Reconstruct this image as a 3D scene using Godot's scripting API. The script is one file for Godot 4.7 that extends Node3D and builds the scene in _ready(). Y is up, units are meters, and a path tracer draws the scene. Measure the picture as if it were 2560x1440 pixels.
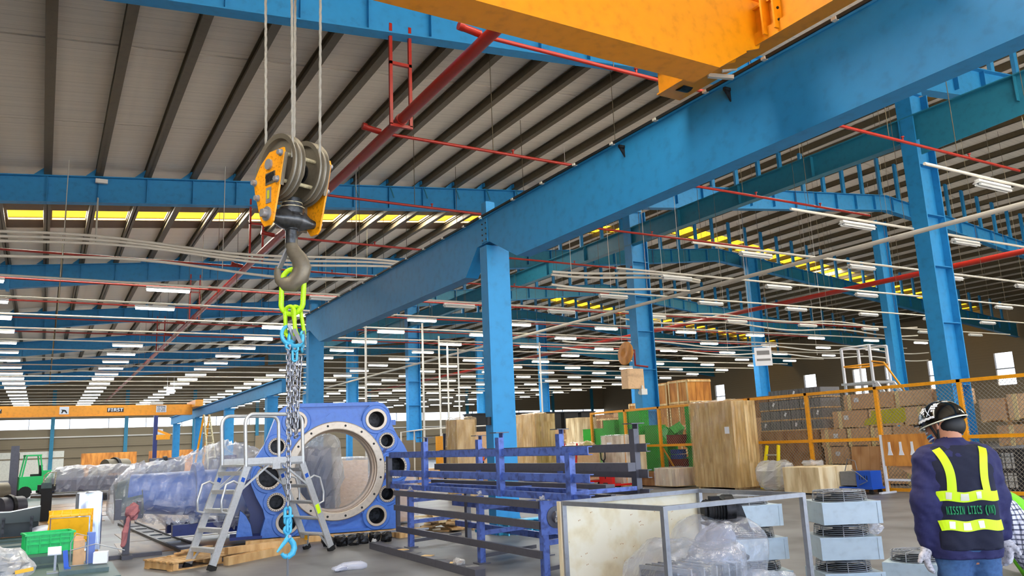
extends Node3D
# A large steel factory hall: blue frames, crane runway, yellow bridge crane with hook block, stored goods behind a yellow fence.

class MB:
	var v := PackedVector3Array()
	var n := PackedVector3Array()
	var c := PackedColorArray()
	var i := PackedInt32Array()
	var col := Color.WHITE
	func vert(p: Vector3, nn: Vector3) -> void:
		v.append(p); n.append(nn); c.append(col)
	func tri(a: int, b: int, d: int) -> void:
		i.append(a); i.append(d); i.append(b)
	func quad(a: Vector3, b: Vector3, d: Vector3, e: Vector3) -> void:
		var nn := (b - a).cross(e - a).normalized()
		var k := v.size()
		vert(a, nn); vert(b, nn); vert(d, nn); vert(e, nn)
		tri(k, k + 1, k + 2); tri(k, k + 2, k + 3)
	func face(a: Vector3, b: Vector3, d: Vector3) -> void:
		var nn := (b - a).cross(d - a).normalized()
		var k := v.size()
		vert(a, nn); vert(b, nn); vert(d, nn); tri(k, k + 1, k + 2)
	func box(o: Vector3, s: Vector3, b := Basis()) -> MB:
		var x := b.x * s.x * 0.5
		var y := b.y * s.y * 0.5
		var z := b.z * s.z * 0.5
		quad(o - x - y + z, o + x - y + z, o + x + y + z, o - x + y + z)
		quad(o + x - y - z, o - x - y - z, o - x + y - z, o + x + y - z)
		quad(o + x - y + z, o + x - y - z, o + x + y - z, o + x + y + z)
		quad(o - x - y - z, o - x - y + z, o - x + y + z, o - x + y - z)
		quad(o - x + y + z, o + x + y + z, o + x + y - z, o - x + y - z)
		quad(o - x - y - z, o + x - y - z, o + x - y + z, o - x - y + z)
		return self
	func span(a: Vector3, b: Vector3) -> MB:
		return box((a + b) * 0.5, (b - a).abs())
	func beam(a: Vector3, b: Vector3, w: float, h: float, up := Vector3.UP) -> MB:
		var z := (b - a).normalized()
		if absf(z.dot(up)) > 0.99: up = Vector3.RIGHT
		var x := up.cross(z).normalized()
		return box((a + b) * 0.5, Vector3(w, h, (b - a).length()), Basis(x, z.cross(x), z))
	func hbeam(a: Vector3, b: Vector3, w: float, h: float, t := 0.03, up := Vector3.UP) -> MB:
		var z := (b - a).normalized()
		var x := up.cross(z).normalized()
		var y := z.cross(x)
		beam(a + y * (h - t) * 0.5, b + y * (h - t) * 0.5, w, t, up)
		beam(a - y * (h - t) * 0.5, b - y * (h - t) * 0.5, w, t, up)
		return beam(a, b, t, h - 2.0 * t, up)
	func cyl(a: Vector3, b: Vector3, r0: float, r1 := -1.0, seg := 12, caps := true) -> MB:
		if r1 < 0.0: r1 = r0
		var z := (b - a).normalized()
		var x := (Vector3.RIGHT if absf(z.y) > 0.9 else Vector3.UP).cross(z).normalized()
		var y := z.cross(x)
		var k := v.size()
		for s in seg + 1:
			var t := TAU * s / seg
			var d := x * cos(t) + y * sin(t)
			vert(a + d * r0, d); vert(b + d * r1, d)
		for s in seg:
			tri(k + 2 * s, k + 2 * s + 2, k + 2 * s + 3); tri(k + 2 * s, k + 2 * s + 3, k + 2 * s + 1)
		if caps:
			for e in 2:
				var o: Vector3 = a if e == 0 else b
				var r: float = r0 if e == 0 else r1
				if r < 0.0005: continue
				var nn := -z if e == 0 else z
				var q := v.size()
				vert(o, nn)
				for s in seg + 1:
					var t := TAU * s / seg
					vert(o + (x * cos(t) + y * sin(t)) * r, nn)
				for s in seg:
					if e == 0: tri(q, q + s + 2, q + s + 1)
					else: tri(q, q + s + 1, q + s + 2)
		return self
	func tube(p: Array, r: float, seg := 8, closed := false) -> MB:
		var m := p.size()
		var k := v.size()
		var t0: Vector3 = (p[1] - p[0]).normalized()
		var x := (Vector3.RIGHT if absf(t0.y) > 0.9 else Vector3.UP).cross(t0).normalized()
		var rows := m + 1 if closed else m
		for j in rows:
			var q: int = j % m
			var pa: Vector3 = p[(q + m - 1) % m] if closed or q > 0 else p[q]
			var pb: Vector3 = p[(q + 1) % m] if closed or q < m - 1 else p[q]
			var t := (pb - pa).normalized()
			x = (x - t * x.dot(t)).normalized()
			var y := t.cross(x)
			for s in seg + 1:
				var a := TAU * s / seg
				var d := x * cos(a) + y * sin(a)
				vert(p[q] + d * r, d)
		for j in rows - 1:
			for s in seg:
				var a := k + j * (seg + 1) + s
				tri(a, a + 1, a + seg + 2); tri(a, a + seg + 2, a + seg + 1)
		if not closed:
			for e in 2:
				var base: int = k if e == 0 else k + (m - 1) * (seg + 1)
				var o: Vector3 = p[0] if e == 0 else p[m - 1]
				var nn: Vector3 = (p[0] - p[1]).normalized() if e == 0 else (p[m - 1] - p[m - 2]).normalized()
				var q := v.size()
				vert(o, nn)
				for s in seg + 1: vert(v[base + s], nn)
				for s in seg:
					if e == 0: tri(q, q + s + 2, q + s + 1)
					else: tri(q, q + s + 1, q + s + 2)
		return self
	func taper(p: Array, rad: Array, seg := 10, flat := 1.0, side := Vector3.ZERO) -> MB: # swept curve with its own radius at each point; flat squeezes it along side
		var m := p.size()
		var k := v.size()
		var t0: Vector3 = (p[1] - p[0]).normalized()
		var x := side if side != Vector3.ZERO else (Vector3.RIGHT if absf(t0.y) > 0.9 else Vector3.UP).cross(t0).normalized()
		for j in m:
			var t: Vector3 = (p[mini(j + 1, m - 1)] - p[maxi(j - 1, 0)]).normalized()
			x = (x - t * x.dot(t)).normalized()
			var y := t.cross(x)
			for s in seg + 1:
				var a := TAU * s / seg
				vert(p[j] + (x * cos(a) * flat + y * sin(a)) * rad[j], (x * cos(a) / flat + y * sin(a)).normalized())
		for j in m - 1:
			for s in seg:
				var a := k + j * (seg + 1) + s
				tri(a, a + 1, a + seg + 2); tri(a, a + seg + 2, a + seg + 1)
		for e in 2:
			var base: int = k if e == 0 else k + (m - 1) * (seg + 1)
			var nn: Vector3 = (p[0] - p[1]).normalized() if e == 0 else (p[m - 1] - p[m - 2]).normalized()
			var q := v.size()
			vert(p[0] if e == 0 else p[m - 1], nn)
			for s in seg + 1: vert(v[base + s], nn)
			for s in seg:
				if e == 0: tri(q, q + s + 2, q + s + 1)
				else: tri(q, q + s + 1, q + s + 2)
		return self
	func lathe(prof: Array, o: Vector3, b := Basis(), seg := 24, smooth := false) -> MB: # profile of Vector2(radius, height), axis b.y
		for j in prof.size() - 1:
			var p: Vector2 = prof[j]
			var q: Vector2 = prof[j + 1]
			var d := Vector2(q.y - p.y, p.x - q.x).normalized()
			var k := v.size()
			for s in seg + 1:
				var a := TAU * s / seg
				var rd := b.x * cos(a) - b.z * sin(a)
				var d0 := d
				var d1 := d
				if smooth:
					if j > 0: d0 = (d + Vector2(p.y - prof[j - 1].y, prof[j - 1].x - p.x).normalized()).normalized()
					if j < prof.size() - 2: d1 = (d + Vector2(prof[j + 2].y - q.y, q.x - prof[j + 2].x).normalized()).normalized()
				vert(o + rd * p.x + b.y * p.y, (rd * d0.x + b.y * d0.y).normalized())
				vert(o + rd * q.x + b.y * q.y, (rd * d1.x + b.y * d1.y).normalized())
			for s in seg:
				tri(k + 2 * s, k + 2 * s + 2, k + 2 * s + 3); tri(k + 2 * s, k + 2 * s + 3, k + 2 * s + 1)
		return self
	func ball(o: Vector3, r: Vector3, seg := 12, rings := 8) -> MB:
		var k := v.size()
		for j in rings + 1:
			var t := PI * j / rings
			for s in seg + 1:
				var a := TAU * s / seg
				var d := Vector3(sin(t) * cos(a), cos(t), -sin(t) * sin(a))
				vert(o + d * r, (d / r).normalized())
		for j in rings:
			for s in seg:
				var a := k + j * (seg + 1) + s
				tri(a, a + seg + 1, a + seg + 2); tri(a, a + seg + 2, a + 1)
		return self
	func prism(poly: Array, z0: float, z1: float, x := Transform3D()) -> MB: # polygon in the local xy plane pulled along z
		var pp := PackedVector2Array(poly)
		if Geometry2D.is_polygon_clockwise(pp): pp.reverse()
		var t := Geometry2D.triangulate_polygon(pp)
		for e in 2:
			var k := v.size()
			var nn := x.basis.z.normalized() * (1.0 if e == 1 else -1.0)
			for p in pp: vert(x * Vector3(p.x, p.y, z1 if e == 1 else z0), nn)
			for j in range(0, t.size(), 3):
				var a2 := pp[t[j]]
				var b2 := pp[t[j + 1]]
				var c2 := pp[t[j + 2]]
				var ccw := (b2 - a2).cross(c2 - a2) > 0.0
				if ccw == (e == 1): tri(k + t[j], k + t[j + 1], k + t[j + 2])
				else: tri(k + t[j], k + t[j + 2], k + t[j + 1])
		for j in pp.size():
			var a := pp[j]
			var b := pp[(j + 1) % pp.size()]
			quad(x * Vector3(a.x, a.y, z0), x * Vector3(b.x, b.y, z0), x * Vector3(b.x, b.y, z1), x * Vector3(a.x, a.y, z1))
		return self
	func wrap(o: Vector3, s: Vector3, b: Basis, nz: FastNoiseLite, amp: float, power := 0.35, seg := 40, rings := 24) -> MB: # crumpled superellipsoid skin
		var pts := PackedVector3Array()
		var fine := clampf(1.1 / s.length(), 0.8, 9.0)
		for j in rings + 1:
			var t := PI * j / rings
			for q in seg:
				var a := TAU * q / seg
				var d := Vector3(_pw(sin(t), power) * _pw(cos(a), power), _pw(cos(t), power), -_pw(sin(t), power) * _pw(sin(a), power))
				var p := d * s * 0.5
				var w := nz.get_noise_3dv((o + p) * fine)
				p += d.normalized() * amp * w
				pts.append(o + b * p)
		for j in rings:
			for q in seg:
				var p00 := pts[j * seg + q]
				var p01 := pts[j * seg + (q + 1) % seg]
				var p10 := pts[(j + 1) * seg + q]
				var p11 := pts[(j + 1) * seg + (q + 1) % seg]
				if j > 0: face(p00, p10, p01)
				if j < rings - 1: face(p01, p10, p11)
				elif j == rings - 1: pass
		return self
	func _pw(x: float, e: float) -> float:
		return signf(x) * pow(absf(x), e)
	func add(o: MB, x: Transform3D) -> MB:
		var k := v.size()
		for j in o.v.size():
			v.append(x * o.v[j]); n.append((x.basis * o.n[j]).normalized()); c.append(o.c[j])
		for j in o.i: i.append(j + k)
		return self
	func mesh() -> ArrayMesh:
		var a := []
		a.resize(Mesh.ARRAY_MAX)
		a[Mesh.ARRAY_VERTEX] = v
		a[Mesh.ARRAY_NORMAL] = n
		a[Mesh.ARRAY_COLOR] = c
		a[Mesh.ARRAY_INDEX] = i
		var m := ArrayMesh.new()
		if v.size(): m.add_surface_from_arrays(Mesh.PRIMITIVE_TRIANGLES, a)
		return m

var M := {}
var used := {}
var rng := RandomNumberGenerator.new()
var crumple := FastNoiseLite.new()

func V(x: float, y: float, z: float) -> Vector3:
	return Vector3(x, y, z)
func yaw(deg: float) -> Basis:
	return Basis(Vector3.UP, deg_to_rad(deg))
func numbered(called: String) -> String:
	used[called] = used.get(called, -1) + 1
	return called if used[called] == 0 else "%s_%03d" % [called, used[called]]
func tag(o: Node, label: String, category: String, group := "") -> Node:
	o.set_meta("label", label); o.set_meta("category", category)
	if group: o.set_meta("group", group)
	return o
func thing(called: String, label: String, category: String, at := Vector3.ZERO, turn := 0.0, group := "") -> Node3D:
	var o := Node3D.new()
	o.name = numbered(called)
	add_child(o)
	o.position = at
	o.rotation.y = deg_to_rad(turn)
	tag(o, label, category, group)
	return o
func put(called: String, mb, m: Material, parent: Node = null, at := Vector3.ZERO) -> MeshInstance3D:
	var o := MeshInstance3D.new()
	o.name = numbered(called) if parent == null else called
	o.mesh = mb.mesh() if mb is MB else mb
	o.material_override = m
	if o.mesh.get_surface_count(): o.mesh.surface_set_material(0, m)
	o.position = at
	if parent == null: add_child(o)
	else: parent.add_child(o, true)
	return o
func lone(called: String, label: String, category: String, mb, m: Material, group := "", at := Vector3.ZERO) -> MeshInstance3D:
	var o := put(called, mb, m, null, at)
	tag(o, label, category, group)
	return o
func struct(called: String, mb, m: Material) -> MeshInstance3D:
	var o := put(called, mb, m)
	o.set_meta("kind", "structure")
	return o
func copy(root: Node3D, at: Vector3, turn: float, label := "") -> Node3D:
	var r: Node3D = root.duplicate()
	r.name = numbered(String(root.name).trim_suffix("_" + String(root.name).get_slice("_", String(root.name).get_slice_count("_") - 1)) if String(root.name).right(3).is_valid_int() else String(root.name))
	add_child(r)
	r.position = at
	r.rotation.y = deg_to_rad(turn)
	if label: r.set_meta("label", label)
	return r

func noise_tex(freq: float, octaves: int, ramp: Array, seed_: int, size := 512, normal := false, stretch := 1.0, kind := FastNoiseLite.TYPE_SIMPLEX_SMOOTH) -> Texture2D:
	# a seamless noise picture mapped through a colour ramp of [offset, Color, offset, Color ...]
	var t := NoiseTexture2D.new()
	var f := FastNoiseLite.new()
	f.seed = seed_
	f.noise_type = kind
	f.frequency = freq
	f.fractal_octaves = octaves
	t.width = size
	t.height = int(size / stretch)
	t.noise = f
	t.seamless = true
	t.as_normal_map = normal
	if ramp:
		var g := Gradient.new()
		var off := PackedFloat32Array()
		var cs := PackedColorArray()
		for j in range(0, ramp.size(), 2):
			off.append(ramp[j]); cs.append(ramp[j + 1])
		g.offsets = off
		g.colors = cs
		t.color_ramp = g
	return t
func mat(called: String, col: Color, rough := 0.6, metal := 0.0, tex: Texture2D = null, scale := Vector3.ONE, bump: Texture2D = null, depth := 0.0) -> StandardMaterial3D:
	var m := StandardMaterial3D.new()
	m.resource_name = called
	m.albedo_color = col
	m.roughness = rough
	m.metallic = metal
	m.vertex_color_use_as_albedo = true
	if tex or bump:
		m.albedo_texture = tex
		m.uv1_triplanar = true
		m.uv1_world_triplanar = true
		m.uv1_scale = scale
	if bump:
		m.heightmap_enabled = true
		m.heightmap_texture = bump
		m.heightmap_scale = depth
	M[called] = m
	return m
func glow(called: String, col: Color, energy: float) -> StandardMaterial3D:
	var m := mat(called, Color(0.9, 0.9, 0.9), 0.5)
	m.emission_enabled = true
	m.emission = col
	m.emission_energy_multiplier = energy
	return m
func film(called: String, col: Color, alpha: float, rough: float, bump: Texture2D = null, depth := 0.0) -> StandardMaterial3D:
	var m := mat(called, Color(col, alpha), rough, 0.0, null, V(1.5, 1.5, 1.5), bump, depth)
	m.transparency = BaseMaterial3D.TRANSPARENCY_ALPHA
	m.cull_mode = BaseMaterial3D.CULL_DISABLED
	m.vertex_color_use_as_albedo = false
	return m

func _ready() -> void:
	# camera
	var cam := Camera3D.new()
	cam.name = "camera"
	cam.position = V(0, 1.6, 0)
	cam.rotation_degrees = V(11.1, -30.69, -2.42)
	cam.fov = 40.06
	cam.near = 0.05
	cam.far = 400.0
	add_child(cam)
	cam.current = true
	# sky, sun, exposure
	var sky_m := ProceduralSkyMaterial.new()
	sky_m.sky_top_color = Color(0.42, 0.60, 0.90)
	sky_m.sky_horizon_color = Color(0.86, 0.92, 0.98)
	sky_m.sky_curve = 0.25
	sky_m.ground_bottom_color = Color(0.55, 0.54, 0.52)
	sky_m.ground_horizon_color = Color(0.86, 0.92, 0.98)
	sky_m.sky_energy_multiplier = 1.0
	var sky := Sky.new()
	sky.sky_material = sky_m
	var env := Environment.new()
	env.background_mode = Environment.BG_SKY
	env.sky = sky
	env.background_energy_multiplier = 2.4
	env.tonemap_mode = Environment.TONE_MAPPER_LINEAR
	env.tonemap_exposure = 3.0
	env.sdfgi_enabled = true
	env.ssao_enabled = true
	env.ssil_enabled = true
	var we := WorldEnvironment.new()
	we.name = "environment"
	we.environment = env
	add_child(we)
	var sun := DirectionalLight3D.new()
	sun.name = "sun"
	sun.rotation_degrees = V(-56, 8, 0)
	sun.light_color = Color(1.0, 0.95, 0.86)
	sun.light_energy = 9.0
	sun.light_angular_distance = 1.0
	sun.shadow_enabled = true
	sun.sky_mode = DirectionalLight3D.SKY_MODE_LIGHT_ONLY
	add_child(sun)
	rng.seed = 7
	crumple.seed = 11
	crumple.noise_type = FastNoiseLite.TYPE_SIMPLEX
	crumple.frequency = 2.2
	crumple.fractal_octaves = 3
	materials()
	hall()
	roof_left()
	roof_right()
	frames()
	runway()
	bridge_crane()
	ceiling_services()
	p_hook()
	p_platen()
	p_ladder()
	p_left_side()
	p_racks()
	p_white_crate()
	p_fence()
	p_stores()
	p_background()
	p_people()

func materials() -> void:
	var W := Color.WHITE
	var grit := noise_tex(0.02, 5, [0.0, Color(0.88, 0.88, 0.88), 0.4, Color(0.97, 0.97, 0.97), 1.0, W], 3)
	var relief := noise_tex(0.05, 4, [], 5, 256)
	var conc := noise_tex(0.006, 6, [0.0, Color(0.62, 0.61, 0.6), 0.35, Color(0.8, 0.79, 0.78), 0.55, Color(0.87, 0.86, 0.85), 1.0, Color(0.97, 0.97, 0.96)], 8, 1024)
	var wood := noise_tex(0.012, 5, [0.0, Color(0.76, 0.68, 0.58), 0.4, Color(0.9, 0.85, 0.77), 0.6, Color(0.95, 0.92, 0.87), 1.0, W], 21, 512, false, 4.0)
	var grease := noise_tex(0.012, 5, [0.0, Color(0.45, 0.42, 0.39), 0.38, Color(0.82, 0.81, 0.8), 0.6, W, 1.0, W], 31)
	mat("concrete", Color(0.48, 0.485, 0.50), 0.42, 0.0, conc, V(0.13, 0.13, 0.13), relief, 0.1)
	mat("apron", Color(0.72, 0.71, 0.69), 0.8, 0.0, conc, V(0.1, 0.1, 0.1))
	mat("blue_steel", Color(0.11, 0.52, 0.76), 0.58, 0.0, grit, V(0.35, 0.35, 0.35))
	mat("warm_tint_blue", Color(0.13, 0.48, 0.60), 0.5, 0.0, grit, V(0.35, 0.35, 0.35))  # blue paint with the teal cast of warm light put into its colour
	mat("crane_yellow", Color(0.90, 0.58, 0.02), 0.42, 0.0, grit, V(0.5, 0.5, 0.5))
	mat("purlin", Color(0.40, 0.36, 0.28), 0.55, 0.3, grit, V(0.5, 0.5, 0.5))
	var lines := Image.create(64, 512, false, Image.FORMAT_RGB8)
	lines.fill(W)
	var r := RandomNumberGenerator.new()
	r.seed = 5
	for y in 512:
		var g := 0.93 + 0.07 * r.randf()
		if y % 64 == 0: g = 0.72
		elif y % 21 == 0: g = 0.86
		for x in 64: lines.set_pixel(x, y, Color(g, g, g * 0.985) * (0.97 + 0.03 * r.randf()))
	mat("roof_sheet", Color(0.94, 0.91, 0.87), 0.7, 0.0, ImageTexture.create_from_image(lines), V(0.222, 0.222, 0.222))
	mat("wall_sheet", Color(0.53, 0.47, 0.38), 0.7, 0.0, ImageTexture.create_from_image(lines), V(0.5, 0.5, 0.5))
	mat("brown_sheet", Color(0.38, 0.28, 0.14), 0.6, 0.0, grit, V(0.5, 0.5, 0.5))
	mat("white_panel", Color(0.86, 0.85, 0.80), 0.7, 0.0, grit, V(0.5, 0.5, 0.5))
	mat("red_pipe", Color(0.62, 0.12, 0.06), 0.35, 0.0, grit, V(0.8, 0.8, 0.8))
	mat("conduit", Color(0.80, 0.78, 0.74), 0.5)
	mat("fixture", Color(0.88, 0.88, 0.87), 0.4)
	mat("dark_board", Color(0.2, 0.17, 0.16), 0.7)
	mat("dark", Color(0.05, 0.05, 0.05), 0.6)
	mat("black_rubber", Color(0.07, 0.07, 0.075), 0.75)
	mat("steel", Color(0.55, 0.55, 0.55), 0.35, 0.85, grit, V(2, 2, 2))
	mat("dark_steel", Color(0.22, 0.22, 0.23), 0.4, 0.7, grease, V(2, 2, 2))
	mat("alu", Color(0.78, 0.79, 0.80), 0.38, 0.45, grit, V(2, 2, 2))
	mat("galv", Color(0.60, 0.61, 0.63), 0.4, 0.45, grit, V(1.2, 1.2, 1.2))
	mat("fan_box", Color(0.74, 0.81, 0.85), 0.4, 0.0, grit, V(0.9, 0.9, 0.9))
	mat("hook_yellow", Color(0.95, 0.62, 0.02), 0.4, 0.0, noise_tex(0.03, 5, [0.0, Color(0.55, 0.5, 0.45), 0.28, Color(0.9, 0.88, 0.85), 0.4, W, 1.0, W], 40), V(1.6, 1.6, 1.6))
	mat("lime", Color(0.72, 0.92, 0.05), 0.45, 0.0, noise_tex(0.09, 3, [0.0, Color(0.25, 0.28, 0.2), 0.25, Color(0.7, 0.75, 0.6), 0.34, W, 1.0, W], 41), V(2.5, 2.5, 2.5))
	mat("hook_blue", Color(0.28, 0.70, 0.85), 0.35, 0.1, grit, V(3, 3, 3))
	mat("chain", Color(0.62, 0.62, 0.64), 0.3, 0.7, grit, V(3, 3, 3))
	mat("rope", Color(0.60, 0.59, 0.56), 0.5, 0.3, grit, V(6, 6, 6))
	mat("cream_paint", Color(0.78, 0.75, 0.62), 0.5, 0.0, grease, V(3, 3, 3))
	mat("forged", Color(0.34, 0.35, 0.36), 0.3, 0.7, grease, V(2, 2, 2))
	mat("old_iron", Color(0.47, 0.44, 0.38), 0.45, 0.45, grit, V(2.5, 2.5, 2.5))
	mat("foil", Color(0.78, 0.83, 0.92), 0.24, 0.75)
	mat("ladder_yellow", Color(0.93, 0.84, 0.07), 0.45)
	mat("platen_blue", Color(0.25, 0.43, 0.77), 0.35, 0.0, grit, V(0.8, 0.8, 0.8), relief, 0.3)
	mat("navy", Color(0.09, 0.15, 0.42), 0.35, 0.0, grit, V(0.8, 0.8, 0.8))
	mat("machined", Color(0.72, 0.67, 0.61), 0.36, 0.4, grit, V(1.2, 1.2, 1.2))
	mat("bore", Color(0.58, 0.50, 0.42), 0.3, 0.5, grit, V(1.0, 1.0, 1.0))
	mat("rack_blue", Color(0.30, 0.40, 0.70), 0.38, 0.1, noise_tex(0.015, 4, [0.0, Color(0.62, 0.6, 0.6), 0.35, Color(0.85, 0.85, 0.87), 0.5, W, 1.0, W], 50), V(0.9, 0.9, 0.9))
	mat("rack_dark", Color(0.31, 0.31, 0.35), 0.4, 0.2, grit, V(1.0, 1.0, 1.0))
	mat("pine", Color(0.87, 0.74, 0.55), 0.7, 0.0, wood, V(0.9, 0.9, 0.9))
	mat("crate_wood", Color(0.92, 0.82, 0.63), 0.65, 0.0, wood, V(0.6, 0.6, 0.6))
	mat("pale_ply", Color(0.95, 0.90, 0.78), 0.65, 0.0, wood, V(0.45, 0.45, 0.45))
	mat("orange_ply", Color(0.84, 0.58, 0.26), 0.6, 0.0, wood, V(0.6, 0.6, 0.6))
	mat("rough_ply", Color(0.66, 0.50, 0.34), 0.7, 0.0, wood, V(0.5, 0.5, 0.5))
	mat("white_ply", Color(0.91, 0.88, 0.78), 0.6, 0.0, noise_tex(0.008, 6, [0.0, Color(0.9, 0.86, 0.78), 0.35, Color(0.97, 0.95, 0.9), 0.6, W, 1.0, W], 52), V(0.8, 0.8, 0.8))
	mat("carton", Color(0.80, 0.64, 0.48), 0.85, 0.0, grit, V(0.8, 0.8, 0.8))
	mat("carton_light", Color(0.86, 0.72, 0.57), 0.85, 0.0, grit, V(0.8, 0.8, 0.8))
	mat("strip_wood", Color(0.86, 0.79, 0.58), 0.7)
	mat("paper", Color(0.86, 0.87, 0.90), 0.8)
	mat("fence_yellow", Color(0.93, 0.62, 0.04), 0.45, 0.0, grit, V(1, 1, 1))
	mat("wire", Color(0.52, 0.50, 0.46), 0.5, 0.4)
	mat("green_plastic", Color(0.04, 0.70, 0.17), 0.4, 0.0, grit, V(1, 1, 1))
	mat("mint_plastic", Color(0.06, 0.74, 0.38), 0.4, 0.0, grit, V(2, 2, 2))
	mat("yellow_plastic", Color(0.95, 0.70, 0.06), 0.42, 0.0, grit, V(0.7, 0.7, 0.7))
	mat("red_plastic", Color(0.50, 0.05, 0.07), 0.4, 0.0, grit, V(1, 1, 1))
	mat("lime_sheet", Color(0.72, 0.70, 0.03), 0.6)
	mat("grey_plastic", Color(0.22, 0.22, 0.24), 0.6, 0.0, grit, V(1, 1, 1))
	mat("bundle_grey", Color(0.47, 0.47, 0.48), 0.6, 0.0, grit, V(1, 1, 1))
	mat("machine_green", Color(0.28, 0.36, 0.36), 0.45, 0.1, grit, V(0.8, 0.8, 0.8))
	mat("deep_green", Color(0.05, 0.11, 0.08), 0.3, 0.0, grit, V(1, 1, 1))
	mat("bright_blue", Color(0.07, 0.30, 0.70), 0.4)
	mat("light_blue", Color(0.35, 0.45, 0.72), 0.5)
	mat("red_paint", Color(0.80, 0.07, 0.06), 0.4)
	mat("floor_sheet", Color(0.52, 0.40, 0.25), 0.34, 0.0, noise_tex(0.01, 4, [0.0, Color(0.5, 0.42, 0.3), 0.5, Color(0.85, 0.8, 0.7), 1.0, W], 60, 512, false, 6.0), V(0.5, 0.5, 0.5))
	mat("jacket", Color(0.12, 0.13, 0.33), 0.8, 0.0, grit, V(3, 3, 3))
	mat("vest_navy", Color(0.07, 0.09, 0.19), 0.85, 0.0, grit, V(3, 3, 3))
	mat("hi_vis", Color(0.80, 0.95, 0.03), 0.6)
	mat("silver_tape", Color(0.88, 0.88, 0.80), 0.3, 0.2)
	mat("denim", Color(0.25, 0.40, 0.58), 0.85, 0.0, noise_tex(0.03, 4, [0.0, Color(0.7, 0.7, 0.72), 0.5, Color(0.9, 0.9, 0.92), 1.0, W], 63), V(2, 2, 2))
	mat("skin", Color(0.72, 0.50, 0.38), 0.6)
	mat("hair", Color(0.03, 0.025, 0.02), 0.6)
	mat("glove", Color(0.78, 0.77, 0.79), 0.9, 0.0, noise_tex(0.02, 5, [0.0, Color(0.3, 0.3, 0.3), 0.32, Color(0.85, 0.85, 0.85), 0.5, W, 1.0, W], 64), V(5, 5, 5))
	mat("vest_green", Color(0.45, 0.82, 0.10), 0.7)
	mat("orange_tape", Color(0.95, 0.28, 0.15), 0.6)
	mat("pink_rag", Color(0.68, 0.44, 0.46), 0.9)
	mat("green_print", Color(0.05, 0.50, 0.30), 0.7)
	mat("helmet_black", Color(0.015, 0.015, 0.018), 0.12)
	var chk := Image.create(32, 32, false, Image.FORMAT_RGB8)
	chk.fill(Color(0.93, 0.93, 0.95))
	for y in 32:
		for x in 32:
			if x % 16 < 5 or y % 16 < 5: chk.set_pixel(x, y, Color(0.35, 0.37, 0.45) if not (x % 16 < 5 and y % 16 < 5) else Color(0.08, 0.09, 0.14))
	mat("checked", Color(0.95, 0.95, 0.97), 0.85, 0.0, ImageTexture.create_from_image(chk), V(16, 16, 16))
	var t := glow("tube_on", Color(0.93, 0.97, 1.0), 5.0)
	t.albedo_color = Color(0.95, 0.95, 0.95)
	mat("tube_off", Color(0.85, 0.86, 0.86), 0.35)
	glow("skylight", Color(1.0, 0.80, 0.16), 0.62).albedo_color = Color(0.85, 0.68, 0.25)
	var fb := noise_tex(0.02, 4, [], 70, 512)
	film("film_clear", Color(0.88, 0.91, 0.97), 0.24, 0.1, fb, 1.0)
	film("film_milky", Color(0.82, 0.82, 0.83), 0.42, 0.14, fb, 1.0)
	film("film_gold", Color(0.80, 0.66, 0.40), 0.32, 0.1, fb, 1.0)
	film("glass", Color(0.9, 0.95, 1.0), 0.15, 0.03)
	film("pale_film", Color(0.80, 0.82, 0.90), 0.4, 0.16, fb, 0.5)

const FRAMES := [10.9, -1.1, -13.2, -25.3, -37.4, -49.5, -61.6, -73.7, -85.8]
const ZEND := -96.0
func ta(x: float) -> float: # top of the left rafters
	return 9.72 + 0.1 * x
func rt(x: float) -> float: # top of the right rafters
	return 11.75 + (x - 19.8) * 0.096 if x < 37.0 else 13.4 - (x - 37.0) * 0.1
func yr(x: float) -> float: # underside of the right purlins
	return 13.5 + (x - 19.8) * 0.115 if x < 37.0 else 15.48 - (x - 37.0) * 0.115

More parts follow.
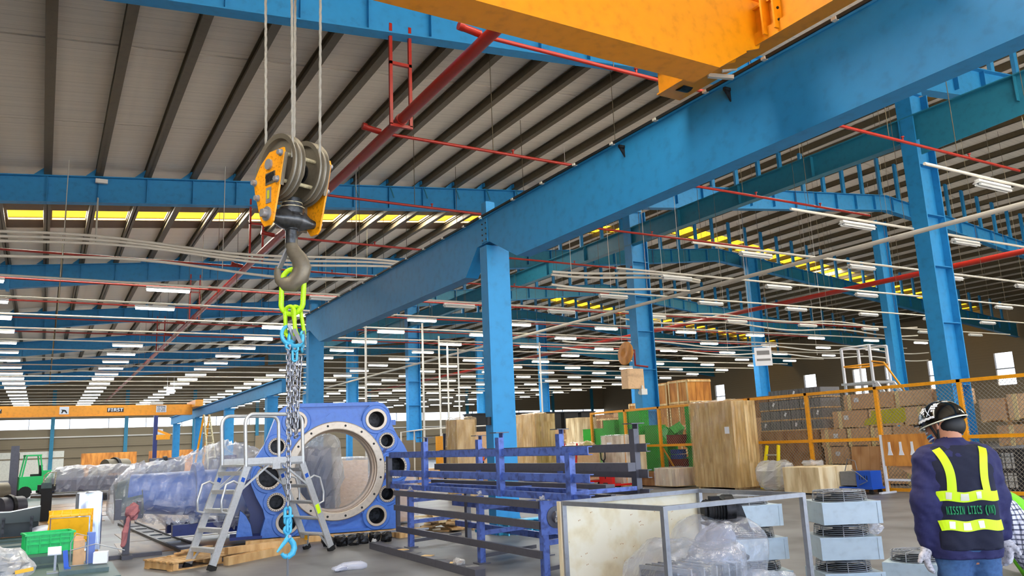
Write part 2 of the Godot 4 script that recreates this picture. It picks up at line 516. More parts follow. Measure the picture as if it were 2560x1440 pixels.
func hall() -> void:
	struct("floor", MB.new().span(V(-16, -0.3, ZEND), V(72, 0, 12)), M.concrete)
	struct("floor_yard", MB.new().span(V(-60, -0.4, 12.02), V(110, -0.02, 70)), M.apron)  # out of view, bounces sun and sky light in through the open end
	struct("wall_left", MB.new().span(V(-16.3, 0, ZEND), V(-16, 8.6, 12)), M.wall_sheet)
	# far wall with a ribbon of windows
	var w := struct("wall_back", MB.new().span(V(-16, 0, ZEND - 0.3), V(72, 5.0, ZEND)).span(V(-16, 6.0, ZEND - 0.3), V(72, 16.5, ZEND)), M.wall_sheet)
	for k in 13:
		var x := -13.0 + 6.9 * k
		put("pilaster", MB.new().span(V(x - 0.18, 0, ZEND), V(x + 0.18, 9.0, ZEND + 0.25)), M.warm_tint_blue, w)
	for y in [4.15, 3.1, 2.05]:
		put("girt", MB.new().span(V(-16, y - 0.06, ZEND), V(72, y + 0.06, ZEND + 0.15)), M.conduit if y > 4.0 else M.wall_sheet, w)
	put("lining_panel", MB.new().span(V(-16, 0, ZEND + 0.05), V(2.0, 2.75, ZEND + 0.1)), M.white_panel, w)
	for k in 24:
		var x := -16.0 + 3.667 * k
		var win := struct("window_%d" % (k + 1), MB.new().span(V(x + 0.04, 5.04, ZEND - 0.16), V(x + 3.627, 5.96, ZEND - 0.15)), M.glass)
		put("window_frame", MB.new().span(V(x - 0.04, 5.0, ZEND - 0.22), V(x + 0.04, 6.0, ZEND - 0.08)), M.galv, win)
	# right wall with tall window slots
	var slots := [-37.8, -44.0, -48.5, -52.2, -58.4, -65.0, -72.0, -80.0]
	var mb := MB.new()
	var from := 12.0
	for s in slots:
		mb.span(V(72, 0, s + 0.8), V(72.3, 12, from))
		mb.span(V(72, 0, s - 0.8), V(72.3, 4.8, s + 0.8)).span(V(72, 7.6, s - 0.8), V(72.3, 12, s + 0.8))
		from = s - 0.8
	mb.span(V(72, 0, ZEND), V(72.3, 12, from))
	struct("wall_right", mb, M.wall_sheet)
	var n := 25
	for s in slots:
		var win := struct("window_%d" % n, MB.new().span(V(72.14, 4.84, s - 0.76), V(72.16, 7.56, s + 0.76)), M.glass)
		put("window_frame", MB.new().span(V(72.08, 6.15, s - 0.8), V(72.22, 6.25, s + 0.8)), M.galv, win)
		n += 1
	# out of view: near end left open so daylight reaches in from behind; fascia above
	struct("wall_front", MB.new().span(V(-16, 7.6, 12), V(72, 16.5, 12.3)).span(V(40, 0, 12), V(72, 7.6, 12.3)), M.wall_sheet)

func roof_left() -> void:
	var root := Node3D.new()
	root.name = "ceiling"
	root.set_meta("kind", "structure")
	add_child(root)
	var slope := Basis(Vector3.BACK, atan(0.1))
	var sky_z := [-6.4, -30.6, -54.8, -79.0]  # first strip is out of view, placed to light the near hall
	# purlins: one piece between two frames
	var pm := MB.new().box(V(0, 0.01, 0), V(0.2, 0.02, 1)).box(V(0, 0.125, 0), V(0.03, 0.25, 1)).box(V(-0.09, 0.035, 0), V(0.02, 0.05, 1)).box(V(0.09, 0.035, 0), V(0.02, 0.05, 1)).box(V(0, 0.245, 0), V(0.16, 0.02, 1)).mesh()
	var xs := []
	for k in 27: xs.append(-14.64 + 1.3 * k)
	for f in FRAMES.size():
		var z0: float = FRAMES[f]
		var z1: float = FRAMES[f + 1] if f + 1 < FRAMES.size() else ZEND
		for x in xs:
			if x < -4.0 and f < 4: pass
			var o := put("purlin", pm, M.purlin, root, V(x, ta(x), (z0 + z1) * 0.5))
			o.basis = slope * Basis.from_scale(V(1, 1, absf(z1 - z0)))
	put("roof_deck", MB.new().beam(V(-16.2, ta(-16.2) + 0.85, -42), V(19.8, ta(19.8) + 0.85, -42), 108.5, 0.05, Vector3.UP), M.purlin, root)  # added slab over the sheets, keeps sky light out of their seams
	# sheets: single pieces where the photograph tells them apart, whole strips further off
	var cuts := [12.0, 5.4, 0.9, -4.7, -8.1, -12.6, -17.1, -21.6, -26.1, -28.9]
	var sheet := MB.new().box(V(0, 0.02, 0), V(1.3, 0.04, 1)).mesh()
	for k in xs.size():
		var x: float = xs[k] + 0.65
		if k == 26: continue
		for j in cuts.size() - 1:
			if j == 3 or (k < 8 and j != 4 and j != 0): continue
			var a: float = cuts[j]
			var b: float = cuts[j + 1] if k >= 8 else (-4.7 if j == 0 else -28.9)
			var o := put("roof_sheet", sheet, M.roof_sheet, root, V(x, ta(x) + 0.27 + (0.012 if j % 2 else 0.0), (a + b) * 0.5))
			o.basis = slope * Basis.from_scale(V(1, 1, absf(b - a) - 0.05))
		for seg in [[-32.3, -37.4], [-37.4, -43.4], [-43.4, -49.5], [-49.5, -53.1], [-56.5, -61.6], [-61.6, -73.7], [-73.7, -77.3], [-80.7, ZEND]]:
			var o := put("roof_sheet", sheet, M.roof_sheet, root, V(x, ta(x) + 0.27, (seg[0] + seg[1]) * 0.5))
			o.basis = slope * Basis.from_scale(V(1, 1, absf(seg[1] - seg[0]) - 0.04))
	for z in sky_z:
		for k in 26:
			var x: float = xs[k] + 0.65
			var s := put("skylight_pane", MB.new().box(Vector3.ZERO, V(1.06, 0.03, 1.2)), M.skylight, root, V(x, ta(x) + 0.40, z))
			s.basis = slope
			if k >= 9 or z > -40.0:
				var e := put("skylight_kerb", MB.new().box(V(0, -0.05, 1.15), V(1.3, 0.04, 1.1)).box(V(0, -0.05, -1.15), V(1.3, 0.04, 1.1)).box(V(0, 0.0, 0.61), V(1.3, 0.12, 0.03)).box(V(0, 0.0, -0.61), V(1.3, 0.12, 0.03)).box(V(0.59, 0.0, 0), V(0.14, 0.12, 1.24)).box(V(-0.59, 0.0, 0), V(0.14, 0.12, 1.24)), M.brown_sheet, root, V(x, ta(x) + 0.36, z))
				e.basis = slope
		var l := AreaLight3D.new()
		l.name = "skylight_light"
		l.area_size = Vector2(30.0, 1.2)
		l.area_normalize_energy = true
		l.light_color = Color(1.0, 0.98, 0.92)
		l.light_energy = 150.0
		l.shadow_enabled = true
		l.area_range = 60.0
		l.position = V(3.0, ta(3.0) + 0.36, z)
		l.basis = Basis(Vector3.BACK, atan(0.1)) * Basis(Vector3.RIGHT, -PI / 2)
		root.add_child(l, true)

func roof_right() -> void:
	var root := Node3D.new()
	root.name = "ceiling_high"
	root.set_meta("kind", "structure")
	add_child(root)
	put("upstand_sheet", MB.new().span(V(19.72, 11.7, ZEND), V(19.8, 14.3, 12)), M.wall_sheet, root)
	var pm := MB.new().box(V(0, 0.14, 0), V(0.05, 0.28, 1)).box(V(0.04, 0.01, 0), V(0.12, 0.02, 1)).mesh()
	var sheet := MB.new().box(V(0, 0.02, 0), V(1.52, 0.04, 1)).mesh()
	for k in 35:
		var x := 20.3 + 1.5 * k
		var slope := Basis(Vector3.BACK, atan(0.115 if x < 37.0 else -0.115))
		for seg in [[12.0, -13.2], [-13.2, -25.3], [-25.3, -37.4], [-37.4, -49.5], [-49.5, -73.7], [-73.7, ZEND]]:
			var o := put("purlin", pm, M.purlin, root, V(x, yr(x), (seg[0] + seg[1]) * 0.5))
			o.basis = slope * Basis.from_scale(V(1, 1, absf(seg[1] - seg[0])))
		var xm := x + 0.75
		var s2 := Basis(Vector3.BACK, atan(0.115 if xm < 37.0 else -0.115))
		for seg in [[12.0, 8.4], [6.6, -13.2], [-13.2, -15.6], [-17.4, -25.3], [-25.3, -37.4], [-37.4, -39.0], [-41.0, -49.5], [-49.5, -62.0], [-64.0, -75.0], [-75.0, ZEND]]:
			var o := put("roof_sheet", sheet, M.roof_sheet, root, V(xm, yr(xm) + 0.29, (seg[0] + seg[1]) * 0.5))
			o.basis = s2 * Basis.from_scale(V(1, 1, absf(seg[1] - seg[0]) - 0.04))
		for q in [[7.5, 1.8], [-16.5, 1.8], [-40.0, 2.0], [-63.0, 2.0]]:  # foremost strip is out of view, there to brighten the near hall
			var s := put("skylight_pane", MB.new().box(Vector3.ZERO, V(1.5, 0.03, q[1])), M.skylight, root, V(xm, yr(xm) + 0.4, q[0]))
			s.basis = s2
	put("roof_deck", MB.new().beam(V(19.72, yr(19.72) + 0.55, -42), V(37, yr(37) + 0.55, -42), 108.5, 0.05).beam(V(37, yr(37) + 0.55, -42), V(72.3, yr(72.3) + 0.55, -42), 108.5, 0.05), M.purlin, root)  # added slab like the left one, shuts out sky light above the sheets
	for q in [7.5, -16.5, -40.0, -63.0]:  # one light per strip, the unseen foremost one too
		var l := AreaLight3D.new()
		l.name = "skylight_light"
		l.area_size = Vector2(46.0, 1.8)
		l.area_normalize_energy = true
		l.light_color = Color(1.0, 0.98, 0.92)
		l.light_energy = 180.0
		l.area_range = 60.0
		l.shadow_enabled = true
		l.position = V(44.0, 13.9, q)
		l.basis = Basis(Vector3.RIGHT, -PI / 2)
		root.add_child(l, true)

const ORD := ["first", "second", "third", "fourth", "fifth", "sixth", "seventh", "eighth", "ninth", "tenth", "eleventh", "twelfth", "thirteenth", "fourteenth", "fifteenth", "sixteenth", "seventeenth", "eighteenth", "nineteenth", "twentieth", "twenty-first", "twenty-second", "twenty-third", "twenty-fourth", "twenty-fifth", "twenty-sixth"]
func frames() -> void:
	# rafters and columns; every frame stands in one plane across the hall
	for f in range(1, FRAMES.size()):
		var z: float = FRAMES[f]
		var t := thing("roof_rafter", "blue steel rafter of the low left roof, %s frame from the open end" % ORD[f], "beam", Vector3.ZERO, 0.0, "left roof rafters")
		var x0 := -15.5
		var x1 := 19.9
		var dl := 0.95 if f > 3 else 0.78
		var prof := [Vector2(x0, ta(x0)), Vector2(x0, ta(x0) - 1.1), Vector2(-1.6, ta(-1.6) - dl), Vector2(3.5, ta(3.5) - 0.8), Vector2(x1, ta(x1) - 0.85), Vector2(x1, ta(x1))]
		put("web", MB.new().prism(prof, -0.02, 0.02, Transform3D(Basis(), V(0, 0, z))), M.blue_steel, t)
		var fl := MB.new()
		for j in range(1, 4): fl.beam(V(prof[j].x, prof[j].y, z), V(prof[j + 1].x, prof[j + 1].y, z), 0.3, 0.03)
		put("bottom_flange", fl, M.blue_steel, t)
		put("top_flange", MB.new().beam(V(x0, ta(x0) - 0.015, z), V(x1, ta(x1) - 0.015, z), 0.3, 0.03), M.blue_steel, t)
		if f > 1:
			put("splice_plate", MB.new().span(V(-1.68, ta(-1.6) - dl - 0.1, z - 0.18), V(-1.56, ta(-1.6) + 0.02, z + 0.18)), M.blue_steel, t)
		for k in range(8, 27):
			var x := -14.64 + 1.3 * k
			if f < 6:
				put("stiffener", MB.new().box(V(x, ta(x) - 0.42, z), V(0.02, 0.76, 0.26)), M.blue_steel, t)
				put("purlin_cleat", MB.new().box(V(x - 0.06, ta(x) + 0.12, z + 0.05), V(0.07, 0.24, 0.18)).prism([Vector2(-0.35, 0), Vector2(-0.05, 0), Vector2(-0.05, 0.28)], 0.0, 0.02, Transform3D(Basis(), V(x, ta(x), z + 0.03))), M.blue_steel, t)
			if f == 3 and k > 15:
				put("knee_brace", MB.new().tube([V(x + 0.02, ta(x) - 0.02, z + 0.14), V(x + 0.06, ta(x) - 0.2, z + 0.2), V(x + 0.16, ta(x) - 0.42, z + 0.16)], 0.025, 5), M.warm_tint_blue, t)
	for f in range(2, FRAMES.size()):
		var z: float = FRAMES[f] + 1.2
		var t := thing("roof_rafter", "blue steel rafter with tall posts, high right roof, %s frame from the front" % ORD[f], "beam", Vector3.ZERO, 0.0, "right roof rafters")
		var prof := [Vector2(20.0, rt(20.0)), Vector2(37.0, rt(37.0)), Vector2(71.8, rt(71.8)), Vector2(71.8, rt(71.8) - 1.2), Vector2(41.5, rt(41.5) - 0.75), Vector2(37.0, rt(37.0) - 0.78), Vector2(20.0, rt(20.0) - 1.0)]
		put("web", MB.new().prism(prof, -0.02, 0.02, Transform3D(Basis(), V(0, 0, z))), M.warm_tint_blue if f > 3 else M.blue_steel, t)
		var fl := MB.new()
		for j in range(3, 6): fl.beam(V(prof[j].x, prof[j].y, z), V(prof[j + 1].x, prof[j + 1].y, z), 0.36, 0.03)
		put("bottom_flange", fl, M.blue_steel, t)
		fl = MB.new()
		for j in 2: fl.beam(V(prof[j].x, prof[j].y, z), V(prof[j + 1].x, prof[j + 1].y, z), 0.36, 0.03)
		put("top_flange", fl, M.blue_steel, t)
		for k in 34:
			var x := 20.3 + 1.5 * k
			if f < 7:
				put("post", MB.new().span(V(x - 0.1, rt(x), z - 0.06), V(x + 0.1, yr(x) + 0.02, z + 0.06)).span(V(x - 0.14, rt(x) + 0.01, z - 0.12), V(x + 0.14, rt(x) + 0.04, z + 0.12)), M.blue_steel, t)
			if f < 6:
				put("stiffener", MB.new().box(V(x + 0.75, rt(x + 0.75) - 0.4, z), V(0.025, 0.74, 0.32)), M.blue_steel, t)
	# main column line under the crane runway
	var low := {-13.26: 5.42, -25.4: 5.42}
	for z in low:
		var t := thing("steel_column", "bright blue steel column under the runway girder %s" % ("right beside the blue pipe rack" if z > -20.0 else "behind the blue ring-shaped casting"), "column", V(7.5, 0, z), 0.0, "runway columns")
		put("shaft", MB.new().span(V(-0.25, 0, -0.14), V(0.25, low[z], 0.14)), M.blue_steel, t)
		put("base_plate", MB.new().span(V(-0.42, 0, -0.4), V(0.42, 0.05, 0.4)), M.blue_steel, t)
		put("rail_stop", MB.new().span(V(-0.1, 6.05, -0.3), V(0.1, 6.4, -0.1)), M.blue_steel, t)
		put("gusset", MB.new().prism([Vector2(0.25, 0.05), Vector2(0.4, 0.05), Vector2(0.25, 0.5)], -0.01, 0.01), M.blue_steel, t)
		if z > -20.0:
			put("switch_box", MB.new().span(V(-0.33, 1.95, 0.0), V(-0.25, 2.1, 0.08)), M.dark, t)
	var far := [-30.9, -39.0, -47.4, -56.0]
	for j in far.size():
		var t := thing("steel_column", "blue steel column of the lower far runway, %s from the ring casting" % ORD[j], "column", V(7.45, 0, far[j]), 0.0, "far runway columns")
		put("shaft", MB.new().span(V(-0.2, 0, -0.2), V(0.2, 3.68, 0.2)), M.blue_steel, t)
		put("cap_plate", MB.new().span(V(-0.24, 3.68, -0.24), V(0.24, 3.73, 0.24)), M.blue_steel, t)
	# second column line
	var cz := [-11.95, -24.1, -35.8, -46.9, -58.6, -70.5]
	for j in cz.size():
		var t := thing("steel_column", "%s blue steel column with stiffener plates along the yellow mesh fence line" % ["nearest tall", "second tall", "third", "fourth", "fifth", "sixth"][j], "column", V(20.2, 0, cz[j]), 0.0, "fence line columns")
		var h := 10.6
		put("flange", MB.new().span(V(-0.42, 0, -0.22), V(-0.38, h, 0.22)), M.blue_steel, t)
		put("flange", MB.new().span(V(0.38, 0, -0.22), V(0.42, h, 0.22)), M.blue_steel, t)
		put("web", MB.new().span(V(-0.38, 0, 0.0), V(0.38, h, 0.04)), M.blue_steel, t)
		if j < 4:
			for y in [1.0, 2.6, 4.2, 5.7, 7.1, 8.5]:
				put("stiffener", MB.new().span(V(-0.38, y - 0.012, 0.04), V(0.38, y + 0.012, 0.21)), M.blue_steel, t)
		put("upper_shaft", MB.new().span(V(-0.3, h, -0.15), V(0.3, rt(20.2) - 0.5, 0.15)), M.blue_steel, t)
	var dz := [-25.6, -34.8, -47.0, -60.0, -72.0]
	for j in dz.size():
		var t := thing("steel_column", "dark blue steel column deep in the right hall, %s of its row" % ORD[j], "column", V(38.5, 0, dz[j]), 0.0, "middle hall columns")
		put("flange", MB.new().span(V(-0.42, 0, -0.2), V(-0.38, 12.6, 0.2)), M.blue_steel, t)
		put("flange", MB.new().span(V(0.38, 0, -0.2), V(0.42, 12.6, 0.2)), M.blue_steel, t)
		put("web", MB.new().span(V(-0.38, 0, -0.02), V(0.38, 12.6, 0.02)), M.blue_steel, t)

func runway() -> void:
	var t := thing("runway_girder", "deep bright blue crane runway girder crossing the upper right of the picture", "girder", V(7.25, 0, 0))
	var turned := Transform3D(Basis(Vector3.UP, PI / 2), Vector3.ZERO) # local x runs along -z
	put("box_web", MB.new().prism([Vector2(-11.5, 4.95), Vector2(12.0, 4.95), Vector2(13.0, 5.46), Vector2(13.24, 5.46), Vector2(13.24, 5.97), Vector2(-11.5, 5.97)], 0.0, 0.29, turned), M.blue_steel, t)
	put("top_flange", MB.new().span(V(-0.02, 5.97, -13.24), V(0.34, 6.0, 11.5)), M.blue_steel, t)
	put("joint_plate", MB.new().span(V(-0.015, 5.48, -13.3), V(0.0, 5.95, -13.06)), M.blue_steel, t)
	for k in 8:
		put("bolt", MB.new().cyl(V(-0.03, 5.53 + 0.11 * (k / 2), -13.1 - 0.14 * (k % 2)), V(-0.012, 5.53 + 0.11 * (k / 2), -13.1 - 0.14 * (k % 2)), 0.017, -1.0, 6), M.dark_steel, t)
	put("rail", MB.new().span(V(0.11, 6.0, -13.24), V(0.18, 6.07, 11.5)), M.dark_steel, t)
	put("conductor_bar", MB.new().span(V(-0.06, 5.99, -13.2), V(-0.035, 6.03, 11.5)), M.dark, t)
	for k in 14:
		put("insulator", MB.new().span(V(-0.08, 5.985, 1.0 - k), V(-0.02, 6.02, 1.06 - k)), M.conduit, t)
	for k in [-6.6, -8.75]:
		put("bracket", MB.new().span(V(-0.1, 5.86, k - 0.02), V(0.0, 5.9, k + 0.02)).prism([Vector2(0, 0), Vector2(-0.1, 0), Vector2(0, -0.14)], -0.01, 0.01, Transform3D(Basis(), V(0, 5.86, k))), M.dark_steel, t)
	t = thing("runway_girder", "grey blue crane runway girder between the front column and the ring casting column", "girder", V(7.25, 0, 0))
	put("box_web", MB.new().prism([Vector2(13.28, 5.97), Vector2(13.28, 5.46), Vector2(13.5, 5.46), Vector2(14.05, 4.95), Vector2(24.1, 4.95), Vector2(25.2, 5.46), Vector2(25.6, 5.46), Vector2(25.6, 5.97)], 0.0, 0.29, turned), M.blue_steel, t)
	put("top_flange", MB.new().span(V(-0.02, 5.97, -25.6), V(0.34, 6.0, -13.28)), M.blue_steel, t)
	put("rail", MB.new().span(V(0.11, 6.0, -25.6), V(0.18, 6.07, -13.28)), M.dark_steel, t)
	put("conductor_bar", MB.new().span(V(-0.06, 5.99, -25.6), V(-0.035, 6.03, -13.32)), M.dark, t)
	for k in 12: put("insulator", MB.new().span(V(-0.08, 5.985, -14.0 - k), V(-0.02, 6.02, -13.94 - k)), M.conduit, t)
	t = thing("runway_girder", "slim blue girder of the far lower crane runway near the lettered yellow beam", "girder", V(7.25, 0, 0))
	put("web", MB.new().span(V(0.1, 3.75, -58.0), V(0.25, 4.2, -29.0)), M.blue_steel, t)
	put("flange", MB.new().span(V(0.0, 4.2, -58.0), V(0.36, 4.24, -29.0)), M.blue_steel, t)
	# longitudinal beam on the second column line
	t = thing("longitudinal_beam", "teal-tinted blue steel beam running along the fence line columns high above", "girder", V(19.8, 0, 0))
	put("web", MB.new().span(V(0.1, 9.2, -70.5), V(0.14, 9.85, -11.7)), M.warm_tint_blue, t)
	put("web", MB.new().prism([Vector2(-11.0, 9.0), Vector2(6.0, 9.0), Vector2(11.7, 8.75), Vector2(11.7, 9.9), Vector2(-11.0, 9.9)], 0.1, 0.14, turned), M.warm_tint_blue, t)
	put("flange", MB.new().span(V(-0.03, 9.85, -70.5), V(0.27, 9.88, 11.0)), M.warm_tint_blue, t)
	put("flange", MB.new().span(V(-0.03, 9.17, -70.5), V(0.27, 9.2, -12.2)), M.warm_tint_blue, t)
	for k in 12:
		put("stiffener", MB.new().span(V(-0.02, 9.2, -3.1 - 3.0 * k), V(0.24, 9.85, -3.12 - 3.0 * k)), M.warm_tint_blue, t)

func bridge_crane() -> void:
	var t := thing("bridge_crane", "yellow overhead bridge crane resting on the bright blue runway girder", "crane", V(0, 0, -5.82))
	# box girder with a raked end
	var poly := [Vector2(-12.0, 5.5), Vector2(6.05, 5.5), Vector2(6.5, 5.78), Vector2(6.72, 5.86), Vector2(7.0, 6.45), Vector2(-12.0, 6.45)]
	put("front_web", MB.new().prism(poly, 0.17, 0.19), M.crane_yellow, t)
	put("rear_web", MB.new().prism(poly, -0.19, -0.17), M.crane_yellow, t)
	put("bottom_plate", MB.new().span(V(-12, 5.48, -0.2), V(6.06, 5.5, 0.2)).beam(V(6.05, 5.49, 0), V(6.5, 5.77, 0), 0.4, 0.02), M.crane_yellow, t)
	put("top_plate", MB.new().span(V(-12, 6.45, -0.26), V(7.05, 6.48, 0.26)), M.crane_yellow, t)
	put("end_carriage", MB.new().span(V(6.72, 6.02, -1.5), V(6.74, 6.32, 1.9)).span(V(7.02, 6.02, -1.5), V(7.04, 6.32, 1.9)).span(V(6.68, 6.32, -1.5), V(7.08, 6.345, 1.9)).span(V(6.68, 6.0, -1.5), V(7.08, 6.02, 1.9)), M.crane_yellow, t)
	put("carriage_skirt", MB.new().span(V(6.66, 5.88, -0.8), V(6.68, 6.02, 1.9)), M.crane_yellow, t)
	for z in [0.36, 0.52]:
		var p := put("joint_plate", MB.new().span(V(6.6, 5.92, z), V(6.74, 6.4, z + 0.025)), M.crane_yellow, t)
		if z > 0.4:
			for y in [6.02, 6.16, 6.3]: put("bolt", MB.new().cyl(V(6.66, y, z + 0.024), V(6.66, y, z + 0.04), 0.016, -1.0, 6), M.dark_steel, p)
	for z in [0.1, 1.3]: put("stop_lug", MB.new().span(V(6.6, 5.86, z), V(6.68, 5.92, z + 0.06)), M.crane_yellow, t)
	for z in [-1.2, 1.6]: put("wheel", MB.new().cyl(V(6.8, 6.1, z), V(6.96, 6.1, z), 0.13, -1.0, 20), M.dark_steel, t)
	put("collector_arm", MB.new().beam(V(6.86, 5.98, -0.75), V(7.16, 5.96, -0.62), 0.05, 0.05).cyl(V(6.95, 6.0, -0.6), V(7.1, 6.02, -0.5), 0.03), M.conduit, t)
	# far crane with lettering
	t = thing("bridge_crane", "far yellow bridge crane with safety lettering above the window ribbon", "crane", V(0, 0, -47.0))
	put("girder", MB.new().span(V(-15.0, 3.9, -0.25), V(7.0, 4.43, 0.25)), M.crane_yellow, t)
	put("bottom_plate", MB.new().span(V(-15.0, 3.87, -0.32), V(7.0, 3.9, 0.32)), M.crane_yellow, t)
	put("end_carriage", MB.new().span(V(6.95, 4.24, -1.5), V(7.35, 4.6, 1.5)), M.crane_yellow, t)
	put("trolley_box", MB.new().span(V(4.9, 4.43, 0.0), V(5.5, 4.58, 0.3)), M.conduit, t)
	var boards := [[-2.25, 0.82, 0.2, "SAFETY", M.dark_board, M.paper], [3.2, 0.78, 0.22, "FIRST", M.dark_board, M.paper]]
	for b in boards:
		var s := put("sign_board", MB.new().box(V(b[0], 4.18, 0.26), V(b[1], b[2], 0.02)), b[4], t)
		lettering(s, b[3], V(b[0], 4.18, 0.275), 0.16, b[1] * 0.9, b[5])
	var s1 := put("sign_board", MB.new().box(V(0.85, 4.18, 0.26), V(0.42, 0.38, 0.02)), M.paper, t)
	put("emblem", MB.new().prism([Vector2(-0.13, -0.13), Vector2(-0.09, 0.0), Vector2(-0.15, 0.06), Vector2(0.0, 0.05), Vector2(0.08, 0.02), Vector2(0.15, -0.13), Vector2(0.09, -0.13), Vector2(0.04, -0.04), Vector2(-0.03, -0.04), Vector2(-0.07, -0.13)], 0.0, 0.006, Transform3D(Basis(), V(0.85, 4.17, 0.272))), M.dark, s1)
	s1 = put("sign_board", MB.new().box(V(5.42, 4.2, 0.26), V(0.5, 0.36, 0.02)), M.paper, t)
	lettering(s1, "5TON", V(5.42, 4.31, 0.275), 0.1, 0.4, M.dark)
	lettering(s1, "SWL 5000", V(5.42, 4.19, 0.275), 0.07, 0.4, M.dark)
	lettering(s1, "KG 2015", V(5.42, 4.09, 0.275), 0.07, 0.4, M.dark)

func lettering(parent: Node, words: String, at: Vector3, height: float, width: float, m: Material, b := Basis(), bold := true) -> void:
	var tm := TextMesh.new()
	var f := SystemFont.new()
	f.font_names = PackedStringArray(["Droid Sans"])
	f.font_weight = 700 if bold else 400
	tm.font = f
	tm.text = words
	tm.font_size = 64
	tm.pixel_size = height / 46.0
	tm.depth = 0.006
	var o := MeshInstance3D.new()
	o.name = "lettering"
	o.mesh = tm
	o.material_override = m
	var w := tm.get_aabb().size.x
	parent.add_child(o, true)
	o.position = at
	o.basis = b * Basis.from_scale(V(width / maxf(w, 0.001), 1, 1))

func lamp(proto: Node3D, at: Vector3, label: String, group: String) -> Node3D:
	var r: Node3D = proto.duplicate()
	r.name = numbered("strip_light")
	add_child(r)
	r.position = at
	tag(r, label, "lamp", group)
	return r
func ceiling_services() -> void:
	# fluorescent strip lights on a grid, hung below thin conduits
	var cols := [-1.82, 3.03, 8.0, 12.93, 17.45, 22.2, 27.1, 31.9, 36.7, 41.5, 46.3]
	var body := MB.new().box(V(0, 0.06, 0), V(1.25, 0.04, 0.1)).prism([Vector2(-0.05, 0.04), Vector2(0.05, 0.04), Vector2(0.11, 0.0), Vector2(-0.11, 0.0)], -0.62, 0.62, Transform3D(Basis(Vector3.UP, PI / 2), Vector3.ZERO)).mesh()
	var tube := MB.new().cyl(V(-0.6, -0.03, 0.045), V(0.6, -0.03, 0.045), 0.03, -1.0, 8).cyl(V(-0.6, -0.03, -0.045), V(0.6, -0.03, -0.045), 0.03, -1.0, 8).mesh()
	var on := Node3D.new()
	put("housing", body, M.fixture, on)
	put("tube", tube, M.tube_on, on)
	var l := AreaLight3D.new()
	l.name = "tube_light"
	l.area_size = Vector2(1.2, 0.14)
	l.area_normalize_energy = true
	l.light_color = Color(0.93, 0.97, 1.0)
	l.light_energy = 2.4
	l.area_range = 60.0
	l.shadow_enabled = true
	l.position = V(0, -0.08, 0)
	l.basis = Basis(Vector3.RIGHT, -PI / 2)
	on.add_child(l)
	var off := Node3D.new()
	put("housing", body, M.fixture, off)
	put("tube", tube, M.tube_off, off)
	for k in 26:
		var z := -8.79 - 3.37 * k
		var near := k < 5
		var row := thing("lamp_conduit", "thin pale conduit with strip lights, %s row from the front" % ORD[k], "conduit", V(0, 6.78, z), 0.0, "lamp conduits")
		var x0 := 15.0 if near else -15.5
		put("pipe", MB.new().cyl(V(x0, 0, 0), V(50.0, 0, 0), 0.035, -1.0, 6), M.conduit, row)
		var rods := MB.new()
		for x in cols:
			if x > x0:
				rods.cyl(V(x + 2.0, 0, 0), V(x + 2.0, (ta(x + 2.0) if x < 17.0 else yr(x + 2.0)) - 6.75, 0), 0.008, -1.0, 4, false)
		var h := put("hanger_rods", rods, M.purlin, row)
		h.set_meta("kind", "stuff")
		for j in cols.size():
			var x: float = cols[j]
			if x < x0: continue
			if x < 4.0 and (k < 5): continue
			if k in [7, 8] and j == 1: continue
			var lit := k > 5 or (k == 5 and j < 2)
			lamp(on if lit else off, V(x, 6.62, z), "%s white strip light, %s from the left on the %s conduit row" % ["glowing" if lit else "unlit", ORD[j], ORD[k]], "glowing strip lights" if lit else "unlit strip lights")
	on.free()
	off.free()
	# red sprinkler main with branches
	var t := thing("sprinkler_main", "thick red sprinkler pipe running the length of the left roof", "pipe")
	put("pipe", MB.new().cyl(V(5.53, 7.74, 6), V(5.53, 7.74, ZEND + 1), 0.1, -1.0, 16), M.red_pipe, t)
	for f in [-13.2, -25.3, -37.4, -49.5]:
		put("hanger_frame", MB.new().span(V(5.3, 7.62, f - 0.03), V(5.36, 9.7, f + 0.03)).span(V(5.7, 7.62, f - 0.03), V(5.76, 9.7, f + 0.03)).span(V(5.3, 8.85, f - 0.03), V(5.76, 8.91, f + 0.03)).span(V(5.3, 7.58, f - 0.03), V(5.76, 7.64, f + 0.03)), M.red_pipe, t)
		put("clamp", MB.new().cyl(V(5.53, 7.74, f - 0.06), V(5.53, 7.74, f + 0.06), 0.115, -1.0, 16), M.red_pipe, t)
	for k in 9:
		var z := -9.9 - 4.3 * k
		var br := thing("sprinkler_branch", "thin red sprinkler branch pipe crossing under the roof, %s from the crane" % ORD[k], "pipe", V(0, 7.85, z), 0.0, "sprinkler branches")
		put("pipe", MB.new().cyl(V(5.4 if k < 4 else -15.0, 0, 0), V(21.0 if k < 5 else 45.0, 0, 0), 0.035, -1.0, 8), M.red_pipe, br)
		put("tee", MB.new().cyl(V(5.2, 0.06, 0), V(5.5, 0.02, 0), 0.06, -1.0, 10).cyl(V(5.12, 0.08, 0), V(5.2, 0.07, 0), 0.075, -1.0, 10), M.red_pipe, br)
		for x in [8.6, 12.0, 16.2, 18.8]:
			put("sprinkler_head", MB.new().cyl(V(x, 0.0, 0), V(x, 0.1, 0), 0.02, -1.0, 6).cyl(V(x, 0.1, 0), V(x, 0.12, 0), 0.04, -1.0, 8), M.red_pipe, br)
			put("hanger_rod", MB.new().cyl(V(x - 0.5, 0.03, 0), V(x - 0.5, ta(x - 0.5) - 7.85, 0), 0.01, -1.0, 4, false), M.purlin, br)
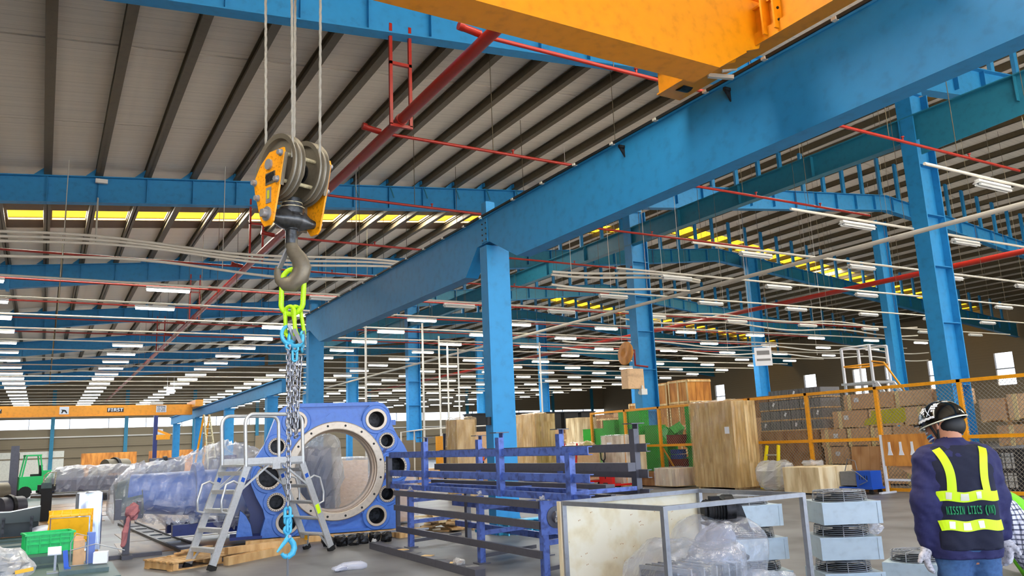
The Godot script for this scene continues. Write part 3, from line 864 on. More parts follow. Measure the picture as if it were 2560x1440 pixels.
	# pale cable pipes in loose bundles
	var bundles := [[-23.8, 7.25, -6.0, 10.4, 4, "left of the ring casting column"], [-20.3, 6.75, 13.5, 19.7, 3, "between the two blue column lines"], [-26.5, 6.9, 21.0, 42.0, 2, "right of the second blue column"], [-31.0, 6.2, 21.0, 50.0, 2, "deep in the right hall"]]
	for b in bundles:
		var bt := thing("cable_bundle", "sagging bundle of pale plastic cable pipes hung %s" % b[5], "conduit", V(0, b[1], b[0]), 0.0, "cable bundles")
		for k in b[4]:
			var p := []
			var nseg := int((b[3] - b[2]) / 0.6)
			for j in nseg + 1:
				var x: float = b[2] + (b[3] - b[2]) * j / nseg
				p.append(V(x, 0.1 * sin(x * 0.75 + k * 0.35) + 0.09 * k - (0.25 if k == 0 else 0.0) - 0.02 * (x - b[2]) * (0.0 if k else 1.0) * 0.2, 0.06 * k + 0.05 * cos(x * 0.6 + k)))
			put("pipe", MB.new().tube(p, 0.04, 6), M.conduit, bt)
		for j in 4:
			var x: float = b[2] + (b[3] - b[2]) * (j + 0.5) / 4.0
			put("drop_rod", MB.new().cyl(V(x, -0.25, 0), V(x, (ta(x) if x < 19.7 else yr(x)) - b[1], 0), 0.012, -1.0, 4, false), M.conduit, bt)
	t = thing("cable_tray", "long pale pipe running lengthwise past the second blue column line", "conduit", V(19.3, 6.55, 0))
	put("pipe", MB.new().cyl(V(0, 0, -2), V(0, 0, -70), 0.06, -1.0, 8), M.conduit, t)
	put("pipe", MB.new().cyl(V(0.25, 0.1, -2), V(0.25, 0.1, -70), 0.03, -1.0, 6), M.conduit, t)
	t = thing("sprinkler_main", "thick red sprinkler pipe deep in the right hall", "pipe")
	put("pipe", MB.new().cyl(V(33.0, 8.2, -8), V(33.0, 8.2, -90), 0.12, -1.0, 12), M.red_pipe, t)
	# emergency light and its drop pipe on the second left rafter
	lone("emergency_light", "small white box light fixed under the blue rafter above the left hall", "lamp", MB.new().box(Vector3.ZERO, V(0.32, 0.12, 0.1)).box(V(0, -0.04, 0.06), V(0.26, 0.05, 0.03)), M.fixture, "", V(1.02, 9.62, -25.0))
	lone("drop_pipe", "thin white pipe dropping from the left rafter to the cable bundle", "pipe", MB.new().cyl(V(0.92, 7.5, -23.9), V(0.95, 9.1, -25.0), 0.025, -1.0, 6), M.conduit)
	lone("hall_sign", "small white lettered sign hanging above the left far hall", "sign", MB.new().box(Vector3.ZERO, V(0.5, 0.45, 0.02)).box(V(0, 0, 0.012), V(0.42, 0.02, 0.01)).cyl(V(-0.2, 0.2, 0), V(-0.2, 0.9, 0), 0.01).cyl(V(0.2, 0.2, 0), V(0.2, 0.9, 0), 0.01), M.paper, "", V(7.0, 5.9, -56.0))

func oval(o: Vector3, half_w: float, half_h: float, x: Vector3, y: Vector3, n := 20) -> Array: # points of a link: two half circles joined by straight sides
	var p := []
	var st := half_h - half_w
	for k in n:
		var a := TAU * k / n
		var q := Vector2(cos(a), sin(a)) * half_w
		p.append(o + x * q.x + y * (q.y + (st if q.y >= 0.0 else -st)))
	return p
func chain_link() -> Mesh:
	return MB.new().tube(oval(Vector3.ZERO, 0.0155, 0.0275, Vector3.RIGHT, Vector3.UP, 14), 0.0065, 6, true).mesh()
func chain(called: String, label: String, path: Array, start: float) -> Node3D:
	var t := thing(called, label, "chain", Vector3.ZERO, 0.0, "lifting chains")
	var lm := chain_link()
	var c := Curve3D.new()
	for p in path: c.add_point(p)
	var d := start
	var k := 0
	while d < c.get_baked_length():
		var o := put("chain_link", lm, M.chain, t, c.sample_baked(d))
		var dir: Vector3 = (c.sample_baked(minf(d + 0.02, c.get_baked_length())) - c.sample_baked(maxf(d - 0.02, 0.0))).normalized()
		var x := dir.cross(Vector3.BACK).normalized()
		o.basis = Basis(x, dir, x.cross(dir)) * Basis(Vector3.UP, deg_to_rad(28.0 + 90.0 * (k % 2) + rng.randf_range(-9, 9)))
		d += 0.0415
		k += 1
	return t
func p_hook() -> void:
	# hoist trolley above the picture
	var t := thing("hoist_trolley", "hoist trolley with rope drum on top of the near yellow crane", "hoist", V(1.67, 6.5, -5.85), 0.0)
	put("frame", MB.new().span(V(-0.7, 0, -0.55), V(0.7, 0.08, -0.45)).span(V(-0.7, 0, 0.35), V(0.7, 0.08, 0.45)).span(V(-0.7, 0.08, -0.55), V(-0.6, 0.2, 0.45)).span(V(0.6, 0.08, -0.55), V(0.7, 0.2, 0.45)), M.crane_yellow, t)
	put("rope_drum", MB.new().cyl(V(-0.55, 0.4, -0.45), V(0.55, 0.4, -0.45), 0.22, -1.0, 24), M.dark_steel, t)
	var tops := [[1.462, 1.49, -6.5], [1.568, 1.59, -6.04], [1.732, 1.74, -6.55], [1.828, 1.83, -6.1]]
	for n in 4:
		var a := V(tops[n][0] + (tops[n][0] - tops[n][1]), 6.72, tops[n][2])
		var b := V(tops[n][1], 3.92, tops[n][2])
		var r := thing("wire_rope", "grey steel wire rope holding the hook block, %s from the left" % ORD[n], "rope", Vector3.ZERO, 0.0, "hoist ropes")
		put("core", MB.new().cyl(a, b, 0.0095, -1.0, 8), M.rope, r)
		for s in 3: # laid strands
			var hel := []
			for j in 121:
				var u := j / 120.0
				var w := u * 60.0 + TAU * s / 3.0
				hel.append(a.lerp(b, u) + V(cos(w), 0, sin(w)) * 0.0065)
			put("strand", MB.new().tube(hel, 0.0062, 5), M.rope, r)
	# hook block
	t = thing("hook_block", "yellow crane hook block with two grey sheaves and a forged hook", "hook block", V(1.67, 3.70, -6.3), 20.0)
	var side := Transform3D(Basis(Vector3.UP, -PI / 2), Vector3.ZERO) # local x -> z
	var outline := [Vector2(0.0, 0.305), Vector2(0.19, 0.30), Vector2(0.20, 0.26), Vector2(0.14, 0.0), Vector2(0.06, -0.28), Vector2(0.02, -0.31), Vector2(-0.06, -0.31), Vector2(-0.11, -0.25), Vector2(-0.2, 0.0), Vector2(-0.22, 0.1), Vector2(-0.13, 0.22)]
	for s in [-1, 1]:
		var pl := put("side_plate", MB.new().prism(outline, -0.008, 0.008, Transform3D(side.basis, V(0.225 * s, 0, 0))), M.hook_yellow, t)
		for q in [Vector2(0.16, 0.26), Vector2(0.115, 0.05), Vector2(-0.2, 0.09), Vector2(-0.155, -0.05)]:
			put("bolt", MB.new().cyl(V(0.23 * s, q.y, q.x), V(0.265 * s, q.y, q.x), 0.022, -1.0, 6).cyl(V(0.23 * s, q.y, q.x), V(0.238 * s, q.y, q.x), 0.03, -1.0, 12), M.galv, pl)
		put("axle_cap", MB.new().cyl(V(0.23 * s, 0.2, 0), V(0.25 * s, 0.2, 0), 0.045, -1.0, 16), M.galv, pl)
		put("trunnion_nut", MB.new().cyl(V(0.23 * s, -0.21, -0.02), V(0.243 * s, -0.21, -0.02), 0.06, -1.0, 20).cyl(V(0.24 * s, -0.21, -0.02), V(0.285 * s, -0.21, -0.02), 0.035, -1.0, 6), M.galv, pl)
		put("edge_flat", MB.new().beam(V(0.21 * s, 0.26, 0.2), V(0.21 * s, 0.0, 0.14), 0.03, 0.008, Vector3.BACK), M.old_iron, pl)
		if s < 0:
			put("name_plate", MB.new().box(V(-0.236, 0.08, 0.02), V(0.004, 0.1, 0.13)), M.old_iron, pl)
			lettering(pl, "10HAM", V(-0.24, 0.085, 0.02), 0.07, 0.12, M.dark, Basis(Vector3.UP, -PI / 2) * Basis(Vector3.BACK, 0.12))
			put("rating_plate", MB.new().box(V(-0.236, -0.06, 0.0), V(0.004, 0.13, 0.07)), M.galv, pl)
			put("rating_mark", MB.new().box(V(-0.24, -0.055, 0.0), V(0.003, 0.07, 0.03)), M.lime_sheet, pl)
	for q in [[0.16, 0.26, 0.017], [0.115, 0.05, 0.017], [-0.2, 0.09, 0.014], [-0.155, -0.05, 0.014]]:
		put("spacer_rod", MB.new().cyl(V(-0.22, q[1], q[0]), V(0.22, q[1], q[0]), q[2], -1.0, 12), M.cream_paint, t)
	put("hub", MB.new().cyl(V(-0.08, 0.2, 0), V(0.06, 0.2, 0), 0.075, -1.0, 20).cyl(V(-0.22, 0.2, 0), V(0.22, 0.2, 0), 0.035, -1.0, 12), M.old_iron, t)
	var sh := Basis(Vector3.BACK, -PI / 2)
	for x in [-0.13, 0.11]:
		var sv := put("sheave", MB.new().lathe([Vector2(0.06, -0.03), Vector2(0.225, -0.012), Vector2(0.235, -0.045), Vector2(0.275, -0.05), Vector2(0.275, -0.043), Vector2(0.24, -0.025), Vector2(0.275, -0.007), Vector2(0.275, 0.007), Vector2(0.24, 0.025), Vector2(0.275, 0.043), Vector2(0.275, 0.05), Vector2(0.235, 0.045), Vector2(0.225, 0.012), Vector2(0.06, 0.03)], V(x, 0.2, 0), sh, 48), M.old_iron, t)
		for k in 6:
			var a := TAU * k / 6.0 + 0.3
			put("spoke", MB.new().beam(V(x, 0.2 + 0.07 * sin(a), 0.07 * cos(a)), V(x, 0.2 + 0.235 * sin(a), 0.235 * cos(a)), 0.05, 0.02, Vector3.RIGHT), M.old_iron, sv)
		put("bearing_ring", MB.new().cyl(V(x - 0.045, 0.2, 0), V(x + 0.045, 0.2, 0), 0.085, -1.0, 24), M.dark_steel, sv)
		put("wound_rope", MB.new().tube(oval(V(x - 0.025, 0.2, 0), 0.25, 0.2501, Vector3.BACK, Vector3.UP, 48), 0.011, 6, true).tube(oval(V(x + 0.025, 0.2, 0), 0.25, 0.2501, Vector3.BACK, Vector3.UP, 48), 0.011, 6, true), M.rope, sv)
	put("rear_guard", MB.new().span(V(0.12, -0.28, -0.1), V(0.2, 0.12, -0.085)), M.old_iron, t)
	put("crosshead", MB.new().taper([V(-0.22, -0.22, -0.02), V(-0.16, -0.22, -0.02), V(-0.09, -0.215, -0.02), V(0, -0.21, -0.02), V(0.09, -0.215, -0.02), V(0.16, -0.22, -0.02), V(0.22, -0.22, -0.02)], [0.035, 0.05, 0.085, 0.105, 0.085, 0.05, 0.035], 20), M.forged, t)
	put("swivel_nut", MB.new().lathe([Vector2(0, 0.0), Vector2(0.078, 0.0), Vector2(0.078, -0.03), Vector2(0.07, -0.035), Vector2(0.084, -0.04), Vector2(0.084, -0.07), Vector2(0.078, -0.075), Vector2(0.1, -0.08), Vector2(0.1, -0.13), Vector2(0.108, -0.15), Vector2(0.04, -0.2)], V(0, -0.04, -0.02), Basis(), 28), M.forged, t)
	put("nut_ring", MB.new().cyl(V(0, -0.077, -0.02), V(0, -0.083, -0.02), 0.088, -1.0, 28).cyl(V(0, -0.115, -0.02), V(0, -0.122, -0.02), 0.103, -1.0, 28), M.cream_paint, t)
	put("shank", MB.new().lathe([Vector2(0.06, -0.29), Vector2(0.06, -0.305), Vector2(0.05, -0.31), Vector2(0.05, -0.42)], V(0, 0, -0.02), Basis(), 20), M.forged, t)
	var hb := Basis(Vector3.UP, deg_to_rad(-62))
	var hp := []
	var hr := []
	for q in [[0.0, -0.38, 0.052], [0.0, -0.44, 0.056], [0.03, -0.5, 0.062], [0.075, -0.56, 0.07], [0.098, -0.63, 0.078], [0.08, -0.7, 0.082], [0.02, -0.755, 0.076], [-0.05, -0.755, 0.062], [-0.1, -0.71, 0.046], [-0.12, -0.65, 0.032], [-0.12, -0.6, 0.02]]:
		hp.append(V(0, 0, -0.02) + hb * V(q[0], q[1], 0))
		hr.append(q[2])
	put("hook", MB.new().taper(hp, hr, 16, 0.72, hb.z), M.old_iron, t)
	put("latch", MB.new().beam(V(0, 0, -0.02) + hb * V(-0.02, -0.44, 0.0), V(0, 0, -0.02) + hb * V(-0.105, -0.62, 0.0), 0.06, 0.012), M.galv, t)
	# lime master link and two lime sub links
	var vx := V(0.965, 0, 0.26)
	var vz := V(-0.26, 0, 0.965)
	lone("master_link", "large oval lime yellow master link hanging in the crane hook", "lifting link", MB.new().tube(oval(V(1.675, 2.88, -6.31), 0.093, 0.185, (vx * 0.93 + vz * 0.37).normalized(), V(0.02, 1, 0.05).normalized(), 32), 0.021, 12, true), M.lime, "lime lifting links")
	lone("sub_link", "narrow oval lime yellow link, left of the two below the master link", "lifting link", MB.new().tube(oval(V(1.655, 2.63, -6.30), 0.048, 0.125, (vx * 0.75 + vz * 0.66).normalized(), V(-0.03, 1, -0.02).normalized(), 28), 0.016, 10, true), M.lime, "lime lifting links")
	lone("sub_link", "narrow oval lime yellow link, right of the two below the master link", "lifting link", MB.new().tube(oval(V(1.725, 2.635, -6.31), 0.046, 0.125, (vx * 0.7 - vz * 0.7).normalized(), V(0.17, -1, 0.0).normalized(), 28), 0.016, 10, true), M.lime, "lime lifting links")
	# blue sling hooks at the top
	var spots := [[V(1.635, 2.52, -6.27), 18.0, 1.0, "left"], [V(1.69, 2.49, -6.25), -35.0, 0.95, "middle"], [V(1.755, 2.49, -6.3), 60.0, 0.9, "right"]]
	for q in spots:
		var h := thing("sling_hook", "light blue chain hook, %s of the cluster under the lime links" % q[3], "hook", q[0], q[1], "light blue chain hooks")
		h.scale = Vector3.ONE * q[2]
		var cp := []
		var cr := []
		for k in 15:
			var a := deg_to_rad(100.0 + 285.0 * k / 14.0)
			cp.append(V(cos(a) * 0.06, 0.0 + sin(a) * 0.068, 0))
			cr.append(lerpf(0.02, 0.013, absf(k - 8.0) / 8.0))
		put("hook_body", MB.new().taper(cp, cr, 10, 0.8, Vector3.BACK), M.hook_blue, h)
		put("latch", MB.new().beam(V(-0.01, 0.075, 0.018), V(0.05, -0.045, 0.018), 0.012, 0.03, Vector3.RIGHT), M.galv, h)
		put("pin", MB.new().cyl(V(0.0, -0.09, -0.028), V(0.0, -0.09, 0.028), 0.009, -1.0, 10), M.galv, h)
		put("clevis", MB.new().tube([V(-0.018, -0.06, 0), V(-0.02, -0.095, 0), V(0, -0.115, 0), V(0.02, -0.095, 0), V(0.018, -0.06, 0)], 0.012, 8), M.hook_blue, h)
	lone("connecting_link", "small light blue connecting link above the middle chain strand", "lifting link", MB.new().tube(oval(V(1.685, 2.355, -6.26), 0.017, 0.045, vx, Vector3.UP, 18), 0.011, 8, true), M.hook_blue)
	# chains
	chain("lifting_chain", "long steel lifting chain strand carrying the lower blue hook", [V(1.635, 2.42, -6.27), V(1.638, 2.0, -6.25), V(1.642, 1.75, -6.25), V(1.648, 1.18, -6.26)], 0.0)
	chain("lifting_chain", "steel lifting chain doubled back in a loop beside the long strand", [V(1.685, 2.3, -6.26), V(1.69, 2.0, -6.24), V(1.695, 1.78, -6.24), V(1.70, 1.72, -6.25), V(1.712, 1.80, -6.28), V(1.722, 2.0, -6.3), V(1.745, 2.37, -6.31)], 0.0)
	chain("lifting_chain", "short steel lifting chain strand hanging between the two longer strands", [V(1.665, 2.33, -6.30), V(1.672, 2.05, -6.3), V(1.668, 1.85, -6.29), V(1.652, 1.66, -6.28)], 0.0)
	# lower hook
	var lh := thing("sling_hook", "light blue self-locking hook with open latch at the chain end", "hook", V(1.645, 1.13, -6.26), 12.0, "light blue chain hooks")
	put("coupling", MB.new().tube(oval(V(0.0, -0.0, 0), 0.02, 0.06, V(0.8, 0.1, 0.6).normalized(), Vector3.UP, 20), 0.0125, 8, true).tube(oval(V(0.012, -0.07, 0), 0.022, 0.05, V(0.9, 0.1, -0.5).normalized(), Vector3.UP, 20), 0.0125, 8, true), M.hook_blue, lh)
	put("coupling_pin", MB.new().cyl(V(-0.035, -0.005, 0.0), V(0.035, -0.005, 0.02), 0.011, -1.0, 10), M.hook_blue, lh)
	var cp2 := []
	var cr2 := []
	for q in [[-0.005, -0.115, 0.016], [0.0, -0.15, 0.02], [0.025, -0.18, 0.022], [0.05, -0.21, 0.023], [0.058, -0.245, 0.024], [0.045, -0.28, 0.024], [0.012, -0.3, 0.022], [-0.025, -0.293, 0.018], [-0.045, -0.272, 0.013]]:
		cp2.append(V(q[0], q[1], 0))
		cr2.append(q[2])
	put("hook_body", MB.new().taper(cp2, cr2, 12, 0.75, Vector3.BACK).tube(oval(V(0.0, -0.105, 0), 0.026, 0.0261, Vector3.RIGHT, Vector3.UP, 16), 0.012, 8, true), M.hook_blue, lh)
	put("latch", MB.new().taper([V(0.005, -0.15, 0.022), V(-0.045, -0.205, 0.022), V(-0.092, -0.255, 0.022)], [0.022, 0.016, 0.008], 8, 0.6, Vector3.BACK), M.hook_blue, lh)
	put("pivot", MB.new().cyl(V(0.0, -0.15, -0.02), V(0.0, -0.15, 0.04), 0.012, -1.0, 12), M.galv, lh)
	lone("tag_line", "thin grey cord dangling from the lower blue hook", "cord", MB.new().tube([V(1.645, 0.85, -6.25), V(1.642, 0.6, -6.25), V(1.64, 0.3, -6.25), V(1.65, 0.02, -6.22)], 0.005, 5).tube([V(1.655, 0.85, -6.26), V(1.65, 0.55, -6.25), V(1.647, 0.25, -6.25), V(1.66, 0.02, -6.25)], 0.005, 5), M.bundle_grey)

func drape(sec: Array, amp: float, seed_: int, seg := 44, sub := 9, power := 0.6) -> MB: # crumpled film over sections [x, top, bottom, half width, z centre]
	var nz := FastNoiseLite.new()
	nz.seed = seed_
	nz.frequency = 2.0
	nz.fractal_octaves = 3
	nz.fractal_type = FastNoiseLite.FRACTAL_RIDGED
	var rows := []
	var n := (sec.size() - 1) * sub
	for j in n + 1:
		var u := float(j) / sub
		var k := mini(int(u), sec.size() - 2)
		var f := u - k
		var a: Array = sec[k]
		var b: Array = sec[k + 1]
		var x := lerpf(a[0], b[0], f)
		var top := lerpf(a[1], b[1], f)
		var bot := lerpf(a[2], b[2], f)
		var w := lerpf(a[3], b[3], f)
		var zc := lerpf(a[4], b[4], f)
		var row := PackedVector3Array()
		for s in seg:
			var t := TAU * s / seg
			var d := Vector2(signf(cos(t)) * pow(absf(cos(t)), power), signf(sin(t)) * pow(absf(sin(t)), power))
			var p := Vector3(x, (top + bot) * 0.5 + d.y * (top - bot) * 0.5, zc + d.x * w)
			var q := nz.get_noise_3dv(p * 1.3) * amp
			row.append(p + Vector3(0.3 * q, d.y * q + (0.0 if d.y > -0.5 else -0.6 * absf(q)), d.x * q))
		rows.append(row)
	var mb := MB.new()
	for j in n:
		for s in seg:
			var e := (s + 1) % seg
			mb.face(rows[j][s], rows[j][e], rows[j + 1][e])
			mb.face(rows[j][s], rows[j + 1][e], rows[j + 1][s])
	for cap in [0, n]:
		var c := Vector3.ZERO
		for p in rows[cap]: c += p / seg
		for s in seg: mb.face(c, rows[cap][s], rows[cap][(s + 1) % seg])
	return mb

func csg_cyl(parent: Node, at: Vector3, r: float, h: float, m: Material, sides := 40) -> void:
	var c := CSGCylinder3D.new()
	c.name = "hole"
	c.operation = CSGShape3D.OPERATION_SUBTRACTION
	c.radius = r
	c.height = h
	c.sides = sides
	c.position = at
	c.rotation_degrees = V(90, 0, 0)
	c.material = m
	parent.add_child(c, true)

func p_platen() -> void:
	var t := thing("machine_platen", "huge blue cast platen with a round machined bore, standing on timbers", "machine part", V(4.8, 0.1, -14.9), -11.0)
	var outline := PackedVector2Array([Vector2(-0.7, 2.4), Vector2(0.81, 2.4), Vector2(0.93, 2.36), Vector2(1.02, 2.26), Vector2(1.07, 2.1), Vector2(1.09, 1.94), Vector2(1.19, 1.74), Vector2(1.32, 1.55), Vector2(1.39, 1.4), Vector2(1.43, 1.2), Vector2(1.41, 1.02), Vector2(1.32, 0.88), Vector2(1.2, 0.68), Vector2(1.16, 0.3), Vector2(1.14, 0.0), Vector2(-1.33, 0.0), Vector2(-1.31, 0.13), Vector2(-1.25, 0.34), Vector2(-1.29, 0.5), Vector2(-1.41, 0.72), Vector2(-1.5, 0.94), Vector2(-1.52, 1.14), Vector2(-1.43, 1.44), Vector2(-1.27, 1.68), Vector2(-1.12, 2.09), Vector2(-1.06, 2.24), Vector2(-0.94, 2.35)])
	var body := CSGCombiner3D.new()
	body.name = "casting"
	t.add_child(body)
	var pol := CSGPolygon3D.new()
	pol.name = "slab"
	pol.polygon = outline
	pol.depth = 0.62
	pol.position = V(0, 0, 0.0)
	pol.material = M.platen_blue
	body.add_child(pol)
	# recessed fields above and below the bore
	for s in [1, -1]:
		var f := PackedVector2Array()
		for q in [Vector2(-0.66, 1.2), Vector2(-0.56, 1.12), Vector2(-0.53, 1.02), Vector2(-0.50, 0.9)]: f.append(q)
		for k in range(1, 12):
			var a := deg_to_rad(119.0 - 58.0 * k / 12.0)
			f.append(Vector2(cos(a), sin(a)) * (1.035 - 0.03 * absf(k - 6) / 6.0 + (0.05 if k in [5, 6, 7] else 0.0)))
		for q in [Vector2(0.50, 0.9), Vector2(0.53, 1.02), Vector2(0.56, 1.12), Vector2(0.66, 1.2)]: f.append(q)
		var g := PackedVector2Array()
		for q in f: g.append(Vector2(q.x, 1.13 + q.y * s * (1.0 if s > 0 else 0.9)))
		var c := CSGPolygon3D.new()
		c.name = "field"
		c.operation = CSGShape3D.OPERATION_SUBTRACTION
		c.polygon = g
		c.depth = 0.08
		c.position = V(0, 0, 0.03)
		c.material = M.platen_blue
		body.add_child(c, true)
	var holes := [[0.78, 2.06, 0.155, 0.21, 0], [0.98, 1.65, 0.12, 0.155, 26], [1.14, 1.15, 0.185, 0.225, 26], [0.98, 0.65, 0.12, 0.16, 26], [0.77, 0.26, 0.15, 0.195, 0], [-1.06, 1.62, 0.125, 0.16, 26], [-1.2, 1.07, 0.18, 0.225, 26], [-1.06, 0.62, 0.13, 0.168, 26], [-0.86, 0.25, 0.16, 0.21, 0], [-0.72, 2.06, 0.15, 0.2, 0]]
	csg_cyl(body, V(0.02, 1.13, -0.3), 0.77, 1.4, M.bore, 72)
	for h in holes: csg_cyl(body, V(h[0], h[1], -0.3), h[2], 1.4, M.dark_steel, 36)
	# machined faces
	var up := Basis(Vector3.RIGHT, PI / 2)
	var fl := put("bore_flange", MB.new().lathe([Vector2(0.765, 0.0), Vector2(0.765, 0.045), Vector2(0.78, 0.05), Vector2(0.9, 0.05), Vector2(0.915, 0.035), Vector2(0.915, -0.01)], V(0.02, 1.13, 0.0), up, 96), M.machined, t)
	for k in 16:
		var a := TAU * (k + 0.5) / 16.0
		put("bolt_hole", MB.new().cyl(V(0.02 + 0.845 * cos(a), 1.13 + 0.845 * sin(a), 0.048), V(0.02 + 0.845 * cos(a), 1.13 + 0.845 * sin(a), 0.053), 0.022, -1.0, 10), M.dark, fl)
	put("bore_lip", MB.new().lathe([Vector2(0.77, -0.1), Vector2(0.745, -0.105), Vector2(0.745, -0.14), Vector2(0.77, -0.145)], V(0.02, 1.13, 0.0), up, 72).lathe([Vector2(0.77, -0.34), Vector2(0.73, -0.345), Vector2(0.73, -0.6), Vector2(0.77, -0.6)], V(0.02, 1.13, 0.0), up, 72), M.bore, t)
	for h in holes:
		var ring := put("hole_flange", MB.new().lathe([Vector2(h[2] - 0.004, -0.02), Vector2(h[2], 0.02), Vector2(h[3] - 0.006, 0.022), Vector2(h[3], 0.012), Vector2(h[3], -0.01)], V(h[0], h[1], 0.012), up, 40), M.machined, t)
		if h[4]:
			var b := MB.new()
			for k in h[4]:
				var a: float = TAU * k / h[4]
				var q := V(h[0] + cos(a) * (h[2] + h[3]) * 0.5, h[1] + sin(a) * (h[2] + h[3]) * 0.5, 0.034)
				b.cyl(q, q + V(0, 0, 0.003), 0.0085, -1.0, 6)
			put("flange_bolts", b, M.dark, ring).set_meta("kind", "stuff")
		put("boss", MB.new().lathe([Vector2(h[3] - 0.01, 0.012), Vector2(h[3] + 0.055, 0.012), Vector2(h[3] + 0.07, 0.0)], V(h[0], h[1], 0.0), up, 40), M.platen_blue, t)
		put("pocket", MB.new().cyl(V(h[0], h[1], -0.52), V(h[0], h[1], -0.5), h[2] + 0.01, -1.0, 24), M.dark_steel, t)
	# foot and side legs
	put("side_leg", MB.new().prism([Vector2(-1.55, 0.0), Vector2(-1.2, 0.0), Vector2(-1.24, 0.35), Vector2(-1.5, 1.05), Vector2(-1.72, 0.95), Vector2(-1.5, 0.4)], -0.66, -0.5), M.navy, t)
	put("side_leg", MB.new().prism([Vector2(-1.75, 0.0), Vector2(-1.45, 0.0), Vector2(-1.5, 0.25), Vector2(-1.58, 0.4), Vector2(-1.68, 0.5)], -0.4, -0.05), M.platen_blue, t)
	put("foot_plate", MB.new().span(V(-1.85, 0, -0.7), V(-1.3, 0.05, 0.02)), M.navy, t)
	put("lifting_lug", MB.new().span(V(1.12, 1.95, -0.3), V(1.2, 2.05, -0.2)), M.platen_blue, t)
	for q in [[0.55, 1.02, 1.48], [0.55, 0.95, 0.98]]: put("cast_mark", MB.new().prism([Vector2(0.9, q[2]), Vector2(1.02, q[2] + 0.05), Vector2(0.92, q[2] - 0.08)], 0.0, 0.015), M.navy, t)
	# timbers below
	var tim := [[3.2, 6.3, -14.72, 0.1, 0.1, "front timber under the blue platen"], [3.6, 6.2, -15.3, 0.1, 0.1, "rear timber under the blue platen"]]
	for q in tim:
		lone("timber", "long squared %s" % q[5], "timber", MB.new().beam(V(q[0], 0.05, q[2] - 0.25), V(q[1], 0.05, q[2] + 0.3), q[3], 0.1), M.pine, "timbers under the platen")
	for k in 4:
		lone("timber_block", "short squared pine block by the right foot of the platen, %s in its row" % ORD[k], "timber", MB.new().box(V(5.72 + 0.11 * k, 0.045, -14.1 - 0.02 * k), V(0.1, 0.09, 0.4)), M.pine, "pine blocks")
	lone("steel_bar", "thin steel bar lying along the foot of the blue platen", "bar", MB.new().beam(V(4.55, 0.12, -14.2), V(6.25, 0.12, -13.92), 0.06, 0.03), M.galv)
	for k in 6:
		lone("cast_lump", "dark rusty iron lump on the floor by the ladder, %s from the left" % ORD[k], "scrap", MB.new().wrap(V(4.3 + 0.2 * k, 0.09, -13.7 + 0.05 * (k % 3)), V(0.2, 0.18, 0.2), yaw(30.0 * k), crumple, 0.05, 0.7, 12, 8), M.dark_steel, "iron lumps")

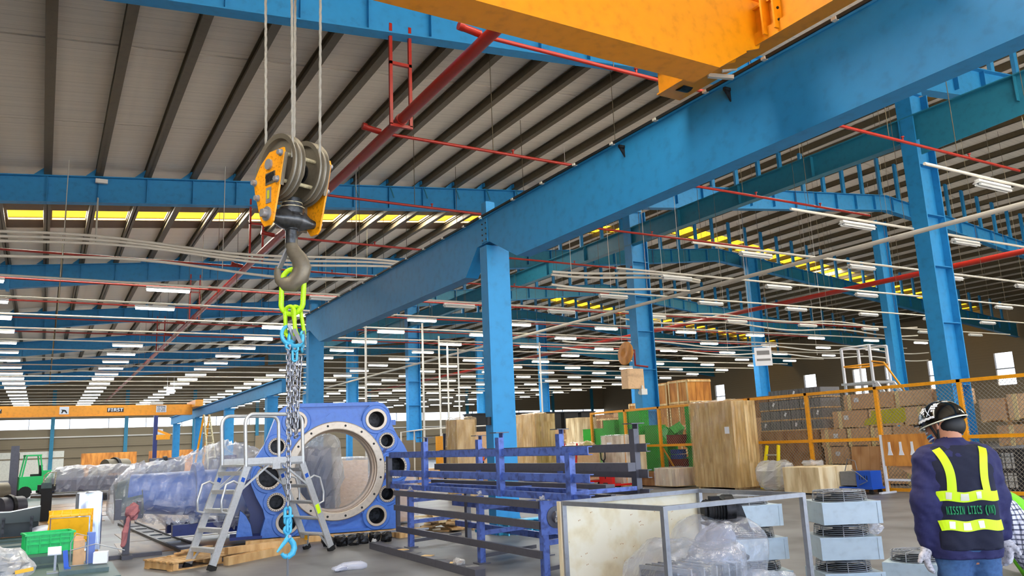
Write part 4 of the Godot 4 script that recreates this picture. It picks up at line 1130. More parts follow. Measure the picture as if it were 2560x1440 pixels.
func p_ladder() -> void:
	var t := thing("platform_ladder", "aluminium platform step ladder with handrails standing before the blue platen", "ladder", V(2.17, 0, -12.32), 22.4)
	var W := -0.62
	for s in 2: # left and right flights
		var x0 := 0.0 if s == 0 else 2.17
		var x1 := 0.55 if s == 0 else 1.56
		for z in [0.0, W]:
			var st := put("stringer", MB.new().beam(V(x0, 0.03, z), V(x1, 1.43, z), 0.03, 0.11, Vector3.RIGHT), M.alu, t)
			put("rubber_foot", MB.new().beam(V(x0 - (x1 - x0) * 0.01, 0.0, z), V(lerpf(x0, x1, 0.04), 0.07, z), 0.045, 0.13, Vector3.RIGHT), M.black_rubber, st)
			var d := -1.0 if s == 0 else 1.0
			var hx := func_x(x0, x1, 1.15)
			var lx := func_x(x0, x1, 0.78)
			put("grab_bar", MB.new().tube([V(hx, 1.16, z), V(hx + d * 0.12, 1.22, z), V(hx + d * 0.24, 1.18, z), V((hx + lx) * 0.5 + d * 0.24, 0.95, z), V(lx + d * 0.16, 0.8, z), V(lx + d * 0.05, 0.76, z), V(lx, 0.78, z)], 0.017, 8), M.alu, st)
			put("label_patch", MB.new().beam(V(func_x(x0, x1, 1.2), 1.2, z + 0.017), V(func_x(x0, x1, 1.26), 1.26, z + 0.017), 0.003, 0.06, Vector3.RIGHT), M.bright_blue, st)
		for k in 5:
			var y := 0.28 + 0.265 * k
			var x := func_x(x0, x1, y)
			put("step", MB.new().box(V(x, y, W * 0.5), V(0.13, 0.025, absf(W) - 0.03)).box(V(x + (0.06 if s else -0.06), y - 0.02, W * 0.5), V(0.012, 0.05, absf(W) - 0.03)), M.alu, t)
		put("foot_gusset", MB.new().beam(V(func_x(x0, x1, 0.07), 0.07, -0.04), V(func_x(x0, x1, 0.26), 0.27, -0.17), 0.02, 0.03).beam(V(func_x(x0, x1, 0.07), 0.07, W + 0.04), V(func_x(x0, x1, 0.26), 0.27, W + 0.17), 0.02, 0.03), M.alu, t)
		put("warning_patch", MB.new().box(V(func_x(x0, x1, 0.2), 0.2, W + 0.08), V(0.012, 0.07, 0.08)), M.yellow_plastic, t)
		var bx := 0.92 if s == 0 else 1.2
		for z in [0.0, W]:
			put("brace", MB.new().beam(V(func_x(x0, x1, 1.05), 1.05, z), V(bx, 1.42, z), 0.018, 0.03), M.alu, t)
	put("platform", MB.new().span(V(0.5, 1.42, W - 0.02), V(1.6, 1.45, 0.02)).span(V(0.5, 1.42, 0.0), V(1.6, 1.54, 0.02)).span(V(0.5, 1.42, W - 0.02), V(1.6, 1.54, W)), M.alu, t)
	put("hinge_plate", MB.new().span(V(0.98, 1.36, 0.02), V(1.12, 1.48, 0.035)), M.alu, t)
	for z in [0.0, W]:
		var p := [V(0.53, 1.42, z), V(0.5, 2.02, z)]
		for k in 6:
			var a := PI - PI * 0.5 * k / 5.0
			p.append(V(0.64 + cos(a) * 0.14, 2.06 + sin(a) * 0.14, z))
		for k in 6:
			var a := PI * 0.5 - PI * 0.5 * k / 5.0
			p.append(V(1.42 + cos(a) * 0.14, 2.06 + sin(a) * 0.14, z))
		p.append(V(1.58, 1.42, z))
		put("handrail", MB.new().tube(p, 0.028, 8), M.alu, t)
	lone("yellow_sticker", "yellow and black warning sticker on the right ladder stringer", "sticker", MB.new().beam(V(func_x(2.17, 1.56, 0.62), 0.62, 0.0), V(func_x(2.17, 1.56, 0.76), 0.76, 0.0), 0.004, 0.07, Vector3.RIGHT), M.hi_vis).transform = Transform3D(yaw(22.4), V(2.17, 0, -12.32) + yaw(22.4) * V(0, 0, 0.02))
func func_x(a: float, b: float, y: float) -> float:
	return lerpf(a, b, y / 1.43)

func pallet(at: Vector3, turn: float, label: String, s := V(1.1, 0.12, 1.0), group := "wooden pallets") -> Node3D:
	var t := thing("wooden_pallet", label, "pallet", at, turn, group)
	for k in 5: put("deck_board", MB.new().box(V(0, s.y - 0.01, s.z * (k - 2) * 0.22), V(s.x, 0.02, s.z * 0.14)), M.pine, t)
	for k in 3: put("bearer", MB.new().box(V(s.x * (k - 1) * 0.46, s.y * 0.5 - 0.005, 0), V(0.08, s.y - 0.03, s.z)), M.pine, t)
	for k in 2: put("bottom_board", MB.new().box(V(0, 0.01, s.z * (k - 0.5) * 0.8), V(s.x, 0.02, s.z * 0.14)), M.pine, t)
	return t

func p_left_side() -> void:
	# film-wrapped machines
	var t := thing("wrapped_machine", "long machine barrel draped in crumpled clear plastic film left of the ladder", "machine", V(0, 0, 0))
	put("barrel", MB.new().cyl(V(1.5, 0.95, -17.2), V(3.9, 0.85, -16.8), 0.36, 0.5, 24).cyl(V(2.6, 0.9, -17.0), V(2.75, 0.9, -17.0), 0.58, -1.0, 24), M.platen_blue, t)
	put("head", MB.new().cyl(V(1.25, 0.85, -17.2), V(1.7, 0.9, -17.2), 0.3, 0.42, 20), M.machine_green, t)
	put("frame", MB.new().span(V(2.2, 0.15, -17.5), V(4.2, 0.35, -17.3)).span(V(2.2, 0.15, -16.7), V(4.2, 0.35, -16.5)).span(V(3.1, 0.3, -17.2), V(3.4, 1.6, -16.9)), M.navy, t)
	put("plastic_film", drape([[1.12, 1.0, 0.62, 0.2, -17.2], [1.3, 1.26, 0.58, 0.5, -17.2], [1.6, 1.46, 0.6, 0.62, -17.2], [2.2, 1.48, 0.45, 0.66, -17.1], [2.7, 1.66, 0.4, 0.64, -17.0], [3.13, 1.82, 0.2, 0.6, -17.0], [3.45, 1.72, 0.35, 0.6, -16.9], [3.9, 1.55, 0.3, 0.55, -16.8], [4.2, 1.5, 0.3, 0.5, -16.8]], 0.14, 3), M.film_clear, t)
	t = thing("wrapped_machine", "grey brown plastic wrapped long machine bed far on the left", "machine")
	put("bed", MB.new().span(V(0.3, 0.75, -27.6), V(2.6, 1.15, -26.6)), M.navy, t)
	put("plastic_film", drape([[0.12, 1.15, 0.95, 0.3, -27], [0.35, 1.4, 0.8, 0.6, -27], [1.0, 1.43, 0.74, 0.62, -27], [1.6, 1.4, 0.72, 0.6, -27], [2.1, 1.42, 0.7, 0.6, -27], [2.7, 1.35, 0.7, 0.55, -27]], 0.12, 5, 26, 6), M.film_milky, t)
	put("roller", MB.new().cyl(V(-0.2, 0.72, -26.3), V(2.4, 0.68, -26.3), 0.07, -1.0, 14), M.steel, t)
	put("end_stand", MB.new().span(V(0.05, 0.0, -26.5), V(0.32, 0.85, -26.2)).span(V(-0.05, 0.85, -26.5), V(0.4, 1.0, -26.2)), M.dark, t)
	put("guard_hoop", MB.new().tube([V(0.08, 0.95, -26.2), V(0.1, 1.25, -26.2), V(0.2, 1.33, -26.2), V(0.38, 1.33, -26.2), V(0.36, 0.95, -26.2)], 0.02, 6), M.cream_paint, t)
	put("control_panel", MB.new().span(V(0.04, 0.9, -26.22), V(0.3, 1.05, -26.15)), M.machine_green, t)
	t = thing("wrapped_machine", "tall machine part shrouded in wrinkled film seen through the platen bore", "machine")
	put("core", MB.new().cyl(V(5.15, 0.1, -17.2), V(5.15, 1.7, -17.2), 0.4, 0.3, 18), M.navy, t)
	put("plastic_film", MB.new().wrap(V(5.15, 1.02, -17.2), V(1.0, 1.95, 0.9), yaw(20), crumple, 0.16, 0.75, 36, 22), M.film_milky, t)
	t = thing("wrapped_crate", "foil wrapped crate standing behind the right side of the platen bore", "crate")
	put("box", MB.new().span(V(6.0, 0.1, -19.5), V(6.8, 1.35, -18.6)), M.carton_light, t)
	put("plastic_film", MB.new().wrap(V(6.4, 0.74, -19.05), V(0.95, 1.4, 1.05), Basis(), crumple, 0.06, 0.2, 30, 16), M.film_clear, t)
	t = thing("wrapped_crate", "low shiny film wrapped crate right of the platen behind the rack", "crate")
	put("box", MB.new().span(V(6.5, 0.05, -17.1), V(7.05, 1.0, -16.4)), M.carton, t)
	put("plastic_film", MB.new().wrap(V(6.78, 0.55, -16.75), V(0.7, 1.1, 0.85), Basis(), crumple, 0.05, 0.2, 24, 14), M.film_clear, t)
	# wooden pallets under the ladder
	pallet(V(2.25, 0.0, -13.35), 22.0, "pale pine pallet lying under the left ladder flight", V(1.5, 0.13, 0.8))
	lone("timber", "orange pine timber lying on the floor between the ladder flights", "timber", MB.new().beam(V(2.45, 0.06, -12.75), V(3.7, 0.06, -13.6), 0.1, 0.12), M.pine, "loose timbers")
	lone("timber", "second pine timber running to the right ladder foot", "timber", MB.new().beam(V(2.5, 0.18, -13.0), V(3.9, 0.14, -13.72), 0.09, 0.1), M.pine, "loose timbers")
	for k in 3: lone("timber", "thin pine board %s on the left pallet" % ["lowest", "middle", "topmost"][k], "timber", MB.new().beam(V(1.75 + 0.1 * k, 0.14 + 0.03 * k, -13.4), V(2.3 + 0.05 * k, 0.14 + 0.03 * k, -13.75), 0.1, 0.02), M.pine, "loose boards")
	# floor sheets and the gutter
	for k in 9:
		for j in 2:
			lone("floor_sheet", "brown protective sheet on the left hall floor, %s side, row %s" % [["left", "right"][j], ORD[k]], "sheet", MB.new().box(V(-0.9 + 3.9 * j + 0.2 * k, 0.006, -16.6 - 2.3 * k), V(3.4, 0.012, 2.2), yaw(-3.0 + 2.0 * ((k + j) % 3))), M.floor_sheet, "floor sheets")
	t = thing("floor_gutter", "dark steel gutter channel with bright bars running across the left floor", "gutter")
	put("channel", MB.new().beam(V(1.95, 0.012, -22.6), V(2.35, 0.012, -14.9), 0.34, 0.02), M.rack_dark, t)
	for s in [-1, 1]: put("kerb", MB.new().beam(V(1.95 + 0.19 * s, 0.03, -22.6), V(2.35 + 0.19 * s, 0.03, -14.9), 0.05, 0.06), M.dark_steel, t)
	for k in 7: put("bar", MB.new().box(V(1.98 + 0.05 * k, 0.035, -21.5 + 0.95 * k), V(0.3, 0.03, 0.12)), M.steel if k % 2 else M.galv, t)
	# dark stand with the pink rag
	t = thing("steel_stand", "dark steel floor stand with a square fork on top", "stand", V(1.3, 0, -15.1))
	put("base", MB.new().box(V(0.1, 0.03, 0), V(0.9, 0.06, 0.16)).box(V(0, 0.03, 0), V(0.16, 0.06, 0.6)), M.rack_dark, t)
	put("post", MB.new().span(V(-0.05, 0.06, -0.05), V(0.05, 0.62, 0.05)), M.rack_dark, t)
	put("fork", MB.new().span(V(-0.2, 0.62, -0.06), V(0.22, 0.68, 0.06)).span(V(-0.2, 0.68, -0.06), V(-0.1, 0.95, 0.06)).span(V(0.14, 0.68, -0.06), V(0.2, 0.9, 0.06)), M.rack_dark, t)
	lone("rag", "pink rag tied round the dark steel floor stand", "rag", MB.new().wrap(V(1.36, 0.74, -15.0), V(0.2, 0.26, 0.18), Basis(), crumple, 0.06, 0.9, 14, 10).wrap(V(1.27, 0.42, -14.98), V(0.1, 0.5, 0.06), Basis(Vector3.BACK, -0.15), crumple, 0.04, 0.8, 12, 10), M.pink_rag)
	# machine bed in the corner with boxes on it
	t = thing("machine_bed", "grey green machine bed with grooves in the lower left corner", "machine bed", V(0, 0, 0))
	put("front_block", MB.new().span(V(-2.2, 0.0, -9.25), V(0.67, 0.6, -8.1)), M.machine_green, t)
	put("front_plate", MB.new().span(V(0.2, 0.6, -9.2), V(0.6, 0.635, -8.5)), M.machine_green, t)
	put("table", MB.new().span(V(-2.2, 0.0, -12.6), V(0.36, 0.62, -9.3)), M.machine_green, t)
	for k in 6: put("slot_rail", MB.new().span(V(-2.2, 0.62, -9.75 - 0.5 * k), V(0.36, 0.69, -9.45 - 0.5 * k)), M.machine_green, t)
	put("splash_tray", MB.new().span(V(-1.8, 0.69, -12.35), V(0.02, 0.88, -12.3)).prism([Vector2(-1.8, 0.0), Vector2(0.03, 0.0), Vector2(0.03, 0.18), Vector2(-0.3, 0.13), Vector2(-1.8, 0.17)], -0.3, 0.0, Transform3D(Basis(), V(0, 0.88, -12.0))), M.deep_green, t)
	for x in [-0.36, -0.06]: put("tray_clip", MB.new().span(V(x - 0.015, 0.72, -11.99), V(x + 0.015, 0.95, -11.96)), M.dark_steel, t)
	crate_open("plastic_crate", "open mint green plastic crate on the machine bed", V(0.11, 0.69, -9.95), 8.0, V(0.42, 0.19, 0.3), M.mint_plastic)
	var yc := crate_open("plastic_crate", "yellow plastic crate lying on its side behind the green one", V(0.34, 0.78, -10.85), -4.0, V(0.42, 0.22, 0.3), M.yellow_plastic)
	yc.rotation_degrees = V(-78, -4, 0)
	yc.position = V(0.33, 0.84, -10.72)
	t = thing("foil_box", "tall box wrapped in silvery foil behind the yellow crate", "box", V(0.56, 0, -11.8), 6.0)
	put("carton", MB.new().span(V(-0.12, 0.0, -0.14), V(0.12, 1.18, 0.12)), M.carton_light, t)
	put("foil", film_box(V(-0.13, 0.5, -0.15), V(0.13, 1.2, 0.13), 14, 0.02, 3), M.foil, t)
	lone("white_cloth", "crumpled white cloth lying behind the yellow crate", "cloth", MB.new().wrap(V(0.2, 0.75, -12.2), V(0.5, 0.14, 0.4), Basis(), crumple, 0.05, 0.8, 18, 8), M.paper)
	lone("brown_box", "small upright brown cardboard box on the bed front", "box", MB.new().span(V(0.315, 0.635, -8.98), V(0.41, 0.86, -8.9)).span(V(0.32, 0.86, -8.97), V(0.4, 0.9, -8.96)), M.carton)
	t = thing("wire_tray", "thin wire tray holding the small brown box", "tray")
	put("wires", MB.new().tube([V(0.29, 0.64, -8.84), V(0.29, 0.85, -8.84), V(0.33, 0.93, -8.84), V(0.43, 0.9, -8.84), V(0.44, 0.64, -8.84), V(0.29, 0.64, -8.84)], 0.005, 5).tube([V(0.29, 0.78, -8.84), V(0.5, 0.82, -8.85), V(0.75, 0.74, -8.8)], 0.005, 5), M.galv, t)
	lone("blue_post", "short pale blue steel post on the bed front", "post", MB.new().span(V(0.43, 0.635, -9.05), V(0.5, 0.92, -8.95)).cyl(V(0.45, 0.88, -8.94), V(0.45, 0.88, -8.945), 0.01), M.light_blue)
	lone("white_box", "small white cardboard box at the right end of the bed", "box", MB.new().box(V(0.545, 0.7, -8.78), V(0.12, 0.1, 0.1), yaw(-10)), M.paper)
	t = thing("paper_stand", "small grey stand with a tilted white plate on the bed", "stand", V(0.16, 0.6, -8.85))
	put("foot", MB.new().box(V(0, 0.005, 0.05), V(0.11, 0.01, 0.16)), M.galv, t)
	put("stem", MB.new().box(V(0.01, 0.09, 0), V(0.02, 0.18, 0.02)), M.galv, t)
	put("plate", MB.new().box(V(0, 0.19, 0.02), V(0.11, 0.012, 0.12), Basis(Vector3.RIGHT, 0.5)), M.paper, t)
	lone("blue_bracket", "bright blue folded steel bracket on the bed", "bracket", MB.new().box(V(0.27, 0.62, -8.72), V(0.05, 0.04, 0.12)).box(V(0.255, 0.7, -8.8), V(0.04, 0.18, 0.03), Basis(Vector3.BACK, 0.12)), M.bright_blue)
	t = thing("bagged_part", "machine part in a grey plastic bag at the left edge", "machine part", V(-0.17, 0.62, -8.75))
	put("part", MB.new().cyl(V(-0.2, 0.1, 0), V(0.12, 0.06, 0.05), 0.09, 0.05, 14), M.dark_steel, t)
	put("bag", MB.new().wrap(V(-0.06, 0.1, 0), V(0.42, 0.26, 0.34), Basis(Vector3.BACK, -0.35), crumple, 0.09, 0.8, 26, 14), M.film_milky, t)
	put("strap", MB.new().box(V(0.1, 0.05, 0.19), V(0.14, 0.03, 0.02), Basis(Vector3.BACK, 0.12)), M.yellow_plastic, t)

func crate_open(called: String, label: String, at: Vector3, turn: float, s: Vector3, m: Material, group := "plastic crates") -> Node3D:
	var t := thing(called, label, "crate", at, turn, group)
	var w := 0.012
	put("floor_panel", MB.new().box(V(0, w * 0.5, 0), V(s.x - 0.04, w, s.z - 0.04)), m, t)
	for q in [[V(0, s.y * 0.5, s.z * 0.5), V(s.x, s.y, w)], [V(0, s.y * 0.5, -s.z * 0.5), V(s.x, s.y, w)], [V(s.x * 0.5, s.y * 0.5, 0), V(w, s.y, s.z)], [V(-s.x * 0.5, s.y * 0.5, 0), V(w, s.y, s.z)]]:
		put("side_panel", MB.new().box(q[0], q[1]), m, t)
	put("rim", MB.new().box(V(0, s.y, s.z * 0.5 + 0.008), V(s.x + 0.04, 0.02, 0.02)).box(V(0, s.y, -s.z * 0.5 - 0.008), V(s.x + 0.04, 0.02, 0.02)).box(V(s.x * 0.5 + 0.008, s.y, 0), V(0.02, 0.02, s.z)).box(V(-s.x * 0.5 - 0.008, s.y, 0), V(0.02, 0.02, s.z)), m, t)
	var ribs := MB.new()
	for k in 5: ribs.box(V(s.x * (k - 2) * 0.22, s.y * 0.5, s.z * 0.5 + 0.008), V(0.01, s.y, 0.014))
	ribs.box(V(0, s.y * 0.5, s.z * 0.5 + 0.008), V(s.x, 0.01, 0.014)).box(V(0, s.y * 0.75, s.z * 0.5 + 0.008), V(s.x, 0.008, 0.012))
	for k in 3:
		for e in [-1, 1]: ribs.box(V(e * (s.x * 0.5 + 0.008), s.y * 0.5, s.z * (k - 1) * 0.3), V(0.014, s.y, 0.01))
	put("ribs", ribs, m, t)
	return t

func film_box(a: Vector3, b: Vector3, n: int, amp: float, seed_: int) -> MB: # crumpled film tight round a box
	var nz := FastNoiseLite.new()
	nz.seed = seed_
	nz.frequency = 1.1
	nz.fractal_octaves = 4
	nz.fractal_type = FastNoiseLite.FRACTAL_RIDGED
	var mb := MB.new()
	var c := (a + b) * 0.5
	var h := (b - a) * 0.5
	for f in [[Vector3.RIGHT, Vector3.UP, Vector3.BACK], [Vector3.BACK, Vector3.UP, Vector3.LEFT], [Vector3.FORWARD, Vector3.UP, Vector3.RIGHT], [Vector3.RIGHT, Vector3.FORWARD, Vector3.UP], [Vector3.LEFT, Vector3.UP, Vector3.FORWARD]]:
		var k := mb.v.size()
		var pts := PackedVector3Array()
		for j in n + 1:
			for i in n + 1:
				var p: Vector3 = c + f[0] * h * (2.0 * i / n - 1.0) * f[0].sign().abs() + f[1] * h * (2.0 * j / n - 1.0) + f[2] * h
				var edge := 1.0 if i > 0 and i < n and j > 0 and j < n else 0.3
				p += f[2] * amp * edge * nz.get_noise_3dv(p * V(2.2, 0.9, 2.2))
				pts.append(p)
		for j in n + 1:
			for i in n + 1:
				var px := pts[j * (n + 1) + mini(i + 1, n)] - pts[j * (n + 1) + maxi(i - 1, 0)]
				var py := pts[mini(j + 1, n) * (n + 1) + i] - pts[maxi(j - 1, 0) * (n + 1) + i]
				mb.vert(pts[j * (n + 1) + i], px.cross(py).normalized())
		for j in n:
			for i in n:
				var q := k + j * (n + 1) + i
				mb.tri(q, q + 1, q + n + 2)
				mb.tri(q, q + n + 2, q + n + 1)
	return mb

func plank_crate(called: String, label: String, a: Vector3, b: Vector3, m: Material, group := "", wide := 0.16, battens := true, vertical := true) -> Node3D:
	var t := thing(called, label, "crate", V(a.x, a.y, b.z), 0.0, group)
	var s := b - a
	put("core", MB.new().span(V(0.02, 0.02, -s.z), V(s.x, s.y - 0.01, -0.02)), m, t)
	put("lid", MB.new().span(V(0, s.y - 0.02, -s.z), V(s.x, s.y, 0)), m, t)
	var tones := [Color(1, 1, 1), Color(0.93, 0.91, 0.88), Color(0.88, 0.86, 0.83), Color(0.97, 0.94, 0.9)]
	for f in 2: # face towards -x, then face towards +z
		var L: float = s.z if f == 0 else s.x
		var n := maxi(2, int(round((L if vertical else s.y) / wide)))
		for k in n:
			var mb := MB.new()
			mb.col = tones[(k * 7 + f * 3 + int(s.y * 10)) % 4]
			var w := (L if vertical else s.y) / n
			var g := 0.006
			var d := 0.003 * ((k * 5) % 3)
			if vertical:
				if f == 0: mb.span(V(-d, 0.0, -w * (k + 1) + g), V(0.02, s.y - 0.02, -w * k - g))
				else: mb.span(V(w * k + g, 0.0, -0.02), V(w * (k + 1) - g, s.y - 0.02, d))
			else:
				if f == 0: mb.span(V(-d, w * k + g, -s.z), V(0.02, w * (k + 1) - g, 0))
				else: mb.span(V(0, w * k + g, -0.02), V(s.x, w * (k + 1) - g, d))
			put("plank", mb, m, t)
		if battens:
			for y in [0.04, s.y - 0.07]:
				if f == 0: put("batten", MB.new().span(V(-0.025, y - 0.04, -s.z), V(-0.008, y + 0.04, 0)), M.crate_wood, t)
				else: put("batten", MB.new().span(V(0, y - 0.04, 0.008), V(s.x, y + 0.04, 0.025)), M.crate_wood, t)
			for e in [0.0, 0.5, 1.0]:
				if f == 0: put("batten", MB.new().span(V(-0.03, 0, clampf(-s.z * e - 0.04, -s.z, -0.08)), V(-0.01, s.y - 0.02, clampf(-s.z * e + 0.04, -s.z + 0.08, 0))), M.crate_wood, t)
	return t

func rackpart(t: Node3D, called: String, a: Vector3, b: Vector3, w: float, h: float, m: Material) -> void:
	put(called, MB.new().beam(a, b, w, h), m, t)
func p_racks() -> void:
	var t := thing("steel_rack", "lower blue steel pipe rack standing on the concrete floor", "rack", V(0, 0, 0), 0.0, "blue steel racks")
	var X := [5.3, 6.35]
	for i in 2:
		for z in [-12.5, -10.05, -8.42]:
			var l := put("leg", MB.new().span(V(X[i] - 0.04, 0.0, z - 0.045), V(X[i] + 0.04, 0.9, z + 0.045)), M.rack_blue if i == 0 else M.rack_dark, t)
			put("foot_plate", MB.new().span(V(X[i] - 0.09, 0, z - 0.09), V(X[i] + 0.09, 0.015, z + 0.09)), M.rack_dark, l)
		for y in [[0.85, 0.085], [0.61, 0.09], [0.27, 0.09]]:
			rackpart(t, "side_rail", V(X[i] - (0.05 if i == 0 else 0.0), y[0], -13.05 if y[0] > 0.3 else -12.95), V(X[i] - (0.05 if i == 0 else 0.0), y[0], -8.4), 0.05, y[1], M.rack_dark if i == 0 or y[0] > 0.8 else M.rack_blue)
	for z in [-12.5, -10.05, -8.42]:
		for y in [0.74, 0.4]: rackpart(t, "cross_rail", V(X[0], y, z), V(X[1], y, z - 0.25), 0.06, 0.06, M.rack_blue)
		rackpart(t, "floor_rail", V(X[0], 0.1, z), V(X[1], 0.1, z - 0.3), 0.06, 0.05, M.rack_dark)
	rackpart(t, "end_post", V(5.3, 0.22, -13.05), V(5.3, 0.86, -13.05), 0.06, 0.06, M.rack_dark)
	var pl := put("end_plate", MB.new().span(V(5.22, 0.5, -8.36), V(5.62, 0.9, -8.34)), M.rack_blue, t)
	put("hub", MB.new().lathe([Vector2(0.13, 0.0), Vector2(0.13, 0.012), Vector2(0.07, 0.016), Vector2(0.06, 0.05), Vector2(0.0, 0.05)], V(5.43, 0.7, -8.34), Basis(Vector3.RIGHT, PI / 2), 24), M.rack_dark, pl)
	put("film_knot", MB.new().wrap(V(5.43, 0.71, -8.27), V(0.1, 0.12, 0.1), Basis(), crumple, 0.05, 0.9, 14, 10).wrap(V(5.43, 0.6, -8.26), V(0.03, 0.2, 0.03), Basis(), crumple, 0.02, 0.9, 8, 8), M.film_milky, pl)
	for q in [[5.3, 0.93, -12.5], [5.3, 0.93, -10.05], [5.3, 0.93, -8.42]]:
		put("film_scrap", MB.new().wrap(V(q[0], q[1], q[2]), V(0.07, 0.06, 0.07), Basis(), crumple, 0.04, 0.9, 10, 8), M.film_milky, t)
	# upper rack resting on the lower one
	t = thing("steel_rack", "upper blue steel rack with upright posts stacked on the lower rack", "rack", V(0, 0, 0), 0.0, "blue steel racks")
	var xs := [5.33, 6.32]
	for i in 2:
		var zs := [[-13.5, 1.52], [-11.95, 1.74], [-9.48, 1.74], [-7.82, 1.52]] if i == 0 else [[-11.95, 1.74], [-9.5, 1.76], [-7.84, 1.77]]
		for q in zs:
			var p := put("post", MB.new().span(V(xs[i] - 0.045, 0.91, q[0] - 0.05), V(xs[i] + 0.02, q[1] - 0.06, q[0] + 0.05)).span(V(xs[i] + 0.02, 0.91, q[0] - 0.05), V(xs[i] + 0.035, q[1], q[0] + 0.05)), M.rack_blue if q[0] > -13.0 and not (i == 1 and q[0] > -8.0) else M.rack_dark, t)
			if q[1] > 1.6: put("cap_plate", MB.new().span(V(xs[i] - 0.1, q[1], q[0] - 0.09), V(xs[i] + 0.1, q[1] + 0.012, q[0] + 0.09)), M.rack_dark, p)
		for y in [[0.95, 0.07], [1.17, 0.09], [1.48, 0.09]]:
			var zn := -7.45 if i == 0 else -7.62
			put("channel_rail", MB.new().beam(V(xs[i], y[0], -13.5), V(xs[i], y[0], zn), 0.012, y[1]).beam(V(xs[i] + 0.03, y[0] - y[1] * 0.5, -13.5), V(xs[i] + 0.03, y[0] - y[1] * 0.5, zn), 0.06, 0.01).beam(V(xs[i] + 0.03, y[0] + y[1] * 0.5, -13.5), V(xs[i] + 0.03, y[0] + y[1] * 0.5, zn), 0.06, 0.01), (M.rack_blue if i == 0 else M.rack_dark), t)
	for z in [-13.4, -11.95, -9.48, -7.82]:
		rackpart(t, "cross_rail", V(5.33, 1.0, z), V(6.32, 1.0, z), 0.05, 0.05, M.rack_blue)
	rackpart(t, "cargo_beam", V(5.85, 1.26, -12.6), V(6.1, 1.26, -7.65), 0.12, 0.1, M.rack_dark)
	rackpart(t, "cargo_beam", V(5.7, 1.02, -12.4), V(5.95, 1.02, -7.9), 0.14, 0.08, M.rack_dark)
	rackpart(t, "cargo_beam", V(5.5, 0.98, -11.8), V(5.65, 0.98, -8.0), 0.1, 0.08, M.rack_blue)
	# rough skid on the floor before the racks
	t = thing("wooden_skid", "long dark weathered skid beam with paint scraps on the floor before the racks", "beam", V(0, 0, 0))
	put("beam", MB.new().beam(V(4.8, 0.05, -12.9), V(4.72, 0.05, -9.0), 0.14, 0.1), M.rack_dark, t)
	for k in 7: put("paint_scrap", MB.new().box(V(4.77 - 0.002 * k, 0.103, -12.0 + 0.45 * k), V(0.1, 0.006, 0.16), yaw(12.0 * k)), M.crate_wood if k % 2 else M.bundle_grey, t)
	put("film_scrap", MB.new().wrap(V(4.74, 0.13, -9.6), V(0.14, 0.08, 0.2), Basis(), crumple, 0.05, 0.9, 12, 8), M.film_milky, t)
	put("film_scrap", MB.new().wrap(V(4.8, 0.13, -12.85), V(0.08, 0.06, 0.08), Basis(), crumple, 0.03, 0.9, 10, 8), M.film_milky, t)
	# wood offcuts and cyan steel behind the racks
	for k in 18:
		var m: Material = [M.pine, M.crate_wood, M.pale_ply][k % 3]
		lone("wood_offcut", "pale wood offcut in the heap behind the lower rack", "timber", MB.new().box(V([6.55, 6.95][k % 2] + rng.randf_range(-0.05, 0.05), 0.02 + 0.036 * (k / 2), -14.4 - 0.1 * (k % 3)), V(rng.randf_range(0.1, 0.24), 0.03, rng.randf_range(0.6, 1.1)), yaw(rng.randf_range(-50, 50))), m, "wood offcuts behind the rack")
	t = thing("cyan_channel", "cyan painted steel channel with cut notches at the foot of the blue column", "steel part", V(7.2, 0, -12.6))
	put("plate", MB.new().span(V(-0.1, 0, -0.2), V(0.75, 0.26, -0.16)).span(V(-0.1, 0.24, -0.2), V(0.75, 0.26, 0.05)), M.hook_blue, t)
	for k in 5: put("rib", MB.new().span(V(-0.02 + 0.16 * k, 0, -0.16), V(0.0 + 0.16 * k, 0.22, 0.03)), M.hook_blue, t)
	lone("plastic_bottle", "clear crumpled plastic bag lying on the concrete floor", "bag", MB.new().taper([V(3.5, 0.04, -10.85), V(3.62, 0.05, -10.9), V(3.75, 0.055, -10.88), V(3.86, 0.05, -10.84), V(3.93, 0.04, -10.86)], [0.03, 0.055, 0.06, 0.06, 0.035], 14).wrap(V(3.56, 0.04, -10.86), V(0.22, 0.08, 0.16), Basis(), crumple, 0.03, 0.8, 16, 8), M.pale_film)  # a crumpled clear bag

